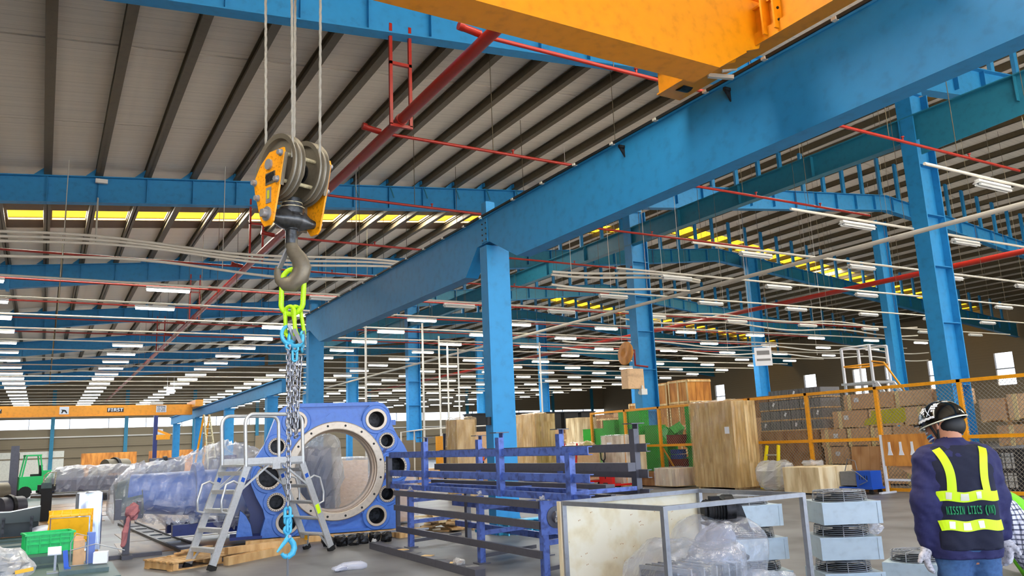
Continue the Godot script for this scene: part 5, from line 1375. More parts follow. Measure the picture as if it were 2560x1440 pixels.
func fan_unit(label: String, at: Vector3, turn: float, top := true) -> Node3D:
	var t := thing("fan_unit", label, "fan", at, turn, "axial fan boxes")
	var box := put("box", MB.new().span(V(-0.28, 0, -0.28), V(0.28, 0.205, 0.28)), M.fan_box, t)
	put("fold", MB.new().span(V(0.245, 0.0, 0.28), V(0.285, 0.2, 0.285)).span(V(-0.285, 0.195, 0.275), V(0.285, 0.21, 0.287)), M.fan_box, box)
	put("fan_ring", MB.new().lathe([Vector2(0.235, 0.0), Vector2(0.235, 0.022), Vector2(0.222, 0.025), Vector2(0.218, 0.0)], V(0, 0.205, 0), Basis(), 32), M.dark, t)
	for k in 5:
		var a := TAU * k / 5.0
		put("blade", MB.new().prism([Vector2(0.05, -0.03), Vector2(0.2, -0.08), Vector2(0.21, 0.045), Vector2(0.05, 0.03)], -0.004, 0.004, Transform3D(Basis(Vector3.UP, a) * Basis(Vector3.RIGHT, -PI / 2 + 0.35), V(0, 0.225, 0))), M.black_rubber, t)
	put("motor", MB.new().cyl(V(0, 0.19, 0), V(0, 0.27, 0), 0.075, -1.0, 18), M.black_rubber, t)
	var cage := put("guard", MB.new(), M.dark_steel, t)
	for k in 6: put("guard_wire", MB.new().tube(oval(V(0, 0.215 + 0.017 * k, 0), 0.255 - 0.002 * k, 0.2551 - 0.002 * k, Vector3.RIGHT, Vector3.BACK, 36), 0.0035, 5, true), M.galv, cage)
	for k in 5: put("guard_wire", MB.new().tube(oval(V(0, 0.303, 0), 0.055 + 0.04 * k, 0.0551 + 0.04 * k, Vector3.RIGHT, Vector3.BACK, 30), 0.003, 5, true), M.galv, cage)
	for k in 8:
		var a := TAU * k / 8.0 + 0.2
		put("guard_stay", MB.new().tube([V(cos(a) * 0.257, 0.205, sin(a) * 0.257), V(cos(a) * 0.247, 0.3, sin(a) * 0.247), V(cos(a) * 0.06, 0.306, sin(a) * 0.06)], 0.005, 5), M.galv, cage)
	return t
func p_white_crate() -> void:
	var t := thing("open_crate", "open steel angle crate lined with pale plywood in the right foreground", "crate", V(0, 0, 0))
	var A := V(3.83, 0, -5.76)
	var B := V(3.95, 0, -4.62)
	var Cc := V(5.41, 0, -5.8)
	var D := V(5.43, 0, -4.61)
	for p in [A, B, Cc, D]: put("corner_post", MB.new().span(p + V(-0.02, 0.05, -0.02), p + V(0.02, 1.1, 0.02)), M.galv, t)
	for q in [[A, B], [A, Cc], [B, D], [Cc, D]]:
		for y in [1.085, 0.08]: put("frame_rail", MB.new().beam(q[0] + V(0, y, 0), q[1] + V(0, y, 0), 0.04, 0.035), M.galv, t)
	put("plywood_panel", MB.new().beam(A + V(0.0, 0.58, -0.03), Cc + V(0, 0.58, -0.03), 0.012, 1.03), M.white_ply, t)
	put("panel_edge", MB.new().span(A + V(-0.035, 0.06, -0.045), A + V(-0.022, 1.1, 0.0)), M.pale_ply, t)
	var marks := MB.new()
	for k in 34:
		var u := rng.randf()
		var y := rng.randf_range(0.4, 1.0)
		var p := A.lerp(Cc, u) + V(0, y, -0.022)
		for j in 1 + k % 3: marks.box(p + V(0.014 * j, 0.004 * (j % 2), 0), V(0.008, 0.003 + 0.006 * rng.randf(), 0.002), Basis(Vector3.BACK, rng.randf_range(-1, 1)))
	put("scuff_marks", marks, M.carton, t).set_meta("kind", "stuff")
	put("floor_board", MB.new().span(V(3.85, 0.04, -5.74), V(5.4, 0.07, -4.64)), M.pine, t)
	for k in 3: put("skid", MB.new().span(V(3.85, 0, -5.65 + 0.45 * k), V(5.4, 0.04, -5.55 + 0.45 * k)), M.pine, t)
	# contents
	var b := thing("blower", "black electric blower with grey bracket on top of the wrapped load", "blower", V(5.12, 0.9, -5.25), -28.0)
	put("motor", MB.new().cyl(V(-0.14, 0.06, 0.03), V(0.02, 0.06, 0.0), 0.088, -1.0, 20).cyl(V(-0.16, 0.06, 0.03), V(-0.14, 0.06, 0.03), 0.075, -1.0, 20), M.black_rubber, b)
	for k in 6: put("cooling_fin", MB.new().cyl(V(-0.12 + 0.025 * k, 0.06, 0.02), V(-0.115 + 0.025 * k, 0.06, 0.02), 0.094, -1.0, 20), M.black_rubber, b)
	put("scroll", MB.new().cyl(V(0.03, 0.06, 0), V(0.11, 0.06, 0), 0.125, -1.0, 24), M.dark_steel, b)
	put("outlet", MB.new().prism([Vector2(-0.02, 0.1), Vector2(0.08, 0.12), Vector2(0.16, -0.13), Vector2(0.02, -0.13)], -0.04, 0.05, Transform3D(Basis(), V(0.09, 0, 0))), M.dark_steel, b)
	put("terminal_box", MB.new().box(V(-0.05, 0.15, 0.02), V(0.08, 0.05, 0.08)), M.black_rubber, b)
	put("mount", MB.new().span(V(-0.16, -0.06, -0.06), V(0.14, -0.04, 0.1)), M.black_rubber, b)
	var w := thing("wrapped_load", "rear machine part under clear plastic film inside the open crate", "machine part", V(5.0, 0.07, -5.2))
	put("body", MB.new().cyl(V(0, 0.0, 0), V(0, 0.55, 0), 0.26, 0.22, 20).cyl(V(0, 0.55, 0), V(0.02, 0.72, 0), 0.2, 0.1, 20), M.bundle_grey, w)
	for k in 7: put("ring", MB.new().cyl(V(0, 0.08 + 0.07 * k, 0), V(0, 0.1 + 0.07 * k, 0), 0.285 - 0.004 * k, -1.0, 24), M.dark_steel, w)
	put("plastic_film", MB.new().wrap(V(0, 0.4, 0), V(0.8, 0.86, 0.74), yaw(15), crumple, 0.07, 0.62, 64, 36), M.film_clear, w)
	put("white_sheet", MB.new().wrap(V(-0.14, 0.62, 0.1), V(0.4, 0.24, 0.3), Basis(Vector3.BACK, 0.6), crumple, 0.03, 0.6, 20, 12), M.pale_film, w)
	w = thing("wrapped_load", "front machine part bagged in shiny clear film inside the open crate", "machine part", V(4.52, 0.07, -5.05))
	put("body", MB.new().box(V(0, 0.25, 0), V(0.62, 0.5, 0.45), yaw(12)), M.grey_plastic, w)
	for k in 9: put("fin", MB.new().box(V(-0.26 + 0.065 * k, 0.28, 0.03), V(0.015, 0.5, 0.5), yaw(12)), M.dark_steel if k % 2 else M.galv, w)
	put("plastic_film", MB.new().wrap(V(-0.02, 0.33, 0), V(0.98, 0.72, 0.8), yaw(10), crumple, 0.09, 0.55, 72, 36), M.film_clear, w)
	w = thing("wrapped_load", "small bagged part at the right bottom of the open crate", "machine part", V(5.15, 0.07, -4.82))
	put("body", MB.new().cyl(V(0, 0.0, 0), V(0, 0.22, 0), 0.14, 0.1, 16), M.fan_box, w)
	put("plastic_film", MB.new().wrap(V(0, 0.2, 0), V(0.46, 0.42, 0.36), Basis(), crumple, 0.06, 0.6, 36, 20), M.film_clear, w)
	# fan boxes
	var names := ["top", "middle", "bottom"]
	for k in 3:
		fan_unit("pale blue fan box with wire guard, %s of the stack right of the crate" % names[2 - k], V(6.89 + 0.03 * (k - 1) * (1 if k != 1 else -1), 0.05 + 0.325 * k, -5.42), -31.0 - 5.0 * (k % 2))
		fan_unit("pale blue fan box with wire guard, %s of the stack behind the open crate" % names[2 - k], V(6.42 - 0.07 * k, 0.03 + 0.325 * k, -6.15 + 0.02 * k), -27.0 + 4.0 * k)
	fan_unit("pale blue fan box with wire guard standing alone behind the worker", V(7.98, 0.02, -5.38), 22.0)
	lone("dunnage", "thin wooden board under the right fan stack", "board", MB.new().box(V(6.89, 0.025, -5.42), V(0.64, 0.05, 0.64), yaw(-31)), M.pine, "fan dunnage")
	lone("dunnage", "thin wooden board under the left fan stack", "board", MB.new().box(V(6.42, 0.015, -6.15), V(0.6, 0.03, 0.6), yaw(-27)), M.pine, "fan dunnage")
	lone("dunnage", "thin board under the lone fan box", "board", MB.new().box(V(7.98, 0.01, -5.38), V(0.7, 0.02, 0.7), yaw(22)), M.pine, "fan dunnage")
	lone("film_scrap", "scrap of clear film on the middle fan box of the right stack", "scrap", MB.new().wrap(V(7.14, 0.63, -5.2), V(0.12, 0.1, 0.1), Basis(), crumple, 0.05, 0.8, 14, 10), M.film_clear)

func p_fence() -> void:
	var t := thing("mesh_fence", "long yellow tube fence with chain link mesh around the storage area", "fence", V(18.5, 0, 0))
	var zs := [-25.5, -23.4, -21.5, -19.4, -17.3, -15.2, -13.0, -10.8, -8.7, -6.6]
	for z in zs: put("post", MB.new().span(V(-0.045, 0, z - 0.045), V(0.045, 2.57, z + 0.045)), M.fence_yellow, t)
	for y in [2.6, 1.31, 0.06]:
		for k in zs.size() - 1:
			put("rail", MB.new().span(V(-0.04, y - 0.04, zs[k] + (0.045 if y < 2.5 else -0.045)), V(0.04, y + 0.04, zs[k + 1] - (0.045 if y < 2.5 else -0.045))), M.fence_yellow, t)
	put("brace", MB.new().beam(V(0.03, 1.2, -21.45), V(0.03, 0.5, -20.9), 0.04, 0.05), M.fence_yellow, t)
	for k in zs.size() - 1:
		var z0: float = zs[k] + 0.04
		var z1: float = zs[k + 1] - 0.04
		var mb := MB.new()
		var p := 0.1
		for d in [1.0, -1.0]:
			var n := int((z1 - z0 + 2.5) / p)
			for j in n:
				# a wire leaving the bottom edge at 45 degrees, clipped to the panel
				var s := z0 - 2.5 + p * j if d > 0.0 else z0 + p * j
				var u0 := maxf(0.0, (z0 - s) * d if d > 0.0 else s - z1)
				var u1 := minf(2.5, (z1 - s) * d if d > 0.0 else s - z0)
				if u1 - u0 < 0.03: continue
				mb.cyl(V(0.012 * d, 0.08 + u0, s + d * u0), V(0.012 * d, 0.08 + u1, s + d * u1), 0.0055, -1.0, 4, false)
		put("wire_mesh", mb, M.wire, t).set_meta("kind", "stuff")

func carton(label: String, z0: float, z1: float, y0: float, y1: float, X: float, strips: Array, light := false, paper := -1.0, depth := 1.1) -> Node3D:
	var t := thing("carton", label, "carton", V(X, y0, z0), 0.0, "cartons behind the fence")
	var L := z1 - z0
	var m: Material = M.carton_light if light else M.carton
	put("body", MB.new().span(V(0, 0.06, 0.01), V(depth, y1 - y0, L - 0.01)), m, t)
	put("flap", MB.new().span(V(-0.006, (y1 - y0) * 0.5 - 0.004, 0.012), V(0, y1 - y0 - 0.004, L - 0.012)), m, t)
	put("slat", MB.new().span(V(-0.01, 0.035, 0), V(depth, 0.06, L)).span(V(-0.01, 0, 0.02), V(depth, 0.035, 0.1)).span(V(-0.01, 0, L - 0.1), V(depth, 0.035, L - 0.02)), M.pine, t)
	for s in strips: put("edge_strip", MB.new().span(V(-0.025, 0.0, s * L - 0.045), V(-0.006, y1 - y0, s * L + 0.02)).span(V(-0.03, 0.0, s * L + 0.03), V(-0.006, y1 - y0, s * L + 0.06)), M.strip_wood, t)
	if paper >= 0.0: put("paper_label", MB.new().span(V(-0.012, (y1 - y0) * 0.5, paper * L - 0.08), V(-0.004, (y1 - y0) * 0.5 + 0.13, paper * L + 0.08)), M.paper, t)
	return t
func p_stores() -> void:
	var X := 20.75
	var rows := [
		[-15.7, -14.05, 2.13, 2.6, [0.12], false, 0.27, "top tier long carton with a pale corner strip and paper label"], [-14.0, -12.9, 2.13, 2.58, [0.06], true, -1.0, "top tier carton left of the blue column"], [-12.85, -12.35, 2.13, 2.55, [], false, -1.0, "grey brown carton at the right end of the top tier"],
		[-16.15, -14.95, 1.61, 2.13, [0.22], false, 0.4, "third tier carton with strip and label left of the lime sheet"], [-14.9, -13.85, 1.61, 2.13, [], true, -1.0, "third tier carton behind the lime sheet"], [-13.8, -12.6, 1.61, 2.13, [0.4], true, -1.0, "third tier carton right of the lime sheet"],
		[-16.65, -15.75, 1.08, 1.61, [0.24], false, 0.6, "second tier carton at the left end with strip and label"], [-15.7, -14.95, 1.08, 1.61, [0.1], false, -1.0, "second tier carton next to the left end"], [-14.9, -14.25, 1.08, 1.61, [0.08], true, -1.0, "second tier carton below the lime sheet"], [-14.2, -12.9, 1.08, 1.61, [], false, 0.8, "second tier carton behind the tool board"],
		[-16.6, -15.7, 0.55, 1.08, [0.22], false, 0.55, "first tier carton at the left end behind the pale box"], [-15.65, -14.9, 0.55, 1.08, [0.1], false, -1.0, "first tier carton behind the leaning plywood"], [-14.85, -12.9, 0.55, 1.08, [], true, -1.0, "first tier long carton behind the plywood sheet"],
		[-16.6, -14.9, 0.0, 0.55, [0.1, 0.6], false, -1.0, "bottom tier carton behind the blue welding cart"], [-14.85, -12.9, 0.0, 0.55, [0.5], true, -1.0, "bottom tier carton behind the tool board stand"]]
	for r in rows: carton(r[7], r[0], r[1], r[2], r[3], X, r[4], r[5], r[6])
	lone("lime_sheet", "lime yellow sheet hung over the third carton tier", "sheet", MB.new().prism([Vector2(0, 0.02), Vector2(1.3, 0.06), Vector2(1.36, 0.12), Vector2(1.36, 0.47), Vector2(0.3, 0.42), Vector2(0.28, 0.25), Vector2(0.08, 0.18)], 0.0, 0.01, Transform3D(Basis(Vector3.UP, -PI / 2), V(X - 0.0055, 1.66, -15.1))), M.lime_sheet)
	rows = [[-11.6, -10.95, 1.62, 2.2, [], false, -1.0, "upper carton right of the nearest blue column"], [-10.9, -9.3, 1.64, 2.28, [0.12], true, -1.0, "tall upper carton at the right picture edge"], [-11.25, -9.3, 1.02, 1.52, [0.18, 0.5], false, -1.0, "carton with two strips on the black plastic pallets"]]
	for r in rows: carton(r[7], r[0], r[1], r[2], r[3], X - 0.15, r[4], r[5], r[6])
	pallet(V(X + 0.4, 1.52, -10.2), 90.0, "pine pallet between the right cartons", V(1.7, 0.1, 0.9))
	# black plastic pallets on edge
	for k in 2:
		var t := thing("plastic_pallet", "black plastic pallet standing on edge inside the fence, %s" % ["left one", "right one"][k], "pallet", V(19.3, 0, -11.15 + 1.05 * k), 0.0, "black plastic pallets")
		for y in [0.05, 0.5, 0.95]: put("bar", MB.new().span(V(0, y - 0.05, 0), V(0.14, y + 0.05, 1.0)), M.grey_plastic, t)
		for z in [0.05, 0.5, 0.95]: put("bar", MB.new().span(V(0.01, 0, z - 0.06), V(0.13, 1.0, z + 0.06)), M.grey_plastic, t)
		for j in 6:
			put("rib", MB.new().span(V(0.03, 0.0, 0.1 + 0.14 * j), V(0.05, 1.0, 0.115 + 0.14 * j)).span(V(0.03, 0.1 + 0.14 * j, 0.0), V(0.05, 0.115 + 0.14 * j, 1.0)), M.grey_plastic, t)
	# grey board bundles
	var n := 0
	for tier in 4:
		for k in 6:
			if tier == 3 and k == 0: continue
			var z := -18.95 + 0.42 * k + 0.03 * (tier % 2)
			var t := thing("board_bundle", "strapped bundle of grey boards behind the mesh, row %s, place %s from the left" % [["lowest", "second", "third", "top"][tier], ORD[k]], "bundle", V(20.7, 1.64 + 0.33 * tier, z), 0.0, "grey board bundles")
			for j in 7:
				var mb := MB.new()
				mb.col = Color.WHITE * (0.75 + 0.25 * ((j * 5 + k) % 3) / 2.0)
				mb.span(V(-0.006 * (j % 2), 0.015, 0.056 * j), V(0.9, 0.29, 0.056 * j + 0.045))
				put("board", mb, M.bundle_grey, t)
			put("spacer", MB.new().span(V(0, -0.02, 0), V(0.9, 0.015, 0.39)), M.pine, t)
			if (k + tier) % 3 == 0: put("paper_tag", MB.new().box(V(-0.015, 0.17, 0.2), V(0.006, 0.13, 0.07), Basis(Vector3.RIGHT, 0.4)), M.paper, t)
			n += 1
	plank_crate("wooden_crate", "low brown plank crate carrying the grey board bundles", V(20.7, 0.0, -19.0), V(21.9, 1.62, -16.75), M.rough_ply, "storage crates", 0.3, false, false)
	# wooden crates stacked behind
	for k in 4:
		plank_crate("wooden_crate", "framed orange brown shipping crate in the front stack, %s from the floor" % ORD[k], V(23.0, 0.98 * k, -26.0), V(24.3, 0.98 + 0.98 * k, -24.8), M.orange_ply, "stacked shipping crates", 0.45)
		plank_crate("wooden_crate", "framed orange brown shipping crate in the rear stack, %s from the floor" % ORD[k], V(23.0, 0.97 * k, -27.6), V(24.3, 0.97 + 0.97 * k, -26.1), M.orange_ply, "stacked shipping crates", 0.5)
	for k in 3: plank_crate("wooden_crate", "framed pine crate left of the fan column, %s from the floor" % ORD[k], V(23.2, 1.05 * k, -29.0), V(24.4, 1.05 + 1.05 * k, -28.0), M.orange_ply, "stacked shipping crates", 0.5)
	for k in 2:
		plank_crate("wooden_crate", "long flat pale crate far behind the stacked crates, place %s" % ORD[k], V(25.2, 2.2 - 0.05 * k, -24.4 + 1.9 * k), V(27.0, 3.05, -22.6 + 1.9 * k), M.rough_ply, "far flat crates", 0.6, false, false)
		lone("crate_support", "brown carton carrying far flat crate %s" % ORD[k], "carton", MB.new().span(V(25.2, 0, -24.4 + 1.9 * k), V(27.0, 2.2 - 0.05 * k, -22.6 + 1.9 * k)), M.carton, "far crate supports")
	# green crates
	var stacks := [[-26.65, 7], [-25.95, 7], [-25.2, 8], [-24.4, 9], [-23.6, 9], [-22.85, 7], [-22.1, 5], [-21.35, 3], [-20.5, 9]]
	for s in stacks.size():
		for k in stacks[s][1]:
			crate_open("green_crate", "green plastic crate in stack %s behind the fence, %s from the floor" % [ORD[s], ORD[k]], V(19.3 + 0.12 * (s % 2), 0.29 * k, stacks[s][0]), 90.0 + 6.0 * ((k * 3 + s) % 3 - 1), V(0.62, 0.28, 0.44), M.green_plastic, "green crates behind the fence")
	var lean := [[V(19.25, 1.5, -21.95), V(20, 95, 38)], [V(19.3, 1.62, -21.5), V(-25, 80, -35)], [V(19.2, 1.2, -21.0), V(30, 100, 30)]]
	for k in 3:
		var g := crate_open("green_crate", "green plastic crate leaning on the pile, %s of three" % ORD[k], lean[k][0], 0.0, V(0.62, 0.28, 0.44), M.green_plastic, "green crates behind the fence")
		g.rotation_degrees = lean[k][1]
	for k in 2:
		var g := crate_open("red_crate", "dark red plastic crate lying among the green ones, %s" % ["upper", "lower"][k], V(19.0, [1.32, 0.5][k], -21.2), 90.0, V(0.62, 0.32, 0.44), M.red_plastic, "dark red crates")
		if k == 0: lone("crate_shelf", "dark shelf plate under the upper red crate", "plate", MB.new().span(V(18.75, 1.27, -21.6), V(19.3, 1.31, -20.8)), M.dark)
	for k in 2: lone("blue_box", "small blue box under the red crate, %s" % ["upper", "lower"][k], "box", MB.new().span(V(18.8, 0.9 + 0.17 * k - 0.07, -21.4), V(19.2, 1.05 + 0.17 * k - 0.07, -21.05)), M.bright_blue, "small blue boxes")
	# goods in front of the fence
	var t := plank_crate("wooden_crate", "tall pale plank crate wrapped in glossy yellowed film before the fence", V(17.4, 0.06, -18.75), V(18.38, 2.56, -17.0), M.crate_wood, "crates before the fence", 0.13, false)
	put("plastic_film", film_box(V(-0.02, 0.02, -1.78), V(0.5, 2.52, 0.02), 22, 0.06, 4), M.film_gold, t)
	put("paper_label", MB.new().span(V(-0.05, 1.55, -0.3), V(-0.045, 1.75, -0.12)), M.paper, t)
	put("skid", MB.new().span(V(0.05, -0.06, -1.7), V(0.95, 0.0, -1.6)).span(V(0.05, -0.06, -0.2), V(0.95, 0.0, -0.1)), M.pine, t)
	t = plank_crate("wooden_crate", "knee high pale plank crate beside the tall one", V(17.2, 0.05, -20.4), V(18.05, 0.6, -19.42), M.crate_wood, "crates before the fence", 0.16, false)
	put("plastic_film", film_box(V(-0.02, 0.02, -1.0), V(0.87, 0.57, 0.02), 12, 0.03, 5), M.film_clear, t)
	plank_crate("wooden_crate", "low brown plank crate behind the knee high one", V(17.5, 0.02, -21.75), V(18.35, 0.46, -20.6), M.rough_ply, "crates before the fence", 0.2, false, false)
	t = plank_crate("wooden_crate", "waist high wrapped crate with an orange strap beside the green crates", V(17.03, 0.08, -22.95), V(18.1, 1.7, -21.85), M.pale_ply, "crates before the fence", 0.3, false)
	put("plastic_film", film_box(V(-0.02, 0.02, -1.12), V(0.5, 1.64, 0.02), 14, 0.03, 6), M.film_clear, t)
	put("strap", MB.new().span(V(0.12, 0.0, 0.01), V(0.16, 1.62, 0.018)), M.fence_yellow, t)
	put("paper_label", MB.new().span(V(-0.04, 1.1, -0.75), V(-0.03, 1.4, -0.5)), M.paper, t)
	put("skid", MB.new().span(V(0.0, -0.08, -1.0), V(1.0, 0.0, -0.9)).span(V(0.0, -0.08, -0.15), V(1.0, 0.0, -0.05)), M.pine, t)
	t = plank_crate("wooden_crate", "tall crate wrapped in gold tinted film right of the front blue column", V(17.5, 0.05, -29.6), V(18.5, 2.75, -28.1), M.crate_wood, "crates before the fence", 0.25, false)
	put("plastic_film", film_box(V(-0.02, 0.02, -1.52), V(0.6, 2.72, 0.02), 18, 0.06, 8), M.film_gold, t)
	plank_crate("wooden_crate", "silver wrapped narrow crate in the gap before the stores", V(20.6, 0.05, -30.4), V(21.6, 2.6, -29.4), M.pale_ply, "crates before the fence", 0.3, false)
	for k in 4:
		plank_crate("wooden_crate", "brown storage crate in the row left of the fence end, place %s" % ORD[k], V(21.7 + 1.5 * (k / 2), 0.0, -33.3 + 1.5 * (k % 2)), V(23.0 + 1.5 * (k / 2), 1.3 + 0.9 * (k / 2) + 0.4, -32.0 + 1.5 * (k % 2)), M.rough_ply, "storage crates", 0.3)
	t = thing("wrapped_box", "tall box in crinkled gold film left of the front blue column", "box", V(10.6, 0, -21.4))
	put("carton", MB.new().span(V(0, 0, -0.7), V(0.6, 2.35, 0)), M.crate_wood, t)
	put("plastic_film", film_box(V(-0.03, 0.0, -0.73), V(0.63, 2.4, 0.03), 20, 0.06, 12), M.film_gold, t)
	# pale box with lid
	t = plank_crate("wooden_crate", "low pale plywood box before the fence near the fan stacks", V(16.9, 0.04, -14.9), V(18.2, 0.68, -13.75), M.pale_ply, "crates before the fence", 0.65, false)
	lone("wrapped_lump", "grey film wrapped lump left of the low pale box", "bundle", MB.new().wrap(V(17.6, 0.42, -15.75), V(0.7, 0.8, 1.3), Basis(), crumple, 0.1, 0.7, 26, 16), M.film_milky)
	lone("wrapped_lump", "flat grey wrapped bundle lying on the low pale box", "bundle", MB.new().wrap(V(17.75, 0.75, -14.6), V(0.5, 0.14, 0.5), Basis(), crumple, 0.08, 0.6, 20, 12), M.film_milky)
	# yellow step ladder leaning on the fence
	t = thing("step_ladder", "bright yellow folded step ladder leaning on the fence", "ladder", V(18.2, 0, -16.3))
	for z in [-0.55, 0.05]: put("rail", MB.new().beam(V(-0.1, 0.0, z + 0.08), V(0.24, 1.22, z * 0.7 - 0.05), 0.05, 0.09, Vector3.RIGHT), M.ladder_yellow, t)
	for k in 3: put("tread", MB.new().beam(V(-0.05 + 0.08 * k, 0.35 + 0.3 * k, -0.44 + 0.05 * k), V(-0.05 + 0.08 * k, 0.35 + 0.3 * k, 0.06 - 0.04 * k), 0.08, 0.03), M.alu, t)
	# leaning plywood sheet
	t = thing("plywood_sheet", "rough brown plywood sheet leaning on the fence", "sheet", V(18.36, 0, -13.45), 0.0)
	put("sheet", MB.new().box(V(0, 0.57, 0), V(0.02, 1.14, 0.82), Basis(Vector3.BACK, -0.12)), M.rough_ply, t)
	for k in 3: put("board", MB.new().box(V(-0.013, 0.57, -0.27 + 0.27 * k), V(0.008, 1.13, 0.262), Basis(Vector3.BACK, -0.12)), M.rough_ply, t)
	# blue cart
	t = thing("welding_cart", "small cart with a blue and a grey box on castors before the plywood", "cart", V(17.6, 0, -13.42))
	put("blue_box", MB.new().span(V(0, 0.16, 0.2), V(0.42, 0.56, 0.62)), M.bright_blue, t)
	put("grey_box", MB.new().span(V(0.02, 0.2, -0.28), V(0.42, 0.54, 0.2)), M.bundle_grey, t)
	put("deck", MB.new().span(V(-0.03, 0.12, -0.3), V(0.45, 0.17, 0.66)), M.bright_blue, t)
	for z in [-0.22, 0.56]:
		for x in [0.02, 0.36]: put("castor", MB.new().cyl(V(x, 0.06, z), V(x + 0.04, 0.06, z), 0.06, -1.0, 14), M.black_rubber, t)
	for k in 4: put("vent_slot", MB.new().box(V(-0.003, 0.4, 0.3 + 0.07 * k), V(0.006, 0.1, 0.018)), M.dark, t)
	put("hose", MB.new().tube([V(0.0, 0.6, 0.1), V(-0.04, 0.5, 0.3), V(-0.05, 0.32, 0.55), V(-0.03, 0.22, 0.3)], 0.012, 6).tube([V(0.2, 0.55, -0.25), V(0.15, 0.85, -0.1), V(0.1, 0.8, 0.15), V(0.1, 0.58, 0.18)], 0.012, 6), M.bundle_grey, t)
	# tool board on a white stand
	t = thing("tool_board", "orange plywood board with three white tools on a white stand", "board", V(18.12, 0, -12.75))
	for z in [0.0, 1.45]:
		put("stand_post", MB.new().span(V(-0.03, 0.03, z - 0.03), V(0.03, 1.42, z + 0.03)), M.paper, t)
		put("stand_foot", MB.new().span(V(-0.3, 0, z - 0.035), V(0.3, 0.04, z + 0.035)), M.paper, t)
	put("crossbar", MB.new().span(V(-0.02, 0.3, 0), V(0.02, 0.35, 1.45)), M.paper, t)
	var bd := put("board", MB.new().span(V(-0.05, 0.66, 0.06), V(-0.03, 1.42, 1.4)), M.orange_ply, t)
	for k in 3:
		put("hand_tool", MB.new().prism([Vector2(-0.03, 0.32), Vector2(0.03, 0.32), Vector2(0.035, 0.12), Vector2(0.07, 0.0), Vector2(-0.07, 0.0), Vector2(-0.035, 0.12)], 0.0, 0.012, Transform3D(Basis(Vector3.UP, -PI / 2), V(-0.052, 0.92, 0.24 + 0.3 * k))), M.paper, bd)
	put("cardboard", MB.new().prism([Vector2(0.25, 0.66), Vector2(1.3, 0.66), Vector2(1.3, 0.25), Vector2(0.95, 0.3)], 0.0, 0.008, Transform3D(Basis(Vector3.UP, -PI / 2), V(0.06, 0, 0))), M.carton, t)
	# loads on trolleys left of the green crates
	t = thing("wrapped_load", "brown film wrapped sack load standing on the red trolley", "bundle", V(16.3, 0.25, -23.2))
	put("carton", MB.new().span(V(-0.45, 0, -0.45), V(0.45, 1.05, 0.45)), M.carton_light, t)
	put("plastic_film", MB.new().wrap(V(0, 0.62, 0), V(1.25, 1.3, 1.2), Basis(), crumple, 0.14, 0.55, 34, 20), M.film_gold, t)
	t = thing("hand_trolley", "red tubular hand trolley carrying the wrapped brown load", "trolley", V(15.75, 0, -22.7))
	put("deck", MB.new().span(V(-0.2, 0.18, -0.9), V(1.0, 0.24, 0.3)), M.red_paint, t)
	for z in [-0.45, 0.3]: put("handle", MB.new().tube([V(-0.2, 0.2, z), V(-0.24, 0.9, z), V(-0.25, 1.25, z + 0.08), V(-0.3, 1.5, z + 0.2)], 0.028, 8), M.red_paint, t)
	for z in [-0.7, 0.1]:
		for x in [-0.1, 0.8]: put("wheel", MB.new().cyl(V(x, 0.09, z), V(x + 0.06, 0.09, z), 0.09, -1.0, 16), M.black_rubber, t)
	t = thing("pallet_truck", "black handled pallet truck between the wrapped loads", "pallet truck", V(16.4, 0, -21.6))
	put("forks", MB.new().span(V(0, 0.07, -0.6), V(0.9, 0.12, -0.4)).span(V(0, 0.07, -0.1), V(0.9, 0.12, 0.1)).span(V(-0.12, 0.05, -0.6), V(0.0, 0.5, 0.1)), M.red_paint, t)
	put("tow_bar", MB.new().tube([V(-0.1, 0.3, -0.25), V(-0.15, 0.9, -0.25)], 0.03, 8), M.black_rubber, t)
	put("loop_handle", MB.new().tube(oval(V(-0.17, 1.12, -0.25), 0.12, 0.22, Vector3.BACK, Vector3.UP, 20), 0.022, 8, true), M.black_rubber, t)
	put("steer_wheel", MB.new().cyl(V(-0.1, 0.09, -0.35), V(-0.1, 0.09, -0.15), 0.09, -1.0, 16), M.black_rubber, t)

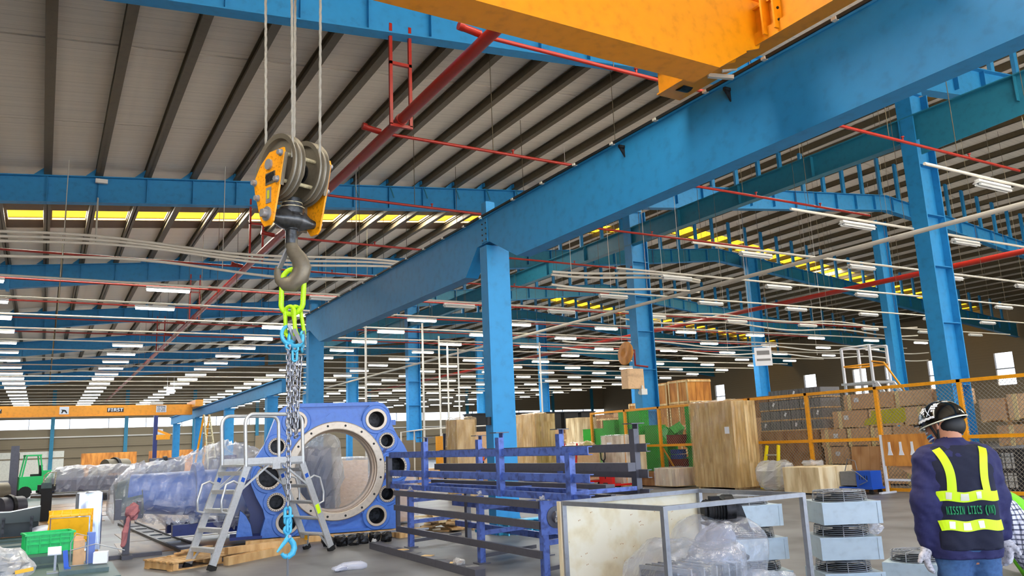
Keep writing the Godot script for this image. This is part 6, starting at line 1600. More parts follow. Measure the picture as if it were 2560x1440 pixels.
func p_background() -> void:
	# wall fan and box on the second fence line column
	var t := thing("wall_fan", "wall fan seen edge on with orange guard on the second blue column", "fan", V(19.3, 4.6, -23.6))
	put("guard_disc", MB.new().lathe([Vector2(0.0, 0.0), Vector2(0.2, 0.06), Vector2(0.42, 0.03), Vector2(0.45, 0.0), Vector2(0.42, -0.05), Vector2(0.0, -0.07)], V(-0.5, 0.15, 0.1), Basis(Vector3.BACK, 1.45), 28), M.orange_ply, t)
	put("motor", MB.new().cyl(V(-0.45, 0.2, 0.1), V(-0.1, 0.2, 0.1), 0.1, 0.07, 14), M.bundle_grey, t)
	put("bracket", MB.new().tube([V(-0.1, 0.3, 0.15), V(-0.1, -0.3, 0.15), V(0.5, -0.35, 0.15)], 0.04, 8), M.red_plastic, t)
	lone("control_box", "beige box fixed to the second blue column below the fan", "box", MB.new().span(V(19.0, 3.45, -24.1), V(19.78, 4.2, -23.7)).span(V(18.98, 3.43, -23.72), V(19.77, 3.47, -23.66)), M.carton_light)
	lone("valve_box", "small white valve box on the second blue column", "box", MB.new().span(V(19.5, 3.2, -23.7), V(19.78, 3.42, -23.55)).cyl(V(19.6, 3.42, -23.62), V(19.6, 3.55, -23.62), 0.04).span(V(19.7, 3.25, -24.0), V(19.78, 3.35, -23.7)), M.fixture)
	# mobile stair platform
	t = thing("mobile_stairs", "white and yellow mobile stair platform behind the cartons", "stairs", V(26.0, 0, -19.5))
	for x in [0.0, 1.0]:
		for z in [0.0, 1.2]: put("post", MB.new().span(V(x - 0.04, 0, z - 0.04), V(x + 0.04, 4.6, z + 0.04)), M.paper, t)
	put("deck", MB.new().span(V(-0.1, 3.2, -0.1), V(1.1, 3.28, 1.3)), M.alu, t)
	for y in [3.9, 4.6]: put("guard_rail", MB.new().tube([V(0, y, 0), V(1, y, 0), V(1, y, 1.2), V(0, y, 1.2), V(0, y, 0)], 0.035, 6), M.fence_yellow if y < 4.0 else M.paper, t)
	put("stair_stringer", MB.new().beam(V(0.0, 3.2, 1.3), V(0.0, 0.0, 3.4), 0.06, 0.15).beam(V(1.0, 3.2, 1.3), V(1.0, 0.0, 3.4), 0.06, 0.15), M.paper, t)
	put("stair_rail", MB.new().tube([V(0, 4.0, 1.2), V(0, 3.9, 1.7), V(0, 1.0, 3.5)], 0.035, 6), M.fence_yellow, t)
	t = thing("aisle_sign", "white aisle sign board hanging above the storage area", "sign", V(29.0, 5.1, -26.0), -30.0)
	put("board", MB.new().box(V(0, 0, 0), V(0.8, 0.85, 0.03)), M.paper, t)
	put("print", MB.new().box(V(0, 0.18, 0.018), V(0.6, 0.2, 0.004)).box(V(0, -0.15, 0.018), V(0.65, 0.1, 0.004)), M.bundle_grey, t)
	put("hanger", MB.new().cyl(V(-0.35, 0.4, 0), V(-0.35, 9.5, 0), 0.012, -1.0, 4).cyl(V(0.35, 0.4, 0), V(0.35, 9.5, 0), 0.012, -1.0, 4), M.galv, t)
	# things seen between the platen and the front column
	t = thing("partition_screen", "dark navy partition screen with pale posts in the far aisle", "screen", V(14.2, 0, -30.0))
	put("panel", MB.new().span(V(0, 0.1, 0), V(0.55, 2.1, 0.05)), M.vest_navy, t)
	for x in [-0.05, 0.58]: put("post", MB.new().span(V(x - 0.025, 0, -0.02), V(x + 0.025, 2.12, 0.07)), M.conduit, t)
	put("paper_scrap", MB.new().prism([Vector2(0.2, 1.2), Vector2(0.32, 1.2), Vector2(0.3, 1.5), Vector2(0.36, 1.7), Vector2(0.28, 1.75), Vector2(0.26, 1.5)], 0.051, 0.056), M.paper, t)
	lone("bollard", "yellow steel guard post in the far aisle", "bollard", MB.new().span(V(13.82, 0, -29.9), V(14.06, 2.0, -29.7)).span(V(13.75, 0, -30), V(14.1, 0.03, -29.6)), M.fence_yellow)
	for k in 3:
		t = thing("steel_cabinet", "grey beige machine cabinet in the far aisle, %s from the left" % ORD[k], "cabinet", V(12.4 + 0.62 * k, 0, -31.0 - 0.4 * k))
		put("body", MB.new().span(V(0, 0.05, -0.6), V(0.58, 2.0 - 0.1 * k, 0)), M.wall_sheet, t)
		put("door", MB.new().span(V(0.03, 0.2, 0), V(0.55, 1.85 - 0.1 * k, 0.02)), M.wall_sheet, t)
		put("plinth", MB.new().span(V(0.03, 0, -0.57), V(0.55, 0.05, -0.03)), M.dark, t)
	t = thing("pipe_barrier", "pale tubular pipe frame around the far machines", "frame", V(12.2, 0, -29.6))
	put("tubes", MB.new().tube([V(0, 0, 0), V(0, 2.2, 0), V(1.2, 2.3, -0.2), V(5.0, 2.4, -0.8), V(5.0, 0, -0.8)], 0.035, 6).tube([V(2.8, 1.2, -0.4), V(5.0, 1.25, -0.8)], 0.03, 6).tube([V(0.6, 0, -0.1), V(0.6, 2.25, -0.1)], 0.03, 6), M.conduit, t)
	for k in 9:
		lone("far_carton", "small carton on the far aisle floor, %s in the group" % ORD[k], "carton", MB.new().box(V(12.3 + 0.42 * k, 0.18 + 0.12 * (k % 3), -28.8 + 0.3 * (k % 2)), V(0.36, 0.3 + 0.2 * (k % 3), 0.35), yaw(15.0 * k)), M.carton if k % 2 else M.carton_light, "far aisle cartons")
	# machines standing in the far middle hall
	for k in 12:
		var x := 8.6 + 2.3 * k
		var z := -52.0 - 4.0 * (k % 4)
		t = thing("far_machine", "dim grey machine standing in the far hall, %s from the left" % ORD[k], "machine", V(x, 0, z), 10.0 * (k % 3))
		put("base", MB.new().span(V(0, 0, 0), V(1.5, 0.9, 1.2)), M.machine_green if k % 3 else M.navy, t)
		put("tower", MB.new().span(V(0.1, 0.9, 0.1), V(0.7, 1.9 + 0.5 * (k % 3), 1.0)), M.bundle_grey if k % 2 else M.wall_sheet, t)
		put("panel", MB.new().span(V(0.8, 0.9, 0.3), V(1.3, 1.4, 0.8)), M.wall_sheet, t)
	for k in 16:
		var x := 24.0 + 2.6 * (k % 8)
		var z := -38.0 - 6.0 * (k / 8)
		plank_crate("wooden_crate", "brown crate in far storage row %s, place %s" % [ORD[k / 8], ORD[k % 8]], V(x, 0.05, z), V(x + 2.1, 2.0 + 0.6 * (k % 3), z + 1.5), M.rough_ply if k % 2 else M.carton, "far storage crates", 0.7, false)
	for k in 7:
		lone("rack_box", "black storage bin on top of the far crate row, %s from the left" % ORD[k], "bin", MB.new().span(V(20.5 + 1.25 * k, 2.3, -40.5), V(21.5 + 1.25 * k, 3.3, -39.6)).span(V(20.45 + 1.25 * k, 3.25, -40.55), V(21.55 + 1.25 * k, 3.32, -39.55)), M.dark, "black bins on far row")
		lone("bin_base", "brown carton under black storage bin %s" % ORD[k], "carton", MB.new().span(V(20.5 + 1.25 * k, 0, -40.5), V(21.5 + 1.25 * k, 2.3, -39.6)), M.carton, "far bin bases")
	for k in 7:
		var x: float = [9.6, 10.9, 13.6, 16.0, 17.4, 19.0, 22.3][k]
		var z: float = [-33.0, -30.0, -30.5, -34.0, -36.0, -38.0, -35.0][k]
		lone("drop_conduit", "thin pale vertical pipe down to the far machines, %s from the left" % ORD[k], "pipe", MB.new().cyl(V(x, 0.0, z), V(x, 6.75, z), 0.045, -1.0, 8), M.conduit, "vertical drop pipes")
	# left background
	t = thing("forklift", "small green forklift by the far left wall", "forklift", V(-0.95, 0, -45.0), 8.0)
	put("chassis", MB.new().span(V(0, 0.35, 0), V(1.3, 1.0, 0.9)).span(V(0.9, 0.9, 0.05), V(1.4, 1.25, 0.85)), M.mint_plastic, t)
	put("overhead_guard", MB.new().beam(V(0.1, 1.0, 0.05), V(0.25, 1.95, 0.05), 0.06, 0.06).beam(V(0.1, 1.0, 0.85), V(0.25, 1.95, 0.85), 0.06, 0.06).beam(V(0.95, 1.0, 0.05), V(0.8, 1.95, 0.05), 0.06, 0.06).beam(V(0.95, 1.0, 0.85), V(0.8, 1.95, 0.85), 0.06, 0.06).span(V(0.2, 1.93, 0.0), V(0.85, 2.0, 0.9)), M.mint_plastic, t)
	put("seat", MB.new().span(V(0.5, 1.0, 0.25), V(0.9, 1.1, 0.65)).span(V(0.85, 1.0, 0.25), V(0.95, 1.5, 0.65)), M.dark, t)
	put("mast", MB.new().span(V(-0.12, 0.1, 0.15), V(-0.04, 2.1, 0.23)).span(V(-0.12, 0.1, 0.67), V(-0.04, 2.1, 0.75)), M.dark, t)
	for x in [0.25, 1.1]: put("wheel", MB.new().cyl(V(x, 0.28, -0.05), V(x, 0.28, 0.95), 0.28, -1.0, 16), M.black_rubber, t)
	var lx := [[-3.6, -40.0, 1.2, 1.3, 1.0], [-2.6, -34.0, 1.0, 1.25, 0.9], [0.5, -44.0, 1.2, 1.35, 0.9], [2.4, -46.0, 1.5, 1.7, 1.0], [4.5, -44.0, 1.8, 1.65, 1.0], [6.0, -36.0, 0.8, 1.5, 0.7], [-1.6, -24.0, 0.9, 1.2, 0.8], [-1.0, -20.5, 0.7, 0.95, 0.7], [3.2, -37.0, 1.0, 1.4, 0.8], [1.6, -38.0, 0.8, 1.35, 0.7]]
	for k in lx.size():
		var q: Array = lx[k]
		t = thing("machine_part", "dark machine assembly on the left hall floor, item %s from the wall" % ORD[k], "machine part", V(q[0], 0, q[1]), 12.0 * (k % 4), "left hall machine parts")
		put("base", MB.new().span(V(0, 0, 0), V(q[2], q[3] * 0.55, q[4])), [M.rack_dark, M.dark_steel, M.rough_ply, M.orange_ply][k % 4], t)
		put("drum", MB.new().cyl(V(0.1, q[3] * 0.75, q[4] * 0.5), V(q[2] - 0.1, q[3] * 0.75, q[4] * 0.5), q[3] * 0.22, -1.0, 16), M.rack_dark if k % 3 else M.old_iron, t)
		put("flange", MB.new().cyl(V(q[2] * 0.4, q[3] * 0.75, q[4] * 0.5), V(q[2] * 0.5, q[3] * 0.75, q[4] * 0.5), q[3] * 0.27, -1.0, 16), M.dark_steel, t)
	for k in 2:
		t = plank_crate("wooden_crate", "long brown wooden crate before the far wall, %s one" % ["left", "right"][k], V(2.3 + 4.2 * k, 0.6, -62.0), V(5.6 + 3.6 * k, 2.1, -60.5), M.orange_ply, "far wall crates", 0.5, false)
		lone("crate_support", "dark cradle under the %s far wall crate" % ["left", "right"][k], "cradle", MB.new().span(V(2.3 + 4.2 * k, 0, -62.0), V(5.6 + 3.6 * k, 0.6, -60.5)), M.rack_dark)
	lone("wall_post", "dark upright steel post at the far left", "post", MB.new().span(V(-0.75, 0, -26.8), V(-0.55, 2.1, -26.6)), M.rack_dark)
	lone("fire_extinguisher", "red fire extinguisher by the left machines", "extinguisher", MB.new().cyl(V(-0.75, 0.45, -25.5), V(-0.75, 0.95, -25.5), 0.09, 0.09, 14).cyl(V(-0.75, 0.95, -25.5), V(-0.75, 1.08, -25.5), 0.09, 0.03, 14).span(V(-0.82, 0, -25.57), V(-0.68, 0.45, -25.43)), M.red_paint)
	t = thing("jib_hoist", "small jib hoist with a yellow motor on a blue post near the far runway", "hoist", V(6.2, 0, -56.0))
	put("post", MB.new().span(V(-0.12, 0, -0.12), V(0.12, 4.3, 0.12)), M.navy, t)
	put("arm", MB.new().beam(V(0, 3.4, 0), V(0.9, 3.0, 0.2), 0.12, 0.14), M.fence_yellow, t)
	put("motor", MB.new().box(V(0.45, 2.9, 0.1), V(0.8, 0.3, 0.35)), M.fence_yellow, t)
	t = thing("ladder_tower", "pale yellow ladder standing behind the step platform", "ladder", V(6.3, 0, -36.5), 20.0)
	for x in [0.0, 0.45]: put("rail", MB.new().beam(V(x, 0, 0), V(x + (0.1 if x < 0.1 else -0.1), 3.4, -0.9), 0.05, 0.08), M.cream_paint, t)
	for x in [0.0, 0.45]: put("rear_rail", MB.new().beam(V(x, 0, -1.7), V(x + (0.1 if x < 0.1 else -0.1), 3.4, -0.9), 0.05, 0.08), M.fence_yellow, t)
	for k in 10: put("rung", MB.new().beam(V(0.02 + 0.009 * k, 0.3 + 0.31 * k, -0.08 * k - 0.06), V(0.43 - 0.009 * k, 0.3 + 0.31 * k, -0.08 * k - 0.06), 0.05, 0.03), M.cream_paint, t)
	lone("wall_notice", "small white lettered notice on the far wall girt", "sign", MB.new().box(V(0, 0, 0), V(0.95, 0.55, 0.03)), M.paper, "", V(10.9, 4.45, ZEND + 0.2))

func soft(p: Vector3, bones: Array, k: float) -> float: # smooth union of tapered capsules [a, b, ra, rb]
	var s := 0.0
	for b in bones:
		var ab: Vector3 = b[1] - b[0]
		var t := clampf((p - b[0]).dot(ab) / maxf(ab.length_squared(), 1e-9), 0.0, 1.0)
		s += exp(-k * (p.distance_to(b[0] + ab * t) - lerpf(b[2], b[3], t)))
	return -log(maxf(s, 1e-30)) / k

func skin(bones: Array, cell: float, k: float, grow := 0.0, folds := 0.0, lo := V(-9, -9, -9), hi := V(9, 9, 9), seed_ := 1) -> MB: # surface nets over the field
	var a := V(9, 9, 9)
	var z := V(-9, -9, -9)
	for b in bones:
		for e in 2:
			a = a.min(b[e] - Vector3.ONE * (b[2 + e] + grow + 0.05))
			z = z.max(b[e] + Vector3.ONE * (b[2 + e] + grow + 0.05))
	a = a.max(lo - Vector3.ONE * cell * 2.0)
	z = z.min(hi + Vector3.ONE * cell * 2.0)
	var n := Vector3i(((z - a) / cell).ceil()) + Vector3i(2, 2, 2)
	var S := PackedFloat32Array()
	S.resize(n.x * n.y * n.z)
	for b in bones:
		var r: float = maxf(b[2], b[3]) + grow + 5.0 / k + folds
		var m0 := Vector3i(((b[0].min(b[1]) - Vector3.ONE * r - a) / cell).floor()).clamp(Vector3i.ZERO, n - Vector3i.ONE)
		var m1 := Vector3i(((b[0].max(b[1]) + Vector3.ONE * r - a) / cell).ceil()).clamp(Vector3i.ZERO, n - Vector3i.ONE)
		var ab: Vector3 = b[1] - b[0]
		var L := maxf(ab.length_squared(), 1e-9)
		for iz in range(m0.z, m1.z + 1):
			for iy in range(m0.y, m1.y + 1):
				for ix in range(m0.x, m1.x + 1):
					var p := a + V(ix, iy, iz) * cell
					var t := clampf((p - b[0]).dot(ab) / L, 0.0, 1.0)
					S[(iz * n.y + iy) * n.x + ix] += exp(-k * (p.distance_to(b[0] + ab * t) - lerpf(b[2], b[3], t)))
	var nz := FastNoiseLite.new()
	nz.seed = seed_
	nz.frequency = 7.0
	nz.fractal_octaves = 2
	for iz in n.z:
		for iy in n.y:
			for ix in n.x:
				var q := (iz * n.y + iy) * n.x + ix
				var f := 1.0
				if S[q] > 1e-20:
					f = -log(S[q]) / k - grow
					var p := a + V(ix, iy, iz) * cell
					if folds > 0.0 and absf(f) < folds * 3.0: f -= folds * nz.get_noise_3d(p.x, p.y * 1.4 + p.x * 0.6, p.z)
					var out := maxf((lo - p).max(p - hi)[(lo - p).max(p - hi).max_axis_index()], -1.0)
					f = maxf(f, out)
				S[q] = f
	var mb := MB.new()
	var id := PackedInt32Array()
	id.resize(S.size())
	id.fill(-1)
	var off := [0, 1, n.x, n.x + 1, n.x * n.y, n.x * n.y + 1, n.x * n.y + n.x, n.x * n.y + n.x + 1]
	var edges := [[0, 1], [2, 3], [4, 5], [6, 7], [0, 2], [1, 3], [4, 6], [5, 7], [0, 4], [1, 5], [2, 6], [3, 7]]
	for iz in n.z - 1:
		for iy in n.y - 1:
			for ix in n.x - 1:
				var q := (iz * n.y + iy) * n.x + ix
				var inside := 0
				for o in off:
					if S[q + o] < 0.0: inside += 1
				if inside == 0 or inside == 8: continue
				var c := Vector3.ZERO
				var m := 0
				for e in edges:
					var f0 := S[q + off[e[0]]]
					var f1 := S[q + off[e[1]]]
					if (f0 < 0.0) == (f1 < 0.0): continue
					var u := f0 / (f0 - f1)
					c += V(e[0] & 1, (e[0] >> 1) & 1, e[0] >> 2).lerp(V(e[1] & 1, (e[1] >> 1) & 1, e[1] >> 2), u)
					m += 1
				c /= m
				var g := V(S[q + 1] - S[q] + S[q + off[7]] - S[q + off[6]], S[q + off[2]] - S[q] + S[q + off[7]] - S[q + off[5]], S[q + off[4]] - S[q] + S[q + off[7]] - S[q + off[3]])
				id[q] = mb.v.size()
				mb.vert(a + (V(ix, iy, iz) + c) * cell, g.normalized())
	for iz in range(1, n.z - 1):
		for iy in range(1, n.y - 1):
			for ix in range(1, n.x - 1):
				var q := (iz * n.y + iy) * n.x + ix
				var s0 := S[q] < 0.0
				for ax in 3:
					var o: int = [1, n.x, n.x * n.y][ax]
					if s0 == (S[q + o] < 0.0): continue
					var o1: int = [n.x, n.x * n.y, 1][ax]
					var o2: int = [n.x * n.y, 1, n.x][ax]
					var v0 := id[q - o1 - o2]
					var v1 := id[q - o2]
					var v2 := id[q]
					var v3 := id[q - o1]
					if v0 < 0 or v1 < 0 or v2 < 0 or v3 < 0: continue
					if s0: mb.tri(v0, v1, v2); mb.tri(v0, v2, v3)
					else: mb.tri(v0, v2, v1); mb.tri(v0, v3, v2)
	return mb

func on_skin(x: float, y: float, bones: Array, k: float, grow: float) -> Vector3: # the point of the back (towards +z) at this x and y
	var z0 := 0.0
	var z1 := 0.45
	for j in 22:
		var m := (z0 + z1) * 0.5
		if soft(V(x, y, m), bones, k) < grow: z0 = m
		else: z1 = m
	return V(x, y, z0)
func ribbon(path: Array, w: float, bones: Array, k: float, grow: float, flat := false) -> MB: # cloth tape lying on the back; path of Vector2(x, y)
	var mb := MB.new()
	var rows := []
	for j in path.size():
		var t: Vector2 = (path[mini(j + 1, path.size() - 1)] - path[maxi(j - 1, 0)]).normalized()
		var s := Vector2(-t.y, t.x) * w * 0.5
		var r := []
		for e in 5:
			var q: Vector2 = path[j] + s * (e / 2.0 - 1.0)
			r.append(on_skin(q.x, q.y, bones, k, grow))
		rows.append(r)
	for j in rows.size() - 1:
		for e in 4: mb.quad(rows[j][e], rows[j][e + 1], rows[j + 1][e + 1], rows[j + 1][e])
	return mb

func hand_bones(o: Vector3, b: Basis, s: float, curl: float) -> Array: # wrist at o, fingers along -y, thumb towards s * x of the palm frame
	var r := []
	r.append([o, o + b * V(0, -0.035, 0), 0.027, 0.032])
	for f in 4:
		var x := (-0.03 + 0.02 * f) * s
		r.append([o + b * V(x * 0.6, -0.03, 0), o + b * V(x, -0.085, 0), 0.018, 0.0125])
		var l: float = [0.030, 0.036, 0.034, 0.026][f]
		var p := o + b * V(x, -0.085, 0)
		var d := b * V(0.0, -1, 0)
		for seg in 3:
			d = d.rotated(b.x, -curl * (0.6 + 0.4 * seg))
			var q := p + d * l * (1.0 - 0.2 * seg)
			r.append([p, q, 0.0115 - 0.001 * seg, 0.0105 - 0.001 * seg])
			p = q
	var th := o + b * V(-0.03 * s, -0.035, -0.01)
	var t1 := th + b * V(-0.022 * s, -0.035, -0.018)
	r.append([th, t1, 0.016, 0.0125])
	r.append([t1, t1 + b * V(-0.004 * s, -0.032, -0.012), 0.0125, 0.0105])
	return r

func p_people() -> void:
	# worker in the blue jacket
	var t := thing("person", "worker in navy reflective vest and black helmet seen from behind", "person", V(4.99, 0, -3.02), -36.0)
	var torso := [[V(-0.075, 0.93, 0.0), V(-0.085, 1.3, 0.015), 0.105, 0.105], [V(0.075, 0.93, 0.0), V(0.085, 1.3, 0.015), 0.105, 0.105], [V(-0.11, 1.375, 0.02), V(0.11, 1.375, 0.02), 0.075, 0.075], [V(0, 1.2, 0.03), V(0, 1.38, 0.02), 0.11, 0.095], [V(0, 1.4, 0.0), V(0, 1.5, -0.025), 0.075, 0.062], [V(-0.075, 0.8, 0.005), V(-0.075, 0.95, 0.0), 0.1, 0.1], [V(0.075, 0.8, 0.005), V(0.075, 0.95, 0.0), 0.1, 0.1]]
	var arm_l := [[V(-0.165, 1.385, 0.015), V(-0.215, 1.13, 0.05), 0.06, 0.052], [V(-0.215, 1.13, 0.05), V(-0.212, 0.9, 0.0), 0.05, 0.042]]
	var arm_r := [[V(0.165, 1.385, 0.015), V(0.205, 1.14, -0.01), 0.06, 0.052], [V(0.205, 1.14, -0.01), V(0.235, 0.92, -0.07), 0.05, 0.042]]
	var legs := [[V(-0.085, 0.9, 0), V(-0.1, 0.48, -0.02), 0.1, 0.068], [V(-0.1, 0.48, -0.02), V(-0.105, 0.09, 0.03), 0.066, 0.052], [V(0.085, 0.9, 0), V(0.11, 0.48, -0.04), 0.1, 0.068], [V(0.11, 0.48, -0.04), V(0.12, 0.09, 0.0), 0.066, 0.052], [V(-0.06, 0.92, 0.02), V(0.06, 0.92, 0.02), 0.11, 0.11]]
	var hc := V(-0.012, 1.6, -0.05)
	var hb := Basis(Vector3.UP, deg_to_rad(40)) * Basis(Vector3.RIGHT, deg_to_rad(-24)) * Basis.from_scale(Vector3.ONE * 1.1)
	var head := [[hc + hb * V(0, 0.03, 0.015), hc + hb * V(0, 0.02, -0.02), 0.078, 0.075], [hc + hb * V(0, -0.03, -0.035), hc + hb * V(0, -0.075, -0.055), 0.06, 0.04], [V(0, 1.44, -0.005), hc + hb * V(0, -0.03, 0.03), 0.056, 0.055], [hc + hb * V(0, -0.015, -0.095), hc + hb * V(0, -0.035, -0.108), 0.012, 0.016]]
	for b in torso + arm_l + arm_r: # a loose jacket
		b[0].x *= 1.1; b[1].x *= 1.1; b[2] += 0.006; b[3] += 0.006
	var thin := func_thin(torso, 0.03) + func_thin(arm_l, 0.018) + func_thin(arm_r, 0.018) + func_thin(legs, 0.018)
	var lh := hand_bones(V(-0.233, 0.875, -0.005), Basis(Vector3.UP, deg_to_rad(70)) * Basis(Vector3.RIGHT, 0.1), 1.0, 0.28)
	var rh := hand_bones(V(0.26, 0.895, -0.075), Basis(Vector3.UP, deg_to_rad(-75)) * Basis(Vector3.RIGHT, 0.1), -1.0, 0.3)
	var body := put("body", skin(thin + head, 0.016, 45.0), M.skin, t)
	put("face_and_neck", skin(head, 0.0055, 70.0, 0.0, 0.0, V(-1, 1.45, -1)), M.skin, body)
	for s in [-1, 1]:
		put("ear", MB.new().ball(hc + hb * V(0.078 * s, -0.005, 0.0), V(0.012, 0.03, 0.02), 12, 8), M.skin, body)
		put("eye", MB.new().ball(hc + hb * V(0.03 * s, 0.012, -0.083), V(0.012, 0.008, 0.008), 10, 6), M.dark, body)
	put("hair", MB.new().ball(hc + hb * V(0, -0.022, 0.038), V(0.088, 0.08, 0.07), 20, 14), M.hair, t)
	put("jacket", skin(torso + arm_l + arm_r, 0.0125, 38.0, 0.006, 0.012, V(-1, 0.79, -1), V(1, 1.52, 1), 4), M.jacket, t)
	put("collar", MB.new().lathe([Vector2(0.072, 0.0), Vector2(0.076, 0.03), Vector2(0.07, 0.062), Vector2(0.066, 0.06), Vector2(0.068, 0.0)], V(0, 1.455, -0.012), Basis(Vector3.RIGHT, -0.2), 24, true), M.jacket, t)
	for a in [arm_l, arm_r]:
		put("cuff", MB.new().cyl(a[1][1].lerp(a[1][0], 0.12), a[1][1] + (a[1][1] - a[1][0]) * 0.02, 0.053, 0.05, 18), M.jacket, t)
	var vb := torso.slice(0, 4) + torso.slice(5, 7)
	var vest := put("vest", skin(vb, 0.0125, 38.0, 0.016, 0.006, V(-0.185, 0.845, -1), V(0.185, 1.475, 1), 9), M.vest_navy, t)
	var g := 0.0225
	for s in [-1.0, 1.0]:
		var p := []
		for j in 15:
			var u := j / 14.0
			p.append(Vector2(s * (0.138 - 0.035 * u - 0.02 * sin(u * PI)), lerpf(1.455, 1.19, u)))
		put("shoulder_tape", ribbon(p, 0.05, vb, 38.0, g), M.hi_vis, vest)
	for y in [1.168, 0.995]:
		var p := []
		for j in 25: p.append(Vector2(lerpf(-0.183, 0.183, j / 24.0), y + 0.006 * sin(j * 0.5)))
		var tape := put("waist_tape", ribbon(p, 0.06, vb, 38.0, g), M.hi_vis, vest)
		for q in [[3, 6], [8, 12], [14, 17]]:
			put("reflector", ribbon(p.slice(q[0], q[1]), 0.042, vb, 38.0, g + 0.002), M.silver_tape, tape)
	var words := "NISSIN LTICS (VN)"
	for j in words.length():
		if words[j] == " ": continue
		var x := -0.135 + 0.27 * j / (words.length() - 1)
		var p := on_skin(x, 1.085, vb, 38.0, g + 0.001)
		var q := on_skin(x + 0.01, 1.085, vb, 38.0, g + 0.001)
		lettering(vest, words[j], p, 0.048, 0.0135, M.green_print, Basis(Vector3.UP, atan2(-(q.z - p.z), q.x - p.x)))
	put("jeans", skin(legs, 0.0135, 40.0, 0.004, 0.01, V(-1, 0.05, -1), V(1, 0.9, 1), 6), M.denim, t)
	for s in 2:
		var f: Vector3 = [V(-0.105, 0, 0.03), V(0.12, 0, 0.0)][s]
		put("shoe", skin([[f + V(0, 0.05, 0.03), f + V(0, 0.045, -0.1), 0.045, 0.045], [f + V(0, 0.035, -0.1), f + V(0, 0.03, -0.17), 0.042, 0.032]], 0.01, 60.0, 0.0, 0.0, V(-1, 0.0, -1)), M.black_rubber, t)
	put("glove", skin(lh, 0.0042, 160.0, 0.002), M.glove, t)
	put("glove", skin(rh, 0.0042, 160.0, 0.002), M.glove, t)
	# mask and helmet
	var mask := put("face_mask", MB.new().ball(hc + hb * V(0, -0.042, -0.055), V(0.064, 0.056, 0.066), 22, 14), M.bright_blue, t)
	for k in 4: put("stripe", MB.new().tube(arc(hc + hb * V(0, -0.075 + 0.022 * k, -0.055), hb, 0.062 - 0.006 * absf(k - 1.5), 0.067 - 0.004 * absf(k - 1.5)), 0.0045, 6), M.paper if k % 2 else M.hook_blue, mask)
	var hel := Node3D.new()
	hel.name = "helmet"
	t.add_child(hel)
	hel.transform = Transform3D(hb * Basis(Vector3.RIGHT, 0.12), hc + hb * V(0, 0.022, 0.008))
	var R := V(0.112, 0.118, 0.135)
	var shell := MB.new()
	var prof := []
	for j in 13: prof.append(Vector2(cos(PI * 0.5 * j / 12.0), sin(PI * 0.5 * j / 12.0)))
	shell.lathe(prof, Vector3.ZERO, Basis(), 40, true)
	var sc := MB.new().add(shell, Transform3D(Basis.from_scale(R), Vector3.ZERO))
	put("shell", sc, M.helmet_black, hel)
	put("brim", MB.new().add(MB.new().lathe([Vector2(0.995, 0.06), Vector2(1.02, -0.12), Vector2(1.0, -0.16), Vector2(0.95, -0.12), Vector2(0.94, 0.0)], Vector3.ZERO, Basis(), 40, true), Transform3D(Basis.from_scale(R), Vector3.ZERO)).prism([Vector2(-0.085, -0.1), Vector2(0.085, -0.1), Vector2(0.055, -0.148), Vector2(0.0, -0.158), Vector2(-0.055, -0.148)], -0.004, 0.004, Transform3D(Basis(Vector3.RIGHT, PI / 2 + 0.15), V(0, -0.005, -0.0))), M.helmet_black, hel)
	put("trim_band", MB.new().tube(arc_full(R * 1.02, -0.014), 0.004, 6, true), M.silver_tape, hel)
	var checks := MB.new()
	for f in 2: # crossed flags on the left side
		for i in 5:
			for j in 4:
				if (i + j) % 2: continue
				var az := -0.42 + (0.42 if f else -0.36) + 0.075 * i * (1.0 if f else 1.0)
				checks_patch(checks, R, -1.45 + az, 0.5 + 0.075 * j + (0.05 * i if f else 0.05 * (4 - i)), 0.0055)
	for i in 14:
		for j in 6:
			if (i + j) % 2: continue
			checks_patch(checks, R, 1.18 + 0.075 * j, 0.1 + 0.085 * i, 0.006)
	for i in 9: checks_patch(checks, R, -2.35 + 0.11 * i, 0.17 + 0.02 * (i % 2), 0.0065)
	put("flag_print", checks, M.paper, hel)
	put("flag_stick", MB.new().tube(on_helmet(R, -1.6, 0.3, -1.9, 0.85), 0.0025, 5).tube(on_helmet(R, -1.75, 0.3, -1.4, 0.85), 0.0025, 5), M.paper, hel)
	for s in [-1, 1]:
		put("chin_strap", MB.new().tube([hc + hb * V(0.086 * s, 0.04, -0.03), hc + hb * V(0.083 * s, -0.02, -0.03), hc + hb * V(0.066 * s, -0.08, -0.035), hc + hb * V(0.0, -0.115, -0.05)], 0.007, 6).tube([hc + hb * V(0.082 * s, 0.04, 0.045), hc + hb * V(0.083 * s, -0.02, 0.0), hc + hb * V(0.07 * s, -0.07, -0.03)], 0.007, 6), M.black_rubber, t)
	# crouching worker at the right edge
	t = thing("person", "crouching worker with checked shirt and lime vest at the right picture edge", "person", V(5.8, 0, -3.02), 20.0)
	var ct := [[V(0.0, 0.48, 0.12), V(0.0, 0.75, 0.02), 0.15, 0.15], [V(-0.06, 0.75, 0.0), V(-0.08, 0.98, -0.16), 0.13, 0.12], [V(0.06, 0.75, 0.0), V(0.08, 0.98, -0.16), 0.13, 0.12], [V(-0.13, 1.0, -0.18), V(0.13, 1.0, -0.18), 0.08, 0.08]]
	var ca := [[V(-0.19, 1.0, -0.18), V(-0.27, 0.74, -0.22), 0.068, 0.055], [V(-0.27, 0.74, -0.22), V(-0.2, 0.52, -0.4), 0.053, 0.04], [V(0.19, 1.0, -0.18), V(0.27, 0.74, -0.24), 0.068, 0.055], [V(0.27, 0.74, -0.24), V(0.18, 0.52, -0.42), 0.053, 0.04]]
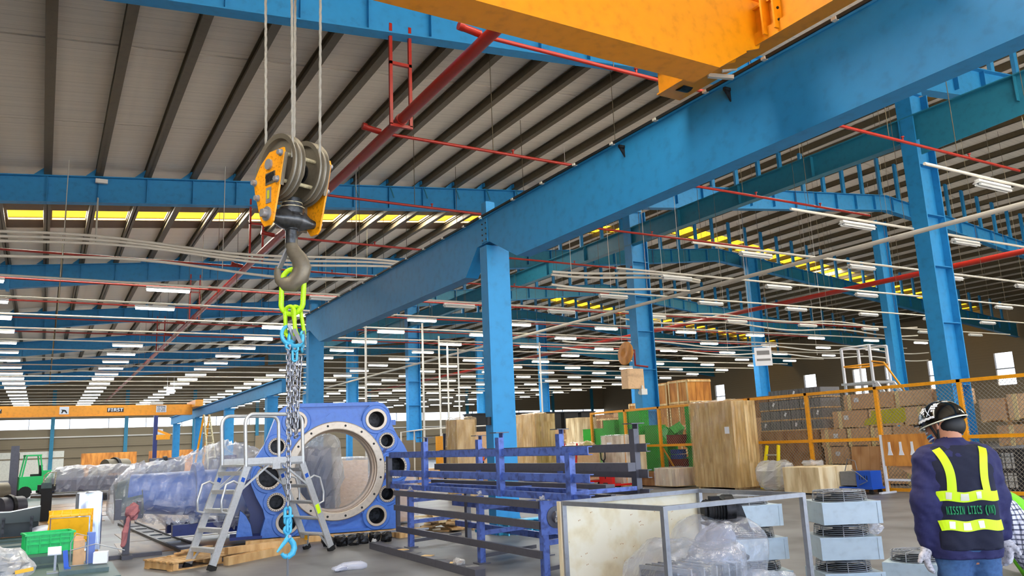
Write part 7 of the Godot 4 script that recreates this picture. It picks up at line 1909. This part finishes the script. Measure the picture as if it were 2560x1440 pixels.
	var cl := [[V(-0.1, 0.46, 0.1), V(-0.2, 0.5, -0.3), 0.1, 0.075], [V(-0.2, 0.5, -0.3), V(-0.17, 0.1, -0.12), 0.07, 0.05], [V(0.1, 0.46, 0.1), V(0.2, 0.5, -0.3), 0.1, 0.075], [V(0.2, 0.5, -0.3), V(0.17, 0.1, -0.12), 0.07, 0.05]]
	var ch := [[V(0, 1.02, -0.24), V(0, 1.1, -0.32), 0.055, 0.055], [V(0, 1.15, -0.36), V(0, 1.12, -0.4), 0.085, 0.075], [V(0, 1.07, -0.43), V(0, 1.04, -0.45), 0.05, 0.035]]
	put("body", skin(func_thin(ct, 0.02) + func_thin(ca, 0.015) + func_thin(cl, 0.015) + ch, 0.018, 45.0), M.skin, t)
	put("shirt", skin(ct + ca, 0.016, 38.0, 0.004, 0.008, V(-1, 0.42, -1)), M.checked, t)
	var cv := put("vest", skin(ct, 0.016, 38.0, 0.02, 0.008, V(-0.11, 0.5, -1), V(0.2, 1.2, 1), 12), M.vest_green, t)
	for y in [0.72, 0.86]:
		var p := []
		for j in 11: p.append(Vector2(lerpf(-0.1, 0.19, j / 10.0), y))
		put("vest_tape", ribbon(p, 0.05, ct, 38.0, 0.027), M.orange_tape, cv)
	put("trousers", skin(cl + [ct[0]], 0.016, 38.0, 0.008, 0.008, V(-1, 0.06, -1), V(1, 0.6, 1)), M.bundle_grey, t)
	put("hair", MB.new().ball(V(0, 1.17, -0.36), V(0.092, 0.085, 0.1), 16, 10), M.hair, t)
	for s in [-1, 1]:
		put("shoe", skin([[V(0.17 * s, 0.05, -0.08), V(0.18 * s, 0.04, -0.26), 0.05, 0.04]], 0.012, 60.0, 0.0, 0.0, V(-1, 0, -1)), M.black_rubber, t)
		put("hand", skin(hand_bones(V(0.19 * s, 0.51, -0.41), Basis(Vector3.RIGHT, 0.7), s, 0.5), 0.006, 160.0), M.skin, t)
	# far worker in an orange vest
	t = thing("person", "distant worker in orange vest and white helmet between the racks", "person", V(15.45, 0, -29.2), -15.0)
	var ft := [[V(-0.07, 0.95, 0), V(-0.09, 1.35, 0), 0.11, 0.11], [V(0.07, 0.95, 0), V(0.09, 1.35, 0), 0.11, 0.11], [V(-0.18, 1.4, 0), V(-0.27, 1.1, -0.05), 0.065, 0.05], [V(0.18, 1.4, 0), V(0.27, 1.1, -0.05), 0.065, 0.05], [V(-0.27, 1.1, -0.05), V(-0.2, 0.95, -0.2), 0.05, 0.04], [V(0.27, 1.1, -0.05), V(0.2, 0.95, -0.2), 0.05, 0.04]]
	var flg := [[V(-0.08, 0.9, 0), V(-0.12, 0.08, 0), 0.1, 0.055], [V(0.08, 0.9, 0), V(0.12, 0.08, 0), 0.1, 0.055]]
	put("body", skin(func_thin(ft, 0.015) + func_thin(flg, 0.015) + [[V(0, 1.4, 0), V(0, 1.55, -0.02), 0.055, 0.055], [V(0, 1.62, -0.03), V(0, 1.6, -0.05), 0.09, 0.08]], 0.025, 40.0), M.skin, t)
	put("shirt", skin(ft, 0.025, 38.0, 0.006, 0.0, V(-1, 0.85, -1)), M.light_blue, t)
	var ov := put("vest", skin(ft.slice(0, 2), 0.022, 38.0, 0.018, 0.0, V(-0.2, 0.95, -1), V(0.2, 1.45, 1)), M.orange_tape, t)
	put("vest_tape", ribbon([Vector2(-0.16, 1.05), Vector2(-0.05, 1.05), Vector2(0.05, 1.05), Vector2(0.16, 1.05)], 0.06, ft.slice(0, 2), 38.0, 0.024), M.hi_vis, ov)
	put("trousers", skin(flg, 0.025, 38.0, 0.008, 0.0, V(-1, 0.05, -1)), M.vest_navy, t)
	put("helmet", MB.new().ball(V(0, 1.68, -0.03), V(0.12, 0.1, 0.14), 18, 10).cyl(V(0, 1.64, -0.05), V(0, 1.655, -0.05), 0.15, 0.14, 18), M.paper, t)
func func_thin(bones: Array, d: float) -> Array:
	var r := []
	for b in bones: r.append([b[0], b[1], b[2] - d, b[3] - d])
	return r
func arc(o: Vector3, b: Basis, rx: float, rz: float) -> Array:
	var p := []
	for k in 15:
		var a := PI * k / 14.0
		p.append(o + b * V(cos(a) * rx, 0, -sin(a) * rz))
	return p
func arc_full(R: Vector3, y: float) -> Array:
	var p := []
	for k in 36: p.append(V(cos(TAU * k / 36.0) * R.x, y, sin(TAU * k / 36.0) * R.z))
	return p
func helm(R: Vector3, az: float, el: float, out := 1.012) -> Vector3:
	return V(sin(az) * cos(el) * R.x, sin(el) * R.y, cos(az) * cos(el) * R.z) * out
func checks_patch(mb: MB, R: Vector3, az: float, el: float, s: float) -> void:
	var p := helm(R, az, el)
	var n := (p / (R * R)).normalized()
	var x := Vector3.UP.cross(n).normalized()
	mb.box(p, V(s * 2.0, s * 2.0, 0.002), Basis(x, n.cross(x), n))
func on_helmet(R: Vector3, a0: float, e0: float, a1: float, e1: float) -> Array:
	var p := []
	for k in 8: p.append(helm(R, lerpf(a0, a1, k / 7.0), lerpf(e0, e1, k / 7.0)))
	return p
